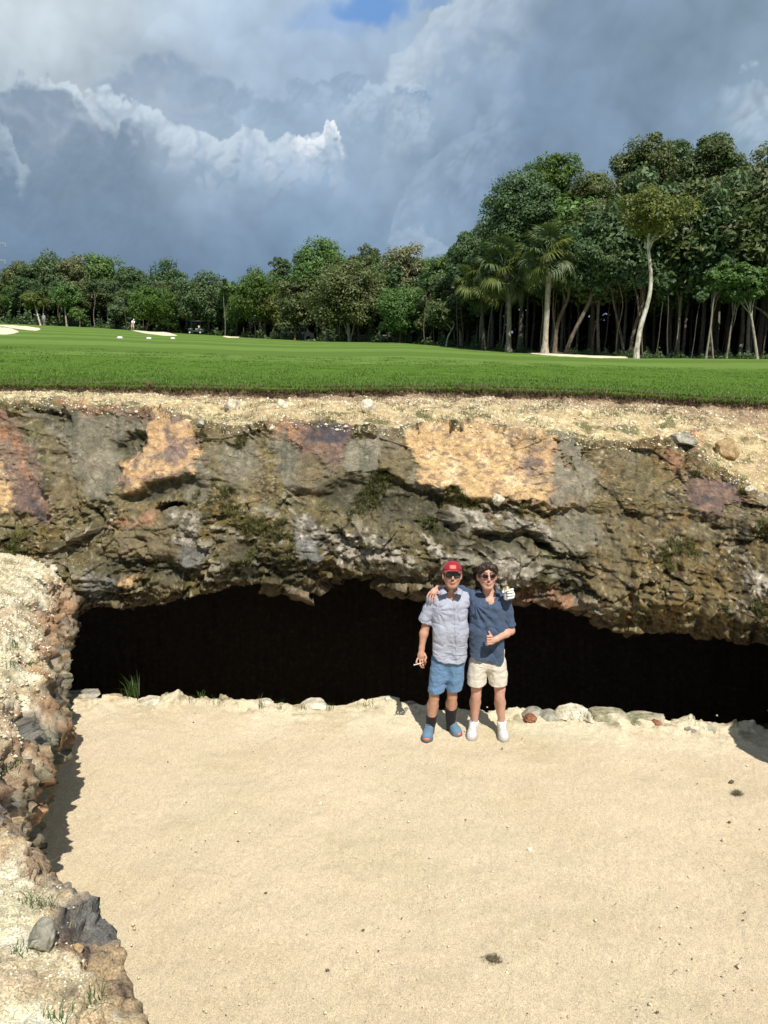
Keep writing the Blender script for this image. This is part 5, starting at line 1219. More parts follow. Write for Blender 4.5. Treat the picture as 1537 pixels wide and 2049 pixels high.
# on the shelf under the grass
CLP = CL[0]; shelf_rows = (CL[3][:, 0] > 8) & (CL[3][:, 0] < 60)
SHELF = CLP[shelf_rows]
for (px, py, w_, h_, mt, lb, sd) in ((464, 812, 34, .20, 'lime', 'white stone on the sandy shelf under the turf, left of the other two', 21), (566, 810, 22, .16, 'lime', 'small white stone on the sandy shelf, middle of three', 22),
                                     (737, 820, 32, .22, 'lime', 'white stone on the sandy shelf above the grey slabs, right of three', 23), (455, 815, 16, .1, 'grey', 'grey stone beside the leftmost white stone on the shelf', 24),
                                     (93, 797, 9, .06, 'lime', 'tiny white pebble above the rock hollow at the upper left', 25), (540, 862, 12, .07, 'lime', 'tiny white stone at the left end of the purple slab', 26),
                                     (400, 846, 22, .1, 'grey', 'dark stone at the upper corner of the orange slab', 27), (1452, 905, 50, .26, 'tan', 'rounded tan boulder embedded in the sandy slope at the right', 28),
                                     (1466, 893, 20, .16, 'tan', 'small upright stone behind the rounded tan boulder', 29), (1370, 884, 54, .14, 'grey', 'grey rock under an orange patch on the right slope', 30),
                                     (1504, 980, 20, .1, 'lime', 'white stone above the dark streaked wall at the right', 31), (1000, 1003, 24, .13, 'lime', 'pale angular stone under the big tan slab', 32)):
    p = surf_on(SHELF if py < 900 else CLP, px, py); k = (p.y * CP + (HC - p.z) * SP) / FPX
    rock(lb, p, (w_ * k, w_ * k * .8, h_), mt, sd, sd * .7, sink=.3, group=None)
# on the near bank
BP = BANK[0]
for (px, py, w_, h_, mt, lb, sd) in ((136, 1136, 26, .13, 'lime', 'white stone perched on the far tip of the left bank', 41), (112, 1138, 16, .08, 'lime', 'small white stone left of the perched one on the bank tip', 42),
                                     (158, 1143, 16, .06, 'grey', 'flat grey stone at the very end of the bank tip', 43), (82, 1885, 60, .10, 'grey', 'tilted grey stone lying on the near bank at the lower left', 44),
                                     (160, 1900, 22, .03, 'tan', 'flat tan stone near the rim of the lower left bank', 45), (60, 1320, 16, .05, 'lime', 'small pale stone on the left bank below the pink patch', 46)):
    p = surf_on(BP, px, py); k = (p.y * CP + (HC - p.z) * SP) / FPX; rock(lb, p, (w_ * k, w_ * k * .8, h_), mt, sd, sd * .9, sink=.28, tilt=.3 if sd == 44 else 0)

# ------------------------------------------------------------------ grass, tufts, debris
BLADE = leaf_mat('grass_blade', (.088, .160, .018), (.155, .255, .040), .3)
DRYB = leaf_mat('dry_grass_blade', (.16, .13, .06), (.42, .36, .20), .2)
def blades(P, h, w_, lean, seed, z_up=None):
    R = np.random.RandomState(seed); n = len(P); az = R.uniform(0, 2 * math.pi, n); d = np.stack([np.cos(az), np.sin(az), 0 * az], 1); s = np.stack([-d[:, 1], d[:, 0], 0 * az], 1)
    hh = (np.broadcast_to(h, (n,)) * R.uniform(.55, 1.25, n))[:, None]; ww = np.broadcast_to(w_, (n,))[:, None]; ln = (R.uniform(.2, 1, n) * lean)[:, None]
    up = np.array([0, 0, 1]); a = P - s * ww * .5; b = P + s * ww * .5; m1 = P + up * hh * .55 + d * hh * ln * .35; t = P + up * hh * (1 - ln * .35) + d * hh * ln
    V = np.stack([a, b, m1 + s * ww * .35, t, m1 - s * ww * .35], 1).reshape(-1, 3); i = np.arange(n)[:, None] * 5
    return V, [np.concatenate([i, i + 1, i + 2, i + 4], 1), np.concatenate([i + 4, i + 2, i + 3], 1)]
def turf_fringe():
    R = np.random.RandomState(2); n = 115000
    px = R.uniform(-500, 1800, n); dY = R.exponential(1.1, n) * (R.uniform(size=n) < .85) + R.uniform(0, 9, n) * 0; dY += R.uniform(-.12, .06, n)
    Y = YG(px) + dY; z = ground_z(px, Y) - .01 - .05 * (dY < -.04)
    X = (px - 768.5) / FPX * (Y * CP + (HC - z) * SP); P = np.stack([X, Y, z], 1)
    keep = (perlin(P * 2.2) + perlin(P * 9) * .6 > -.5); P = P[keep]; dd = dY[keep]
    V, F = blades(P, .050 + .03 * (perlin(P * 1.3) + .3), .009, 1.0, 3); o = mesh_np('turf_fringe', V, F, BLADE); tag(o, 'short green grass blades along the turf edge above the pit', 'grass', kind='stuff')
    # further back, sparser and coarser, so the rough is not a flat sheet
    n = 145000; px = R.uniform(-500, 1800, n); Y = YG(px) + 1.0 + 15 * R.uniform(0, 1, n) ** 1.5; z = ground_z(px, Y) - .01
    X = (px - 768.5) / FPX * (Y * CP + (HC - z) * SP); P = np.stack([X, Y, z], 1)
    V, F = blades(P, .032 * (1 + .5 * perlin(P * .9)), .0009 * Y, 1.1, 5); o = mesh_np('rough_grass', V, F, BLADE); tag(o, 'green rough grass between the pit edge and the mown fairway', 'grass', kind='stuff')
    # dead roots and dry grass hanging under the turf
    n = 12000; px = R.uniform(-500, 1800, n); Yg = YG(px); yy = GY(px) + R.uniform(-2, 22, n); Y = Yg - .08; z = HC - Y * tanv(yy)
    X = (px - 768.5) / FPX * (Y * CP + (HC - z) * SP); P = np.stack([X, Y - R.uniform(0, .1, n), z], 1)
    V, F = blades(P, .06, .006, 2.0, 6); V[:, 2] -= 0; o = mesh_np('hanging_roots', V, F, plain('dead_roots', (.15, .10, .06), .9, .4)); tag(o, 'dead brown roots and dry grass hanging under the turf edge', 'roots', kind='stuff')
turf_fringe()
def scatter_on(P, N, mask, n, seed):
    idx = np.where(mask.ravel())[0]; R = np.random.RandomState(seed); k = R.choice(idx, n, replace=True); return P.reshape(-1, 3)[k] + R.normal(0, .004, (n, 3)) * [1, 1, 0]
def pebbles(P, size, mat, name, label, seed):
    R = np.random.RandomState(seed); n = len(P)
    base = np.array([(1, 0, 0), (-1, 0, 0), (0, 1, 0), (0, -1, 0), (0, 0, .7), (0, 0, -.7)]); F0 = np.array([(0, 2, 4), (2, 1, 4), (1, 3, 4), (3, 0, 4), (2, 0, 5), (1, 2, 5), (3, 1, 5), (0, 3, 5)])
    s = size * R.gamma(2.0, .5, n)[:, None, None]; jit = R.uniform(.6, 1.3, (n, 6, 3)); a = R.uniform(0, 6.28, n); c, sn = np.cos(a), np.sin(a)
    B = base[None] * jit * s; B = np.stack([B[..., 0] * c[:, None] - B[..., 1] * sn[:, None], B[..., 0] * sn[:, None] + B[..., 1] * c[:, None], B[..., 2]], -1)
    V = (P[:, None] + B).reshape(-1, 3); F = (F0[None] + np.arange(n)[:, None, None] * 6).reshape(-1, 3)
    o = mesh_np(name, V, F, mat); return tag(o, label, name.replace('_', ' '), kind='stuff')
PEB = stone_mat('limestone_chips', (.48, .39, .25), (.74, .66, .47), (.86, .80, .64), 6)
vis = (BANK[1] > .10) & (BANK[1] < 1.9) & (BP[..., 0] < .2)
nearw = vis & (BP[..., 1] < 3.4)
pebbles(scatter_on(BP, None, vis & ~nearw, 26000, 1), .0065, PEB, 'gravel', 'loose pale limestone chips covering the left bank', 1)
pebbles(scatter_on(BP, None, nearw, 26000, 2), .0026, PEB, 'gravel', 'fine pale limestone grit covering the near bank at the lower left', 2)
pebbles(scatter_on(CLP, None, (CL[3] > 12) & (CL[3] < 56) & (CL[1] > -400) & (CL[1] < 1700), 16000, 3), .008, PEB, 'gravel', 'loose pale chips on the sandy shelf under the turf', 3)
def dry_grass(P, h, w_, seed, mat, name, label): V, F = blades(P, h, w_, 2.2, seed); o = mesh_np(name, V, F, mat); tag(o, label, 'grass', kind='stuff')
q = scatter_on(BP, None, vis & ~nearw, 9000, 5); q = q[perlin(q * 3.1) > -.05]; dry_grass(q, .035, .004, 5, DRYB, 'dry_grass', 'thin dry straw lying on the left bank')
q = scatter_on(BP, None, nearw, 7000, 6); q = q[perlin(q * 5) > -.1]; dry_grass(q, .018, .0018, 6, DRYB, 'dry_grass', 'thin dry straw lying on the near bank at the lower left')
q = scatter_on(CLP, None, (CL[3] > 14) & (CL[3] < 56) & (CL[1] > -400) & (CL[1] < 1700), 16000, 7); q = q[perlin(q * 2.0) > .12]; dry_grass(q, .05, .006, 7, leaf_mat('creeping_grass', (.05, .07, .02), (.13, .14, .05), .2), 'creeping_grass', 'thin green creeping grass on the sandy shelf')
mossy = (CL[4] < .3) & (CL[3] > 60) & (CL[3] < 190) & (CL[1] > -400) & (CL[1] < 1700)
q = scatter_on(CLP, None, mossy, 60000, 8); wq = (q[:, 0] > -2.2) & (q[:, 0] < 1.6) & (np.abs(q[:, 2] - 2.05) < .35); q = q[(fbm(q * 2.2, 4, seed=21) > np.where(wq, .02, .24))]; q = q[:11000]; V, F = blades(q + np.array([0, -.02, 0]), .055, .007, 2.5, 8); o = mesh_np('moss', V, F, leaf_mat('moss_leaf', (.045, .05, .014), (.15, .15, .045), .2)); tag(o, 'small ferns and moss clinging to the rock face', 'moss', kind='stuff')
PLB = leaf_mat('weed_leaf', (.035, .065, .014), (.085, .135, .030), .2)
# counted plants
def plant(label, p, n, h, w_, seed, lean=.8, spread=.04, mat=None, name='grass_tuft'):
    R = np.random.RandomState(seed); P = R.normal(0, spread, (n, 3)) * [1, 1, 0]; V, F = blades(P, h, w_, lean, seed); o = mesh_np(name, V, F, mat or PLB); o.location = p; return tag(o, label, 'plant')
p = ledge_pt(265, -.06); plant('clump of long green grass on the ledge at the left of the cave', (p.x, p.y, .04), 46, .24, .009, 1, .75, .045, PLB)
for i, (px, py, n, h, lb) in enumerate(((60, 1803, 26, .05, 'sparse green weed on the near bank, nearest the stone rim'), (95, 1815, 22, .045, 'green weed right of the first one on the near bank'),
                                       (44, 1900, 22, .05, 'small weed left of the tilted grey stone'), (190, 2005, 34, .055, 'branching green weed at the bottom of the near bank'),
                                       (212, 2030, 22, .05, 'thin weed just below the branching one near the bottom edge'), (112, 2040, 20, .05, 'tiny weed at the bottom edge of the bank'),
                                       (20, 1540, 30, .09, 'weed beside the orange stone at the left edge'), (30, 1290, 26, .08, 'thin dark weed on the left bank, upper of two'), (25, 1330, 24, .08, 'thin dark weed on the left bank, lower of two'),
                                       (70, 1325, 20, .06, 'little weed right of the two thin dark ones'))):
    p = surf_on(BP, px, py); plant(lb, p, n, h * .75, .003 if py > 1700 else .006, 10 + i, 1.4, .02 if py > 1700 else .035)
p = surf_on(BP, 88, 1745); plant('single pale grass stalk leaning over the sand shadow', p, 3, .10, .003, 40, 1.0, .003, DRYB)
for i, (px, dy, n, h, lb) in enumerate(((395, -.12, 24, .08, 'green sprouts on the ledge right of the grass clump'), (440, -.16, 40, .05, 'low green patch of grass on the sand ledge'), (525, -.2, 12, .13, 'two dark stalks standing on the ledge'), (560, -.22, 9, .12, 'thin stalks right of the two dark ones'),
                                       (610, -.2, 9, .12, 'short dark stalk left of the pale hump'), (660, -.2, 12, .08, 'tiny sprouts right of the pale hump'), (735, -.15, 30, .05, 'low green patch before the middle of the cave'), (1170, -.26, 30, .06, 'green tuft growing between the pale boulders'), (1380, -.2, 26, .05, 'small green patch on the ledge at the right'))):
    p = ledge_pt(px, dy); plant(lb, (p.x, p.y, .03), n, h, .006, 60 + i, .7, .05 if n > 20 else .02)
# dark clumps of debris and specks on the sand
DEB = plain('dark_dry_debris', (.13, .105, .06), .95, .5, 60, .01)
def clump(px, py, w_px, label, seed):
    x, y, z = at_z(px, py, 0.0); k = float(y * CP + HC * SP) / FPX; r = w_px * k / 2; R = np.random.RandomState(seed)
    V, F = rock_vf(seed, r * .7, r * .55, r * .28, res=2); e = empty('debris_clump', (float(x), float(y), .02), label, 'debris'); mesh_np('clod', V, F, DEB, e)
    P = R.normal(0, r * .5, (160, 3)) * [1, .8, 0]; v, f = blades(P, r * .5, r * .10, 2.6, seed); mesh_np('twigs', v, f, DEB, e)
clump(985, 1925, 28, 'dark dry clump lying on the sand near the bottom', 5); clump(1475, 1591, 20, 'dark dry clump lying on the sand near the right edge', 6)
def specks():
    R = np.random.RandomState(12); n = 380; px = R.uniform(150, 1600, n); py = 1430 + 640 * R.uniform(0, 1, n); x, y, z = at_z(px, py, 0.0); P = np.stack([x, y, z * 0 + .012], 1)
    spots = [(216, 1600), (727, 1864), (820, 1866), (620, 1975), (655, 1945), (1446, 1578), (1463, 1568), (1520, 1608), (1404, 1643), (1460, 1648), (1253, 1678), (1395, 1710), (1045, 1480), (1110, 1463), (1330, 1437), (1005, 1500), (660, 1443), (712, 1435), (390, 1430)]
    X, Yy, Z_ = at_z(np.array([a for a, b in spots]), np.array([b for a, b in spots]), 0.0); P2 = np.stack([X, Yy, Z_ * 0 + .014], 1)
    pebbles(P, .0032, DEB, 'leaf_litter', 'tiny dark specks of litter scattered over the sand', 5)
    pebbles(P2, .008, DEB, 'leaf_litter', 'dark bits of twig and leaf on the sand', 6)
    pebbles(np.stack(at_z(R.uniform(150, 1600, 900), 1415 + 640 * R.uniform(0, 1, 900), np.zeros(900)), 1) + [0, 0, .01], .005, PEB, 'gravel', 'small pale pebbles scattered over the sand', 7)
specks()
# ------------------------------------------------------------------ the two men (grown as smooth volumes, then meshed)
class Vol:
    def __init__(s, lo, hi, vox):
        s.lo = np.array(lo, dtype=np.float64); s.v = vox; s.n = np.ceil((np.array(hi) - s.lo) / vox).astype(int) + 1
        s.D = np.full(s.n, .2, np.float32); s.hs = 1.0
    def sub(s, lo, hi):
        a = np.clip(np.floor((np.array(lo) - s.lo) / s.v).astype(int), 0, s.n - 1); b = np.clip(np.ceil((np.array(hi) - s.lo) / s.v).astype(int) + 1, 1, s.n)
        sl = tuple(slice(i, j) for i, j in zip(a, b)); g = [(np.arange(i, j) * s.v + o).astype(np.float32) for i, j, o in zip(a, b, s.lo)]
        return sl, np.stack(np.meshgrid(*g, indexing='ij'), -1)
    def put(s, sl, d, k, op):
        o = s.D[sl]
        if op == 'u':
            h = np.clip(.5 + .5 * (o - d) / k, 0, 1); s.D[sl] = o * (1 - h) + d * h - k * h * (1 - h)
        else:
            d = -d; h = np.clip(.5 - .5 * (o - d) / k, 0, 1); s.D[sl] = o * (1 - h) + d * h + k * h * (1 - h)
    def cone(s, a, b, ra, rb, k=.02, op='u', sq=(1, 1, 1)):
        a = np.array(a, dtype=np.float64); b = np.array(b, dtype=np.float64); ra = ra * s.hs; rb = rb * s.hs; m = max(ra, rb) * 1.3 + k + .02
        sl, P = s.sub(np.minimum(a, b) - m, np.maximum(a, b) + m); q = np.array(sq)
        pa = (P - a) * q; ba = (b - a) * q; h = np.clip((pa @ ba) / (ba @ ba + 1e-9), 0, 1)
        d = np.linalg.norm(pa - h[..., None] * ba, axis=-1) - (ra + (rb - ra) * h); s.put(sl, d.astype(np.float32), k, op)
    def ell(s, c, r, k=.02, op='u', R=None):
        c = np.array(c, dtype=np.float64); r = np.array(r, dtype=np.float64) * s.hs; m = r.max() + k + .02; sl, P = s.sub(c - m, c + m); p = P - c
        if R is not None: p = p @ np.array(R)
        k0 = np.linalg.norm(p / r, axis=-1); k1 = np.linalg.norm(p / (r * r), axis=-1) + 1e-9; s.put(sl, (k0 * (k0 - 1) / k1).astype(np.float32), k, op)
    def chain(s, pts, rs, k=.02, op='u', sq=(1, 1, 1)):
        for a, b, ra, rb in zip(pts[:-1], pts[1:], rs[:-1], rs[1:]): s.cone(a, b, ra, rb, k, op, sq)
    def front(s, x, z, y0=-9):
        i = int(round((x - s.lo[0]) / s.v)); k = int(round((z - s.lo[2]) / s.v)); i = min(max(i, 0), s.n[0] - 1); k = min(max(k, 0), s.n[2] - 1)
        c = np.where(s.D[i, :, k] < 0)[0]; return s.lo[1] + s.v * c[0] if len(c) else None
    def grid(s):
        return np.stack(np.meshgrid(*[(np.arange(n) * s.v + o).astype(np.float32) for n, o in zip(s.n, s.lo)], indexing='ij'), -1)
    def near(s, fn, band=.04):
        """apply d = fn(P, d) only near the surface"""
        m = np.abs(s.D) < band; i = np.argwhere(m); P = i * s.v + s.lo; s.D[m] = fn(P, s.D[m])
    def cut(s, p, n, soft=0):
        """remove everything on the +n side of the plane"""
        n = np.array(n, dtype=np.float64); n /= np.linalg.norm(n); g = sum((np.arange(c) * s.v + o).reshape([-1 if i == j else 1 for j in range(3)]) * n[i] for i, (c, o) in enumerate(zip(s.n, s.lo)))
        s.D = np.maximum(s.D, (g - float(np.dot(p, n))).astype(np.float32))
    def mesh(s, name, mat, parent, org, colfn=None, relax=1):
        D = s.D.copy(); D[0] = D[-1] = .1; D[:, 0] = D[:, -1] = .1; D[:, :, 0] = D[:, :, -1] = .1
        g = vdb.FloatGrid(.2); g.copyFromArray(D, tolerance=0.0)
        P, T, Q = g.convertToPolygons(isovalue=0.0, adaptivity=0.0); P = P * s.v + s.lo
        if relax:
            e = np.concatenate([Q[:, [0, 1]], Q[:, [1, 2]], Q[:, [2, 3]], Q[:, [3, 0]]])
            for _ in range(relax):
                A = np.zeros_like(P); c = np.zeros(len(P))
                np.add.at(A, e[:, 0], P[e[:, 1]]); np.add.at(A, e[:, 1], P[e[:, 0]]); np.add.at(c, e[:, 0], 1); np.add.at(c, e[:, 1], 1)
                P = P * .5 + .5 * A / np.maximum(c, 1)[:, None]
        col = colfn(P) if colfn else None
        return mesh_np(name, P - org, [Q[:, ::-1]] + ([T[:, ::-1]] if len(T) else []), mat, parent, smooth=True, colors=col)
YM = 7.0
def J(px, py, dy=0.0): x, y, z = at_Y(px, py, YM + dy); return np.array([float(x), float(y), float(z)])
def skin_mat(name):
    m, w, b = new_mat(name); a = w.new('ShaderNodeAttribute', attribute_name='col'); tc = w.new('ShaderNodeTexCoord')
    n = w.noise(tc.outputs['Object'], 25, 4, .6); w.l.new(w.mix(1.0, a.outputs['Color'], w.ramp(n, [(.3, (.9, .86, .86)), (.7, (1.08, 1.08, 1.08))]), 'MULTIPLY'), b.inputs['Base Color'])
    b.inputs['Roughness'].default_value = .55; b.inputs['Subsurface Weight'].default_value = .15; b.inputs['Subsurface Radius'].default_value = (.012, .005, .003); b.inputs['Subsurface Scale'].default_value = 1.0
    bump(w, b, w.noise(tc.outputs['Object'], 140, 3, .6), .25, .002); return m
SKIN = skin_mat('skin')
def cloth(name, c, var=.08, scale=260, rough=.85, fine=.0015, heather=.0, c2=None):
    m, w, b = new_mat(name); tc = w.new('ShaderNodeTexCoord'); P = tc.outputs['Object']
    n = w.noise(P, scale, 3, .7); n2 = w.noise(P, 9, 4, .6)
    col = w.mix(w.ramp(n, [(.35, 0), (.65, 1)]), c, c2 or tuple(x * (1 + heather) for x in c)); col = w.mix(1.0, col, w.ramp(n2, [(.3, 1 - var), (.7, 1 + var)]), 'MULTIPLY')
    w.l.new(col, b.inputs['Base Color']); b.inputs['Roughness'].default_value = rough; b.inputs['Specular IOR Level'].default_value = .2
    try: b.inputs['Sheen Weight'].default_value = .1
    except Exception: pass
    bump(w, b, w.m('ADD', n, w.m('MULTIPLY', n2, 4)), .4, fine); return m

HS = 1.09
def head_prims(V, c, tilt, turn=0.0, jaw=1.0):
    """head centred at c; -y is the face"""
    Rm = np.array(Matrix.Rotation(turn, 3, 'Z') @ Matrix.Rotation(tilt, 3, 'X')); L = lambda x, y, z: c + Rm @ (np.array([x, y, z]) * HS)
    V.hs = HS
    V.ell(L(0, .012, .030), (.075, .095, .084), .01, R=Rm); V.ell(L(0, -.022, -.030), (.060 * jaw, .066, .080), .02, R=Rm)
    V.ell(L(0, -.060, -.088), (.026, .022, .022), .022, R=Rm)
    for s in (-1, 1):
        V.cone(L(s * .060 * jaw, .005, -.030), L(s * .022, -.055, -.088), .016, .018, .018); V.ell(L(s * .038, -.066, -.020), (.020, .018, .018), .016, R=Rm)
        V.ell(L(s * .031, -.088, .016), (.017, .010, .011), .010, 's', R=Rm); V.ell(L(s * .030, -.078, .014), (.0125, .0125, .0125), .003, R=Rm)
        V.ell(L(s * .080, .012, -.008), (.009, .021, .032), .006, R=Rm); V.ell(L(s * .087, .006, -.006), (.004, .010, .018), .004, 's', R=Rm)
        V.cone(L(s * .046, -.080, .036), L(s * .014, -.093, .034), .007, .008, .010); V.ell(L(s * .0095, -.103, -.024), (.008, .009, .007), .006, R=Rm)
    V.cone(L(0, -.090, .020), L(0, -.112, -.018), .007, .0105, .008)
    V.cone(L(-.022, -.083, -.046), L(0, -.093, -.053), .0055, .0075, .006); V.cone(L(.022, -.083, -.046), L(0, -.093, -.053), .0055, .0075, .006)
    V.cone(L(-.016, -.084, -.060), L(.016, -.084, -.060), .007, .007, .008); V.hs = 1.0
    return Rm, L
def face_colors(P, c, Rm, base, brow=None):
    q = (P - c) @ Rm / HS; C = np.zeros(P.shape); C[:] = base; near = np.linalg.norm(q, axis=1) < .16
    def mx(m, col):
        m = (m * near)[:, None]; C[:] = C * (1 - m) + np.array(col) * m
    mx(sstep(.03, .0, np.linalg.norm((q - [0, -.10, -.018]), axis=1)) * .35, (base[0] * 1.05, base[1] * .75, base[2] * .7))
    for s in (-1, 1):
        mx(sstep(.035, .0, np.linalg.norm(q - [s * .042, -.07, -.022], axis=1)) * .35, (base[0] * 1.0, base[1] * .72, base[2] * .68))
        if brow: mx(sstep(.008, .003, np.abs(q[:, 2] - .040 + abs(1) * .12 * np.abs(q[:, 0] - s * .03))) * (np.abs(q[:, 0] - s * .030) < .02) * (q[:, 1] < -.05), brow)
        mx(sstep(.013, .010, np.linalg.norm(q - [s * .030, -.088, .014], axis=1)) * .8, (.75, .72, .68))
    return C
def finger(V, pts, r=.0085, k=.004): V.chain(pts, np.linspace(r, r * .82, len(pts)), k)
def sunglasses(parent, org, L, Rm, frame_mat, lens_mat, rx, rz, round_=2.4, drop=.0, fr=.0028, y=-.104):
    e = None; n = 26; th = np.arange(n) * 2 * math.pi / n; parts = []
    pr = lambda t: (np.sign(np.cos(t)) * np.abs(np.cos(t)) ** (2 / round_), np.sign(np.sin(t)) * np.abs(np.sin(t)) ** (2 / round_))
    lens = []
    for s in (-1, 1):
        cx = s * (.033); ca, sa = pr(th); ca = ca * rx; sa = sa * rz - np.abs(ca) * 0
        curve = .45 * ((cx + ca) ** 2) / .09
        ring = np.array([L(cx + a, y + c_, .014 + drop + b_) for a, b_, c_ in zip(ca, sa, curve)]); parts.append(tube(np.concatenate([ring, ring[:2]]), fr, 6))
        cen = L(cx, y - .004 + .45 * cx * cx / .09, .014 + drop); v = np.concatenate([[cen], (ring - cen) * .55 + cen + (L(0, -.0015, 0) - L(0, 0, 0)), ring]); f = []
        for i in range(n): j = (i + 1) % n; f.append((0, 1 + i, 1 + j)); 
        f2 = [(1 + i, 1 + n + i, 1 + n + (i + 1) % n, 1 + (i + 1) % n) for i in range(n)]
        lens.append((v, np.array(f), np.array(f2)))
        q = [L(s * (.033 + rx), y + .012, .020 + drop), L(s * .078, y + .045, .022 + drop), L(s * .083, .0, .018)]; parts.append(tube(smooth_path(q, 8), .0026, 5))
    parts.append(tube([L(-.033 + rx * .9, y, .022 + drop), L(0, y - .004, .024 + drop), L(.033 - rx * .9, y, .022 + drop)], fr, 6))
    v, f = join_vf(parts); o = mesh_np('sunglasses', v - org, f, frame_mat, parent, smooth=True)
    for v, f, f2 in lens: mesh_np('lens', v - org, [f, f2], lens_mat, o, smooth=True)
def lens(name, c, rough=.06):
    m, w, b = new_mat(name); b.inputs['Base Color'].default_value = c + (1,); b.inputs['Roughness'].default_value = rough; b.inputs['Specular IOR Level'].default_value = .45; return m
def leg_body(V, hip, knee, ank, rk=.056, rc=.062, ra=.036, k=.03):
    k = .012; calf = knee * .66 + ank * .34 + np.array([0, .020, 0]); V.chain([hip, hip * .5 + knee * .5, knee + np.array([0, 0, .06]), knee - np.array([0, 0, .03]), calf, knee * .36 + ank * .64 + np.array([0, .012, 0]), knee * .14 + ank * .86, ank], [.066, .063, .053, .0475, rc * .86, rc * .70, ra * 1.02, ra], k)
    V.ell(knee + np.array([0, -.024, .005]), (.028, .026, .034), .022); V.cone(knee * .8 + ank * .2 - [0, .018, 0], knee * .25 + ank * .75 - [0, .008, 0], .032, .027, .02)
    for s in (-1, 1): V.ell(calf + np.array([s * .018, .012, 0]), (.034, .034, .075), .02)
    for s in (-1, 1): V.ell(ank + np.array([s * .026, .006, .0]), (.014, .014, .014), .012)
def shoe(parent, org, ank, toe, upper, sole, toe_mat=None, high=False, seed=0, laces=None, extra=None):
    a = np.array([ank[0], ank[1] + .045, 0.0]); b = np.array([toe[0], toe[1], 0.0]); d = b - a; L_ = np.linalg.norm(d); d /= L_; sd = np.array([-d[1], d[0], 0])
    lo = np.minimum(a, b) - [.1, .1, .03]; hi = np.maximum(a, b) + [.1, .1, .30]
    S = lambda t, z, s=0: a + d * (t * L_) + sd * s + np.array([0, 0, z])
    V = Vol(lo, hi, .0042)
    V.chain([S(.12, .045), S(.35, .045), S(.68, .038), S(.88, .030)], [.036, .037, .043, .034], .03, sq=(1, 1, 1)); V.cone(S(.80, .034, .012), S(.84, .034, -.012), .034, .032, .03)
    V.chain([S(.14, .05), S(.16, .10), np.array([ank[0], ank[1], .13 if high else .095])], [.036, .036, .039 if high else .040], .025); V.cone(S(.30, .085), S(.60, .055), .034, .032, .03)
    V.near(lambda P, dd: dd + .0015 * perlin(P * 40) - .0012 * (np.abs(perlin(P * np.array([14, 14, 22]))) < .05))
    V.cut((0, 0, .016), (0, 0, -1)); V.cut((0, 0, .155 if high else .108), (0, 0, 1))
    o = V.mesh('shoe', upper, parent, org)
    W = Vol(lo, hi, .0042); W.chain([S(.10, .012), S(.35, .012), S(.68, .012), S(.88, .012)], [.040, .039, .047, .039], .03); W.cone(S(.80, .012, .014), S(.84, .012, -.014), .037, .034, .03)
    W.cut((0, 0, .028), (0, 0, 1)); W.cut((0, 0, -.004), (0, 0, -1)); W.mesh('sole', sole, o, org)
    if toe_mat:
        T = Vol(lo, hi, .0042); T.chain([S(.80, .028), S(.90, .030)], [.036, .037], .02); T.cut(S(.82, .03), -d); T.cut((0, 0, .044), (0, 0, 1)); T.cut((0, 0, .02), (0, 0, -1)); T.mesh('toe_cap', toe_mat, o, org)
    ls = []
    for i in range(6 if high else 5):
        t = .34 + .075 * i if not high else .26 + .07 * i; zz = np.interp(t, [.2, .34, .5, .72], [.135, .112, .090, .076]); p = [S(t, zz - .002, -.028), S(t + .01, zz + .018, -.012), S(t + .01, zz + .018, .012), S(t, zz - .002, .028)]
        ls.append(tube(smooth_path(p, 7), .0038, 5))
    for v, f in ls: mesh_np('lace', v - org, f, laces or upper, o, smooth=True)
    for v, f in (extra(S) if extra else []): mesh_np('mark', v - org, f, plain('dark_shoe_mark', (.05, .05, .06), .6), o)
    return o

M_SHIRT = cloth('pale_blue_grey_chambray', (.33, .35, .425), .05, 420, heather=.25); M_SHORT1 = cloth('blue_shorts_cloth', (.12, .225, .38), .08, 300, heather=.2)
M_POLO = cloth('navy_heather_pique', (.047, .070, .118), .06, 380, heather=.55); M_SHORT2 = cloth('off_white_cotton', (.64, .60, .52), .06, 240, heather=.05)
M_SOCK = cloth('black_sock_knit', (.012, .012, .014), .1, 200); M_WSOCK = cloth('white_sock_knit', (.75, .74, .72), .05, 200); M_CAP = cloth('dark_red_twill', (.30, .016, .032), .08, 300, heather=.15)
M_SHOE1 = cloth('blue_grey_knit', (.10, .17, .24), .12, 150, heather=.35); M_ORANGE = plain('orange_rubber', (.68, .17, .075), .6); M_SHOE2 = plain('white_leather', (.56, .55, .54), .5, .1); M_SOLE2 = plain('grey_rubber_sole', (.40, .39, .37), .7)
M_DARKSOLE = plain('dark_rubber_sole', (.10, .12, .14), .8); M_GLOVE = plain('white_golf_glove', (.80, .80, .78), .6, .06, 60, .003)

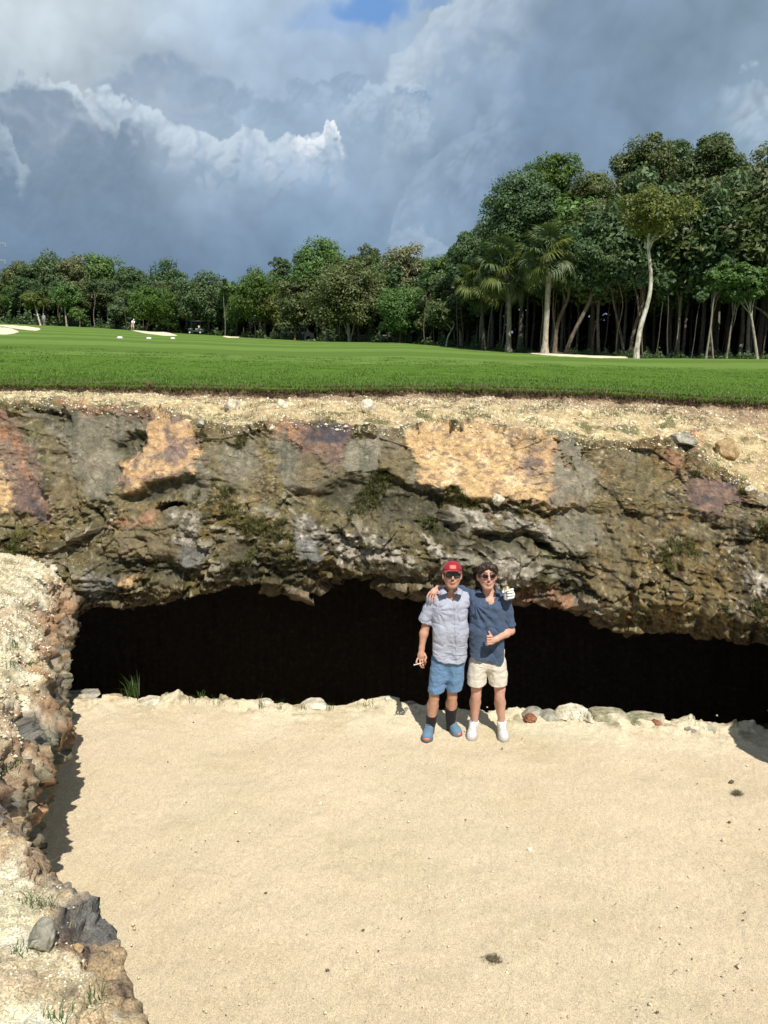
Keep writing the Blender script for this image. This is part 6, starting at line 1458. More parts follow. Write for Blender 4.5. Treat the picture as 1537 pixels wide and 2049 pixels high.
def collar(parent, org, mat, left, right, vol=None):
    for inn, out in (left, right):
        A = smooth_path([J(*q) for q in inn], 12); B = smooth_path([J(*q) for q in out], 12); A[0] = J(*inn[0]); B[0] = J(*out[0])
        if vol is not None:
            for i in range(5, 12):
                for Q_, off in ((B, .007), (A, .010)):
                    y = vol.front(Q_[i][0], Q_[i][2])
                    if y is not None: Q_[i][1] = Q_[i][1] * (1 - (i - 4) / 8) * .0 + (y - off) if i > 7 else min(Q_[i][1], y - off) * .5 + (y - off) * .5
        M = (A + B) / 2 + np.array([0, -.004, .005])
        up = np.array([0, -.0016, .0022]); V = np.concatenate([A, M, B, A + up, M + up, B + up]); F = []
        n = 12
        for r in (0, 1):
            for i in range(n - 1):
                F.append((r * n + i, r * n + i + 1, (r + 1) * n + i + 1, (r + 1) * n + i)); q = 3 * n; F.append((q + (r + 1) * n + i, q + (r + 1) * n + i + 1, q + r * n + i + 1, q + r * n + i))
        for i in range(n - 1): F.append((2 * n + i, 2 * n + i + 1, 5 * n + i + 1, 5 * n + i)); F.append((i + 1, i, 3 * n + i, 3 * n + i + 1))
        for r in (0, 1):
            for c in (0, n - 1): F.append((r * n + c, (r + 1) * n + c, (r + 4) * n + c, (r + 3) * n + c))
        mesh_np('collar_leaf', V - org, np.array(F), mat, parent, smooth=True)
def button(parent, org, q, mat):
    v, f = lathe_vf([(.001, -.003), (.0055, -.003), (.0055, .002), (.001, .003)], 10); mesh_np('button', v[:, [0, 2, 1]] + q - org, f, mat, parent)
def mouth(parent, org, L, base, wide=.028):
    x = np.linspace(-1, 1, 11); lip = plain('lips', (base[0] * .62, base[1] * .38, base[2] * .42), .5)
    yy = lambda t: -.0965 + .017 * t * t
    z0 = -.0535; up = [L(wide * t, yy(t) - .0005, z0 + .0052 + .0065 * t * t - .001 * (abs(t) < .15)) for t in x]; lo = [L(wide * t, yy(t) - .0005, z0 - .0065 + .0180 * t * t) for t in x]; te = [L(wide * .88 * t, yy(t) + .0005, z0 + .0005 + .009 * t * t) for t in x]
    v, f = join_vf([tube(up, .0028 * (1 - .75 * np.abs(x)) + .0004, 6), tube(lo, .0034 * (1 - .75 * np.abs(x)) + .0004, 6)]); o = mesh_np('lips', v - org, f, lip, parent, smooth=True)
    v, f = tube(te, .0045 * (1 - .7 * np.abs(x)) + .0003, 6); mesh_np('teeth', v - org, f, plain('teeth', (.50, .44, .38), .4), o, smooth=True)
M_BTN1 = plain('pale_button', (.6, .6, .62), .4); M_BTN2 = plain('dark_button', (.03, .04, .07), .3)

def capped_man():
    org = np.array([float(at_Y(885, 1474, YM)[0]), YM, 0.0])
    e = empty('person', org, 'man in a red cap, pale grey-blue shirt and blue shorts', 'person')
    hc = J(905, 1151, -.02); tilt = math.radians(-11); turn = math.radians(-2)
    lo = np.array([J(835, 1300)[0] - .10, YM - .32, -.02]); hi = np.array([J(1035, 1180)[0] + .05, YM + .38, 1.86])
    V = Vol(lo, hi, .0052)
    Rm, L = head_prims(V, hc, tilt, turn, 1.04)
    nb = J(902, 1192, .03); V.cone(hc + [0, .02, -.05], nb, .052, .056, .03)
    shR = J(867, 1200, .03); shL = J(932, 1198, .05)
    V.cone(nb, shR, .05, .048, .04); V.cone(nb, shL, .05, .048, .04)
    V.chain([J(890, 1215, .01), J(890, 1300, .01)], [.085, .080], .05); V.chain([J(914, 1215, .01), J(912, 1300, .01)], [.085, .080], .05)
    el = J(852, 1254, .05); wr = J(844, 1297, -.01)
    V.chain([shR, (shR + el) / 2 + [-.006, 0, 0], el], [.047, .044, .036], .03); V.chain([el, el * .68 + wr * .32 + [-.006, 0, 0], wr], [.036, .040, .0255], .025, sq=(1, 1, 1))
    # right hand hanging, cigarette between the fingers
    pm = J(843, 1312, -.03); V.ell(pm, (.038, .018, .045), .015); V.cone(wr, pm, .026, .026, .02)
    kn = [J(835, 1319, -.045), J(840.5, 1321.5, -.05), J(845.5, 1321.5, -.05), J(850, 1319, -.04)]
    tips = [[J(833, 1326, -.07), J(837, 1329, -.045)], [J(841, 1331, -.075), J(844.5, 1336, -.06)], [J(846.5, 1331, -.07), J(848, 1336, -.05)], [J(851.5, 1326, -.05), J(850, 1330, -.02)]]
    for a, (b, c) in zip(kn, tips): finger(V, [pm * .5 + a * .5, a, b, c], .0098)
    finger(V, [J(850, 1308, -.03), J(853, 1316, -.055), J(850, 1323, -.075)], .0105)
    # left arm passes behind the other man, gloved hand on his far shoulder
    el2 = J(968, 1222, .22); wr2 = J(1009, 1197, .13)
    V.chain([shL, (shL + el2) / 2, el2], [.05, .044, .038], .03); V.chain([el2, wr2], [.038, .027], .025)
    hipR = J(880, 1325, .02); hipL = J(912, 1325, .02); kR = J(869, 1391, .01); kL = J(905, 1389, .03); aR = J(861.5, 1459, .03); aL = J(901.5, 1454, .08)
    V.cone(hipR, hipL, .066, .066, .02); leg_body(V, hipR, kR, aR, rc=.063, ra=.034); leg_body(V, hipL, kL, aL, rc=.063, ra=.034)
    base = (.50, .275, .185)
    V.mesh('body', SKIN, e, org, lambda P: face_colors(P, hc, Rm, base, None))
    mouth(e, org, L, base)
    # short dark hair under the cap
    H = Vol(hc - .15, hc + .17, .0045); H.hs = HS; H.ell(L(0, .016, .022), (.079, .098, .086), .01, R=Rm); H.cut(L(0, -.030, 0), Rm @ np.array([0, -1, .15])); H.cut(L(0, 0, -.035), Rm @ np.array([0, 0, -1]))
    for s in (-1, 1): H.ell(L(s * .082, .01, -.012), (.013, .026, .034), .004, 's', R=Rm)
    H.near(lambda P, d: d + .002 * perlin(P * 120)); H.mesh('hair', cloth('dark_brown_hair', (.035, .022, .014), .2, 400), e, org)
    # shirt
    lo2 = np.array([J(835, 1240)[0] - .04, YM - .25, J(900, 1335)[2]]); hi2 = np.array([J(975, 1200)[0] + .05, YM + .32, J(900, 1175)[2] + .03])
    S = Vol(lo2, hi2, .0048)
    S.cone(nb + [0, .015, -.01], shR + [-.005, 0, .012], .066, .060, .05); S.cone(nb + [0, .015, -.01], shL + [0, 0, .010], .066, .060, .05)
    S.chain([J(887, 1214, .01), J(886, 1262, .0), J(883, 1316, -.005)], [.107, .103, .107], .06); S.chain([J(915, 1214, .02), J(915, 1262, .0), J(914, 1318, -.005)], [.105, .100, .103], .06)
    slv = J(850.5, 1241, .045); S.chain([shR + [0, 0, .005], slv + (slv - shR) * .3], [.063, .066], .035)
    S.chain([shL, (shL + el2) / 2 + [.02, .02, 0]], [.062, .064], .03)
    ax = slv - shR; S2 = S.D.copy()
    # hems: sleeve cut and shirt tail
    n = ax / np.linalg.norm(ax); G = S.grid()
    sleeve = ((G - (slv + n * .012)) @ n > 0) & (G[..., 0] < J(866, 1240)[0] - .0); S.D[sleeve] = np.maximum(S.D[sleeve], ((G[sleeve] - (slv + n * .012)) @ n).astype(np.float32)); 
    hemx = [J(858, 1296)[0], J(864, 1304)[0], J(874, 1314)[0], J(888, 1320)[0], J(914, 1321)[0], J(930, 1319)[0], J(939, 1314)[0]]; hemz = [J(858, 1298)[2], J(864, 1304)[2], J(874, 1314)[2], J(888, 1320)[2], J(914, 1321)[2], J(930, 1319)[2], J(939, 1312)[2]]
    S.D = np.maximum(S.D, (np.interp(G[..., 0], hemx, hemz) - G[..., 2]).astype(np.float32))
    S.ell(nb + [.0, -.045, .052], (.050, .062, .062), .006, 's'); S.ell(nb + [.003, -.10, .016], (.018, .05, .050), .006, 's')
    arm = shR + [.028, -.05, -.075]; pl = J(912, 1250)[0]
    def folds(P, d):
        r = P - arm; an = np.arctan2(r[:, 2], r[:, 0]); rr = np.linalg.norm(r[:, [0, 2]], axis=1)
        w1 = np.sin(an * 11 + rr * 6 + perlin(P * 8) * 2) * np.exp(-rr / .12) * sstep(.015, .06, rr) * sstep(-.01, .02, r[:, 0]) * .0065 * (P[:, 1] < YM + .05)
        low = sstep(J(0 + 900, 1270)[2], J(900, 1300)[2], P[:, 2])
        w2 = fbm(P * np.array([7, 7, 21]) + P[:, [2]] * 3, 3, seed=3) * (.005 + .009 * low)
        w3 = fbm(np.stack([P[:, 0] * 16 + P[:, 2] * 9, P[:, 1] * 6, P[:, 2] * 10 - P[:, 0] * 7], -1), 3, seed=5) * .009
        plx = np.interp(P[:, 2], [J(914, 1318)[2], J(909, 1190)[2]], [J(914, 1318)[0], J(909, 1190)[0]]); pq = P[:, 0] - plx
        fr = P[:, 1] < YM - .03
        cr = (1 - np.abs(perlin(np.stack([P[:, 0] * 5 + P[:, 2] * 4, P[:, 1] * 4, P[:, 2] * 8 - P[:, 0] * 6], -1) + 9))) ** 10 * .007 + (1 - np.abs(perlin(P * np.array([4, 4, 12]) + 2))) ** 12 * .006 * low
        return d + cr + w1 + w2 + w3 - .0035 * sstep(.017, .014, np.abs(pq)) * fr + .006 * sstep(.004, .001, np.abs(pq - .015)) * fr - .003 * ((np.abs(P[:, 0] - J(928, 1232)[0]) < .045) & (P[:, 2] < J(900, 1226)[2]) & (P[:, 2] > J(900, 1252)[2]) & fr)
    S.near(folds); S.mesh('shirt', M_SHIRT, e, org, relax=1)
    collar(e, org, M_SHIRT, [[(896, 1171, .07), (888, 1176, .0), (892, 1184, -.075), (904, 1191, -.120)], [(893, 1178, .10), (879, 1179, .02), (879.5, 1188, -.075), (887, 1196, -.128)]], [[(906, 1171, .07), (916, 1176, .0), (915, 1184, -.075), (909, 1191, -.120)], [(909, 1178, .10), (926, 1179, .02), (927, 1187, -.075), (921, 1193, -.128)]], S)
    for py in (1207, 1230, 1253, 1276, 1299): q = J(np.interp(py, [1190, 1318], [909, 914]), py, -.11); q[1] = (S.front(q[0], q[2]) or q[1]) - .001; button(e, org, q, M_BTN1)
    # shorts
    lo3 = np.array([J(850, 1300)[0], YM - .22, J(900, 1392)[2]]); hi3 = np.array([J(945, 1300)[0], YM + .22, J(900, 1296)[2]])
    B = Vol(lo3, hi3, .0048); B.chain([J(884, 1300, .01), J(913, 1300, .01)], [.088, .088], .04); B.chain([J(881, 1322, .01), J(871, 1392, .01)], [.092, .076], .03, sq=(1.0, .93, 1)); B.cone(J(896, 1330, .0), J(896, 1356, .0), .06, .045, .03); B.chain([J(912, 1322, .01), J(908, 1392, .03)], [.094, .073], .022, sq=(1.0, .93, 1))
    B.near(lambda P, d: d + fbm(P * np.array([15, 10, 5]) + P[:, [2]] * 2, 3, seed=8) * .012 + fbm(P * np.array([8, 8, 20]), 3, seed=9) * .007)
    B.cut(J(871, 1384), (0.06, 0, -1)); B.mesh('shorts', M_SHORT1, e, org)
    for a_, k_, nm, top in ((aR, kR, 0, 1434), (aL, kL, 1, 1423)):
        Q = Vol(np.minimum(a_, k_) - [.09, .09, .09], np.maximum(a_, k_) + [.09, .09, 0], .0045); calf = k_ * .62 + a_ * .38 + np.array([0, .022, 0])
        Q.chain([calf, k_ * .25 + a_ * .75, a_, a_ - [0, -.02, .06]], [.070, .050, .0395, .040], .012); Q.near(lambda P, d: d + .0015 * perlin(P * np.array([10, 10, 60]))); Q.cut(J(865, top), (0, 0, 1)); Q.mesh('sock', M_SOCK, e, org)
    shoe(e, org, aR, J(853.5, 1486, -.19) * [1, 0, 0] + [0, at_z(853, 1484, .02)[1] + .03, 0], M_SHOE1, M_DARKSOLE, M_ORANGE, laces=cloth('slate_lace', (.14, .21, .28)))
    shoe(e, org, aL, np.array([J(917, 1480)[0], at_z(917, 1474, .02)[1] + .04, 0]), M_SHOE1, M_DARKSOLE, M_ORANGE, laces=cloth('slate_lace', (.14, .21, .28)))
    # cap
    C = Vol(hc - .18, hc + .20, .0042); C.hs = HS
    C.ell(L(0, .010, .046), (.083, .102, .078), .01, R=Rm); C.cone(L(0, -.050, .062), L(0, -.040, .092), .034, .030, .04); C.cut(L(0, 0, .046), Rm @ np.array([0, -.10, -1]))
    C.near(lambda P, d: d + .002 * (np.minimum(np.abs(((P - hc) @ Rm)[:, 0]), .01) < .0022))
    co = C.mesh('cap', M_CAP, e, org)
    n_ = 22; th = np.linspace(-1.15, 1.15, n_); V_ = []
    for lay, dz in ((0, .0), (1, -.005)):
        for rr_, dr in ((0, 0), (.5, .028), (1, .056)):
            for t in th:
                x = math.sin(t) * (.082 + dr * .12); y = -.020 - math.cos(t) * .080 - dr * max(0, math.cos(t)) ** .7; V_.append(L(x, y, .062 - dr * .12 - x * x * 3.4 + dz))
    F_ = []
    for lay in (0, 1):
        for r in (0, 1):
            for i in range(n_ - 1): a = lay * 3 * n_ + r * n_ + i; q = (a, a + 1, a + n_ + 1, a + n_); F_.append(q if lay else q[::-1])
    for i in range(n_ - 1): a = 2 * n_ + i; F_.append((a, a + 1, a + 3 * n_ + 1, a + 3 * n_))
    mesh_np('brim', np.array(V_) - org, np.array(F_), M_CAP, co, smooth=True)
    pv = []; 
    for dx, dz in ((-.026, .066), (.026, .066), (.026, .095), (-.026, .095)): pv.append((dx, dz))
    G_ = [];  Fp = []
    for i in range(7):
        for j in range(4):
            x = -.027 + .054 * i / 6; z = .066 + .030 * j / 3; yy = -.092 - .001; 
            # follow the cap's front
            yq = .008 - .103 * math.sqrt(max(0.02, 1 - (x / .084) ** 2 - ((z - .048) / .084) ** 2)); yq = min(yq, -.055 - .034 + .0 * x + 4.5 * x * x * 1.0 + (z - .06) * .12) - .006; G_.append(L(x, yq, z))
    for i in range(6):
        for j in range(3): a = i * 4 + j; Fp.append((a, a + 4, a + 5, a + 1))
    po = mesh_np('patch', np.array(G_) - org, np.array(Fp), plain('orange_tan_patch', (.62, .20, .09), .6), co)
    G_ = np.array(G_); bars = [tube([G_[4 * 1 + j] + Rm @ [0, -.002, 0], G_[4 * 3 + j] + Rm @ [0, -.002, 0], G_[4 * 5 + j] + Rm @ [0, -.002, 0]], .0012, 4) for j in (1, 2)]; [mesh_np('stitch_line', v - org, f, plain('pale_orange_stitch', (.75, .42, .25), .6), po) for v, f in bars]
    sunglasses(e, org, L, Rm, plain('black_plastic', (.012, .012, .013), .25), lens('green_mirror_lens', (.045, .10, .065)), .027, .0185, 3.0, drop=-.002, fr=.0038)
    # glove on the hidden arm's hand, curled round the can on the other man's shoulder
    g = J(1021, 1188, -.055); W = Vol(g - .12, g + .13, .004); ca = J(1014.5, 1188, -.10)
    W.ell(J(1023, 1190, -.065), (.034, .030, .040), .012); W.cone(wr2 + [.01, -.04, 0], J(1022, 1190, -.04), .030, .032, .03)
    for i, (py, ln) in enumerate(((1179, 0), (1184, 1), (1189.5, 1), (1195, 0))):
        W.chain([J(1026, py + 1, -.085), J(1026.5 - (3 - i) * .2, py + .5, -.125), J(1020.5, py + 1.5, -.148), J(1016.5, py + 2, -.146)], [.0115, .011, .0105, .0095], .0035)
    W.chain([J(1018, 1183, -.05), J(1009, 1182, -.075), J(1006.5, 1185, -.105)], [.0125, .0115, .010], .005)
    W.near(lambda P, d: d + .0012 * perlin(P * 70)); W.mesh('glove', M_GLOVE, e, org)
    return aR, kn, tips
capped_man()

def blue_man():
    org = np.array([float(at_Y(978, 1474, YM)[0]), YM, 0.0])
    e = empty('person', org, 'dark-haired man in a navy polo and off-white shorts giving a thumbs up', 'person')
    hc = J(974.5, 1153, -.01); tilt = math.radians(-10); turn = math.radians(3)
    lo = np.array([J(852, 1200)[0] - .06, YM - .36, -.02]); hi = np.array([J(1036, 1300)[0] + .05, YM + .30, 1.82])
    V = Vol(lo, hi, .0052); Rm, L = head_prims(V, hc, tilt, turn, .98)
    nb = J(978, 1192, .03); V.cone(hc + [0, .02, -.05], nb, .050, .056, .03)
    shR = J(948, 1195, .04); shL = J(1010, 1202, .03); V.cone(nb, shR, .05, .046, .04); V.cone(nb, shL, .05, .046, .04)
    V.chain([J(965, 1216, .01), J(963, 1300, .01)], [.085, .078], .05); V.chain([J(990, 1216, .01), J(988, 1300, .01)], [.085, .078], .05); V.ell(nb + [0, -.055, -.045], (.055, .04, .05), .03)
    # right arm over the other man's shoulders
    elR = J(908, 1181, .17); wrR = J(877, 1177, .075)
    V.chain([shR, (shR + elR) / 2 + [0, .01, .01], elR], [.047, .044, .037], .03); V.chain([elR, (elR + wrR) / 2, wrR], [.037, .036, .026], .025)
    pm = J(868, 1183, -.015); V.cone(wrR, pm, .026, .030, .02); V.ell(J(867, 1186, -.020), (.036, .032, .020), .018)
    base_k = [J(860.0, 1185, -.022), J(864, 1187, -.030), J(868.3, 1188.5, -.034), J(872.5, 1188.5, -.032)]
    tp = [[J(856.6, 1190, -.036), J(855.0, 1196.5, -.042)], [J(860.6, 1194, -.045), J(858.8, 1201.5, -.050)], [J(865.4, 1196, -.049), J(863.6, 1204, -.054)], [J(870.2, 1196, -.048), J(868.8, 1203, -.052)]]
    for a, (b, c) in zip(base_k, tp): finger(V, [pm * .4 + a * .6, a, b, c], .0092, .003)
    finger(V, [J(874, 1181, -.02), J(879, 1185, -.045), J(880, 1190, -.06)], .010)
    # left arm: elbow out, thumb up before the belly
    elL = J(1022, 1262, .0); wrL = J(995, 1278, -.165)
    V.chain([shL, (shL + elL) / 2, elL], [.046, .042, .037], .03); V.chain([elL, elL * .66 + wrL * .34, wrL], [.038, .038, .0255], .025)
    pf = J(985, 1282, -.19); V.cone(wrL, pf, .026, .027, .02); V.ell(pf, (.034, .024, .036), .012)
    for i, py in enumerate((1273.5, 1278.5, 1283.5, 1288)):
        V.chain([J(985, py, -.205), J(976, py, -.222), J(974.5, py + 1, -.200), J(980, py + 1, -.190)], [.0100, .0102, .0095, .0085], .003)
    V.chain([J(985, 1276, -.195), J(981.5, 1270, -.205), J(978.5, 1264, -.205)], [.0115, .0108, .0095], .005)
    hipR = J(961, 1325, .02); hipL = J(992, 1325, .02); kR = J(953, 1386, .01); kL = J(1000, 1389, .01); aR = J(949, 1446, .06); aL = J(1004, 1446, .05)
    V.cone(hipR, hipL, .066, .066, .02); leg_body(V, hipR, kR, aR, rc=.061, ra=.034); leg_body(V, hipL, kL, aL, rc=.061, ra=.034)
    base = (.58, .335, .25)
    V.mesh('body', SKIN, e, org, lambda P: face_colors(P, hc, Rm, base, (.10, .06, .04)))
    mouth(e, org, L, base, .027)
    # hair: thick, swept across the forehead
    H = Vol(hc - .16, hc + .19, .004); H.hs = HS; H.ell(L(0, .018, .034), (.083, .102, .086), .01, R=Rm)
    for (x, y, z, rx, ry, rz) in ((-.045, -.052, .086, .038, .034, .026), (.0, -.060, .093, .040, .034, .025), (.042, -.054, .085, .038, .034, .028), (-.072, -.02, .060, .020, .05, .034), (.074, -.02, .056, .020, .05, .036), (-.030, -.080, .078, .020, .014, .016), (.034, -.080, .074, .024, .014, .020), (.056, -.066, .062, .016, .016, .022), (-.056, -.066, .066, .014, .016, .020)):
        H.ell(L(x, y, z), (rx, ry, rz), .012, R=Rm)
    H.ell(L(0, -.080, .012), (.062, .055, .060), .008, 's', R=Rm); H.cut(L(0, 0, -.045), Rm @ np.array([0, 0, -1]))
    for s in (-1, 1): H.ell(L(s * .092, .008, -.012), (.022, .030, .034), .005, 's', R=Rm)
    def strands(P, d):
        q = (P - hc) @ Rm; ph = np.arctan2(q[:, 0] + .02, -(q[:, 1])); return d + .0055 * np.sin(ph * 26 + 5 * perlin(q * 18)) * perlin(q * 22 + 4) * 1.6 + .0035 * perlin(q * 60)
    H.near(strands)
    hm, w, b = new_mat('brown_hair'); tc = w.new('ShaderNodeTexCoord'); nn = w.noise(w.vm('MULTIPLY', tc.outputs['Object'], (1, 1, .25)), 260, 3, .6); w.l.new(w.ramp(nn, [(.35, (.014, .008, .005)), (.65, (.050, .027, .015))]), b.inputs['Base Color']); b.inputs['Roughness'].default_value = .45; bump(w, b, nn, .6, .003)
    H.mesh('hair', hm, e, org, relax=0)
    # polo shirt
    lo2 = np.array([J(905, 1190)[0] - .02, YM - .27, J(900, 1335)[2]]); hi2 = np.array([J(1036, 1240)[0] + .05, YM + .30, J(900, 1160)[2] + .03]); S = Vol(lo2, hi2, .0048)
    S.cone(nb + [0, .015, -.01], shR + [0, 0, .008], .066, .060, .05); S.cone(nb + [0, .015, -.01], shL + [.008, 0, .008], .066, .060, .05)
    S.chain([J(962, 1215, .01), J(960, 1262, .0), J(960, 1322, -.005)], [.110, .102, .108], .06); S.chain([J(991, 1217, .015), J(990, 1262, .0), J(993, 1322, -.005)], [.108, .104, .108], .06)
    S.chain([shR + [0, 0, .004], J(925, 1184, .12), J(915, 1181, .15)], [.063, .058, .056], .035)
    slv = J(1019.5, 1254, .012); S.chain([shL + [.004, 0, .002], slv], [.062, .065], .035)
    G = S.grid(); n = slv - shL; n /= np.linalg.norm(n); m = ((G - slv) @ n > -.005) & (G[..., 0] > J(1009, 1250)[0]); S.D[m] = np.maximum(S.D[m], ((G[m] - slv) @ n + .005 - .0).astype(np.float32))
    hx = [J(934, 1304)[0], J(950, 1312)[0], J(969, 1319)[0], J(1000, 1327)[0], J(1006, 1324)[0], J(1018, 1311)[0]]; hz = [J(934, 1304)[2], J(950, 1312)[2], J(969, 1319)[2], J(1000, 1327)[2], J(1006, 1318)[2], J(1018, 1316)[2]]
    S.D = np.maximum(S.D, (np.interp(G[..., 0], hx, hz) - G[..., 2]).astype(np.float32))
    S.ell(nb + [.0, -.045, .056], (.052, .064, .064), .006, 's'); S.ell(nb + [.0, -.10, .006], (.026, .052, .048), .008, 's')
    armp = shR + [.0, -.03, -.03]
    def folds(P, d):
        r = P - armp; an = np.arctan2(r[:, 2], r[:, 0]); rr = np.linalg.norm(r[:, [0, 2]], axis=1)
        w1 = np.sin(an * 15 + rr * 5 + 1.5 * perlin(P * 6)) * np.exp(-np.abs(rr - .12) / .16) * .0125 * sstep(-.2, -.9, an) * sstep(-1.9, -1.5, an) * (P[:, 1] < YM + .06)
        w2 = fbm(P * np.array([7, 7, 15]) + P[:, [0]] * 4, 3, seed=13) * .011
        s3 = np.abs(perlin(np.stack([P[:, 0] * 13 - P[:, 2] * 8, P[:, 1] * 5, P[:, 2] * 3.5 + P[:, 0] * 3], -1) + 3)) * .014
        cuff = ((P - slv) @ n > -.028) & (P[:, 0] > J(1009, 1250)[0]); fr = (P[:, 1] < YM - .03) & (P[:, 2] > J(977, 1222)[2])
        px_ = P[:, 0] - J(978, 1200)[0]
        s3 = s3 + (1 - np.abs(perlin(np.stack([P[:, 0] * 7 + P[:, 2] * 6, P[:, 1] * 4, P[:, 2] * 4 - P[:, 0] * 3], -1) + 5))) ** 10 * .008
        return d + w1 + w2 + s3 - .0035 * cuff - .003 * fr * (np.abs(px_) < .017)
    S.near(folds); S.mesh('polo_shirt', M_POLO, e, org)
    collar(e, org, M_POLO, [[(969, 1173, .07), (961, 1178, .0), (965, 1188, -.075), (974, 1200, -.125)], [(966, 1180, .10), (952, 1181, .02), (953, 1191, -.085), (961, 1200, -.132)]], [[(981, 1173, .07), (993, 1178, .0), (991, 1189, -.075), (981, 1201, -.125)], [(984, 1180, .10), (1003, 1182, .02), (1003, 1195, -.085), (993, 1207, -.137)]], S)
    for py in (1209, 1217): q = J(978, py, -.11); q[1] = (S.front(q[0], q[2]) or q[1]) - .002; button(e, org, q, M_BTN2)
    # shorts
    lo3 = np.array([J(926, 1300)[0], YM - .22, J(900, 1382)[2]]); hi3 = np.array([J(1025, 1300)[0], YM + .22, J(900, 1300)[2]]); B = Vol(lo3, hi3, .0048)
    B.chain([J(962, 1306, .01), J(991, 1306, .01)], [.090, .090], .04); B.cone(J(969, 1326, .0), J(981, 1326, .0), .085, .085, .03); B.chain([J(957, 1326, .01), J(952, 1378, .01)], [.092, .090], .028, sq=(1.0, .93, 1)); B.chain([J(994, 1326, .01), J(998, 1380, .01)], [.092, .086], .028, sq=(1.0, .93, 1))
    def sf(P, d):
        cx = J(972, 1331); r = P - cx; an = np.arctan2(r[:, 2], r[:, 0]); rr = np.linalg.norm(r[:, [0, 2]], axis=1)
        return d + np.sin(an * 11 + 2 * perlin(P * 9)) * np.exp(-rr / .06) * .005 * sstep(.02, .05, rr) + fbm(P * np.array([12, 10, 6]), 3, seed=18) * .011 + fbm(P * np.array([9, 8, 20]), 3, seed=19) * .007
    B.near(sf); B.cut(J(952, 1369), (0.0, 0, -1)); B.mesh('shorts', M_SHORT2, e, org)
    for a_, k_ in ((aR, kR), (aL, kL)):
        Q = Vol(a_ - [.08, .08, .08], a_ + [.08, .08, .09], .0045); Q.chain([a_ + [0, .0, .05], a_, a_ - [0, 0, .06]], [.041, .041, .041], .03); Q.cut(a_ + [0, 0, .022], (0, 0, 1)); Q.mesh('sock', M_WSOCK, e, org)
    mk = lambda S_: [(lambda a: box_vf(a[0], a[1], a[2], .022, .012, .020))(S_(.34, .142)), (lambda a: box_vf(a[0], a[1], a[2], .024, .022, .006))(S_(.74, .071))]
    shoe(e, org, aR, np.array([J(940, 1484)[0], at_z(940, 1482, .02)[1] + .035, 0]), M_SHOE2, M_SOLE2, None, True, 1, M_WSOCK, mk); shoe(e, org, aL, np.array([J(1005, 1486)[0], at_z(1005, 1484, .02)[1] + .035, 0]), M_SHOE2, M_SOLE2, None, True, 2, M_WSOCK, mk)
    sunglasses(e, org, L, Rm, plain('thin_gold_frame', (.45, .33, .20), .3, metal=.8), lens('dark_brown_lens', (.020, .008, .008)), .025, .020, 2.2, drop=-.003, fr=.0016)
    # ring-like dark band on the hand over the shoulder
    th = np.linspace(0, 2 * math.pi, 13); c = base_k[2] * .45 + tp[2][0] * .55; v, f = tube(np.stack([c[0] + .0105 * np.cos(th), c[1] + .0105 * np.sin(th) * .8, c[2] + .004 * np.sin(th)], 1), .0016, 5); mesh_np('ring', v - org, f, plain('dark_ring', (.05, .04, .04), .3, metal=.7), e)
blue_man()

def drink_can():
    c = J(1014.2, 1199.5, -.10); e = empty('drink_can', c, 'small white can with a gold top held in the gloved hand', 'can')
    r = .029; v, f = lathe_vf([(.001, 0), (r * .85, 0), (r, .008), (r, .090), (r * .92, .100)], 24); m, w, b = new_mat('white_can_print'); tc = w.new('ShaderNodeTexCoord'); sp = w.new('ShaderNodeSeparateXYZ'); w.l.new(tc.outputs['Object'], sp.inputs[0])
    b.inputs['Base Color'].default_value = (.78, .78, .76, 1); b.inputs['Roughness'].default_value = .35; mesh_np('can_body', v, f, m, e, smooth=True)
    v, f = lathe_vf([(r * .92, .098), (r * .90, .104), (r * .70, .108), (r * .66, .122), (r * .5, .128), (.001, .128)], 24); mesh_np('gold_top', v, f, plain('gold_metal', (.72, .60, .25), .3, metal=.7), e, smooth=True)
    q = []
    def stroke(pts, w_=.0018): q.append(tube([((r + .0012) * math.sin(a), -(r + .0012) * math.cos(a), z) for a, z in pts], w_, 4))
    for a0 in (-.75, -.45, -.15, .15, .45, .72):           # a line of black characters and a small block below, as on the can
        stroke([(a0 - .08, .078), (a0 - .08, .064)]); stroke([(a0 - .08, .077), (a0 + .07, .077)]) if int(a0 * 20) % 2 else stroke([(a0 - .08, .071), (a0 + .07, .064)])
    for dz in (0, .003, .006): stroke([(-.25, .036 + dz), (.15, .036 + dz)], .0016)
    v, f = join_vf(q); pr_ = mesh_np('print', v, f, plain('black_print', (.02, .02, .02), .5), e); pr_['kind'] = 'stuff'
drink_can()
def cigarette():
    a = J(829, 1330.5, -.09); b = J(854, 1324, -.065); d = (b - a) / np.linalg.norm(b - a); e = empty('cigarette', a, 'thin pale cigarette held between the fingers of the capped man', 'cigarette')
    v, f = tube([a - a, (b - a) * .62], .0048, 10); mesh_np('paper', v, f, plain('cigarette_paper', (.62, .60, .56), .8), e, smooth=True)
    v, f = tube([(b - a) * .62, (b - a)], .0049, 10); mesh_np('filter', v, f, plain('brown_filter', (.30, .17, .09), .8), e, smooth=True)
    v, f = lathe_vf([(.001, -.007), (.0062, -.004), (.0068, 0), (.0052, .005), (.001, .006)], 10); v = v[:, [2, 0, 1]]; mesh_np('ash', v, f, plain('pale_ash', (.55, .54, .52), .9), e, smooth=True)
cigarette()

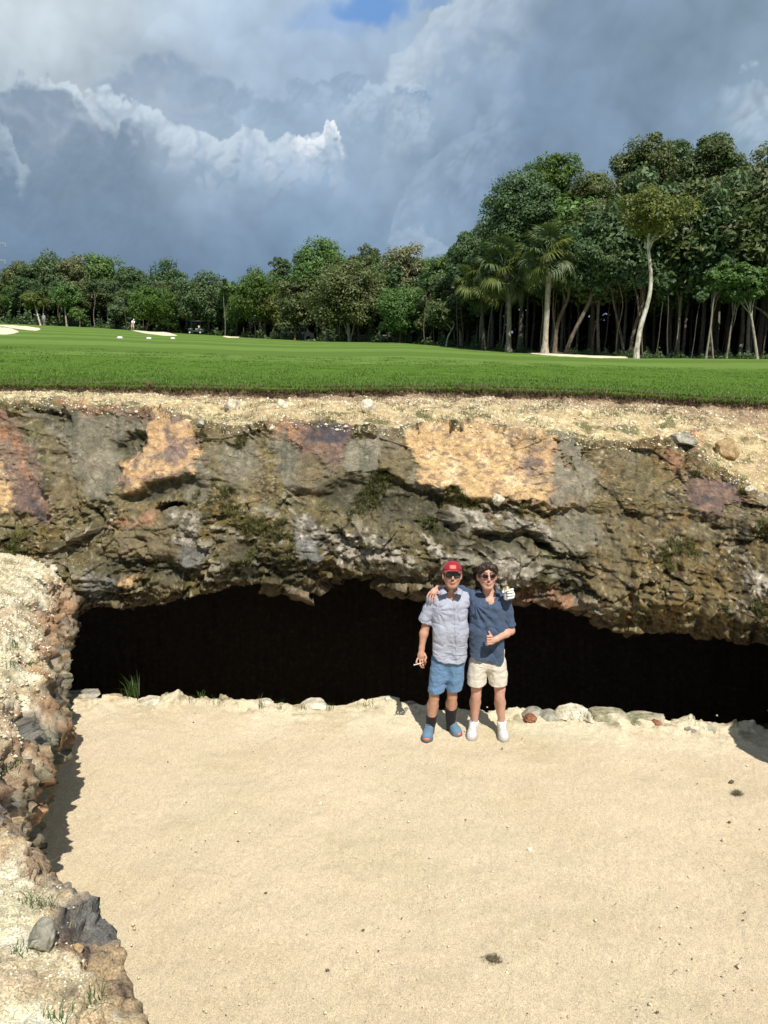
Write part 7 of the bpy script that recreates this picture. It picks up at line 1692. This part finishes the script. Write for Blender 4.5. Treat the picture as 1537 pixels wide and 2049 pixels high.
# --- small far figures on the course
def far_person(px, py, Y, label, top, legs, pose='stand', skin=(.4, .24, .17)):
    p = on_ground(px, Y); k = 1.0; e = empty('person', p, label, 'person'); A = lambda *q: np.array(q, dtype=np.float64)
    V = Vol((-.6, -.6, -.05), (.6, .6, 1.9), .022)
    if pose == 'bend': hip = A(0, 0, .92); sh = A(.18, -.15, 1.35); hd = A(.30, -.22, 1.55)
    else: hip = A(0, 0, .95); sh = A(.0, 0, 1.42); hd = A(.0, -.02, 1.66)
    V.ell(hd, (.085, .10, .12), .03); V.cone(sh, hd, .06, .06, .04); V.chain([hip, sh], [.11, .11], .05)
    for s in (-1, 1):
        st = s * (.14 if pose == 'bend' else .09); V.chain([hip + [st * .5, 0, 0], A(st, -.04, .5), A(st * 1.2, .02, .06)], [.09, .065, .05], .03); V.cone(A(st * 1.2, .04, .05), A(st * 1.3, -.16, .04), .05, .045, .03)
        a = sh + [s * .17, 0, -.02]; el = a + (A(.05, -.18, -.24) if pose == 'bend' else A(s * .05, -.03, -.28)); wr = el + (A(-s * .10 + .05, -.14, -.16) if pose == 'bend' else A(0, -.08, -.24)); V.chain([sh + [s * .1, 0, .02], a, el, wr], [.06, .055, .045, .035], .03); V.ell(wr + [0, -.02, -.05], (.035, .03, .05), .02)
    V.mesh('body', plain('far_skin', skin, .6), e, np.zeros(3))
    S = Vol((-.6, -.6, .7), (.6, .6, 1.7), .022); S.chain([hip + [0, 0, .03], sh], [.15, .145], .05)
    for s in (-1, 1): a = sh + [s * .17, 0, -.02]; el = a + (A(.05, -.18, -.24) if pose == 'bend' else A(s * .05, -.03, -.28)); S.chain([sh + [s * .08, 0, .02], a, a * .3 + el * .7], [.09, .08, .075], .04)
    S.near(lambda P, d: d + .01 * perlin(P * 12)); S.mesh('shirt', top, e, np.zeros(3))
    B = Vol((-.4, -.4, .35), (.4, .4, 1.1), .022); B.cone(hip + [-.06, 0, 0], hip + [.06, 0, 0], .12, .12, .03)
    for s in (-1, 1): st = s * (.14 if pose == 'bend' else .09); B.chain([hip + [st * .5, 0, 0], A(st, -.04, .52)], [.115, .095], .03)
    B.mesh('trousers', legs, e, np.zeros(3))
    C = Vol(tuple(hd - .2), tuple(hd + .2), .015); C.ell(hd + [0, .01, .04], (.10, .115, .10), .02); C.cone(hd + [0, -.10, .04], hd + [0, -.15, .03], .045, .05, .02, sq=(1, 1, 2.5)); C.cut(hd + [0, 0, .01], (0, 0, -1)); C.mesh('hat', top, e, np.zeros(3))
    return e
far_person(266, 659, 116, 'golfer in a white shirt bending by the long bunker', plain('white_cotton', (.8, .8, .84), .8), plain('pale_khaki', (.55, .42, .35), .8), 'bend')
far_person(89, 652, 123, 'distant man in grey standing beside the leaning white trunk', plain('grey_cotton', (.30, .32, .36), .8), plain('dark_grey_cotton', (.14, .15, .16), .8))
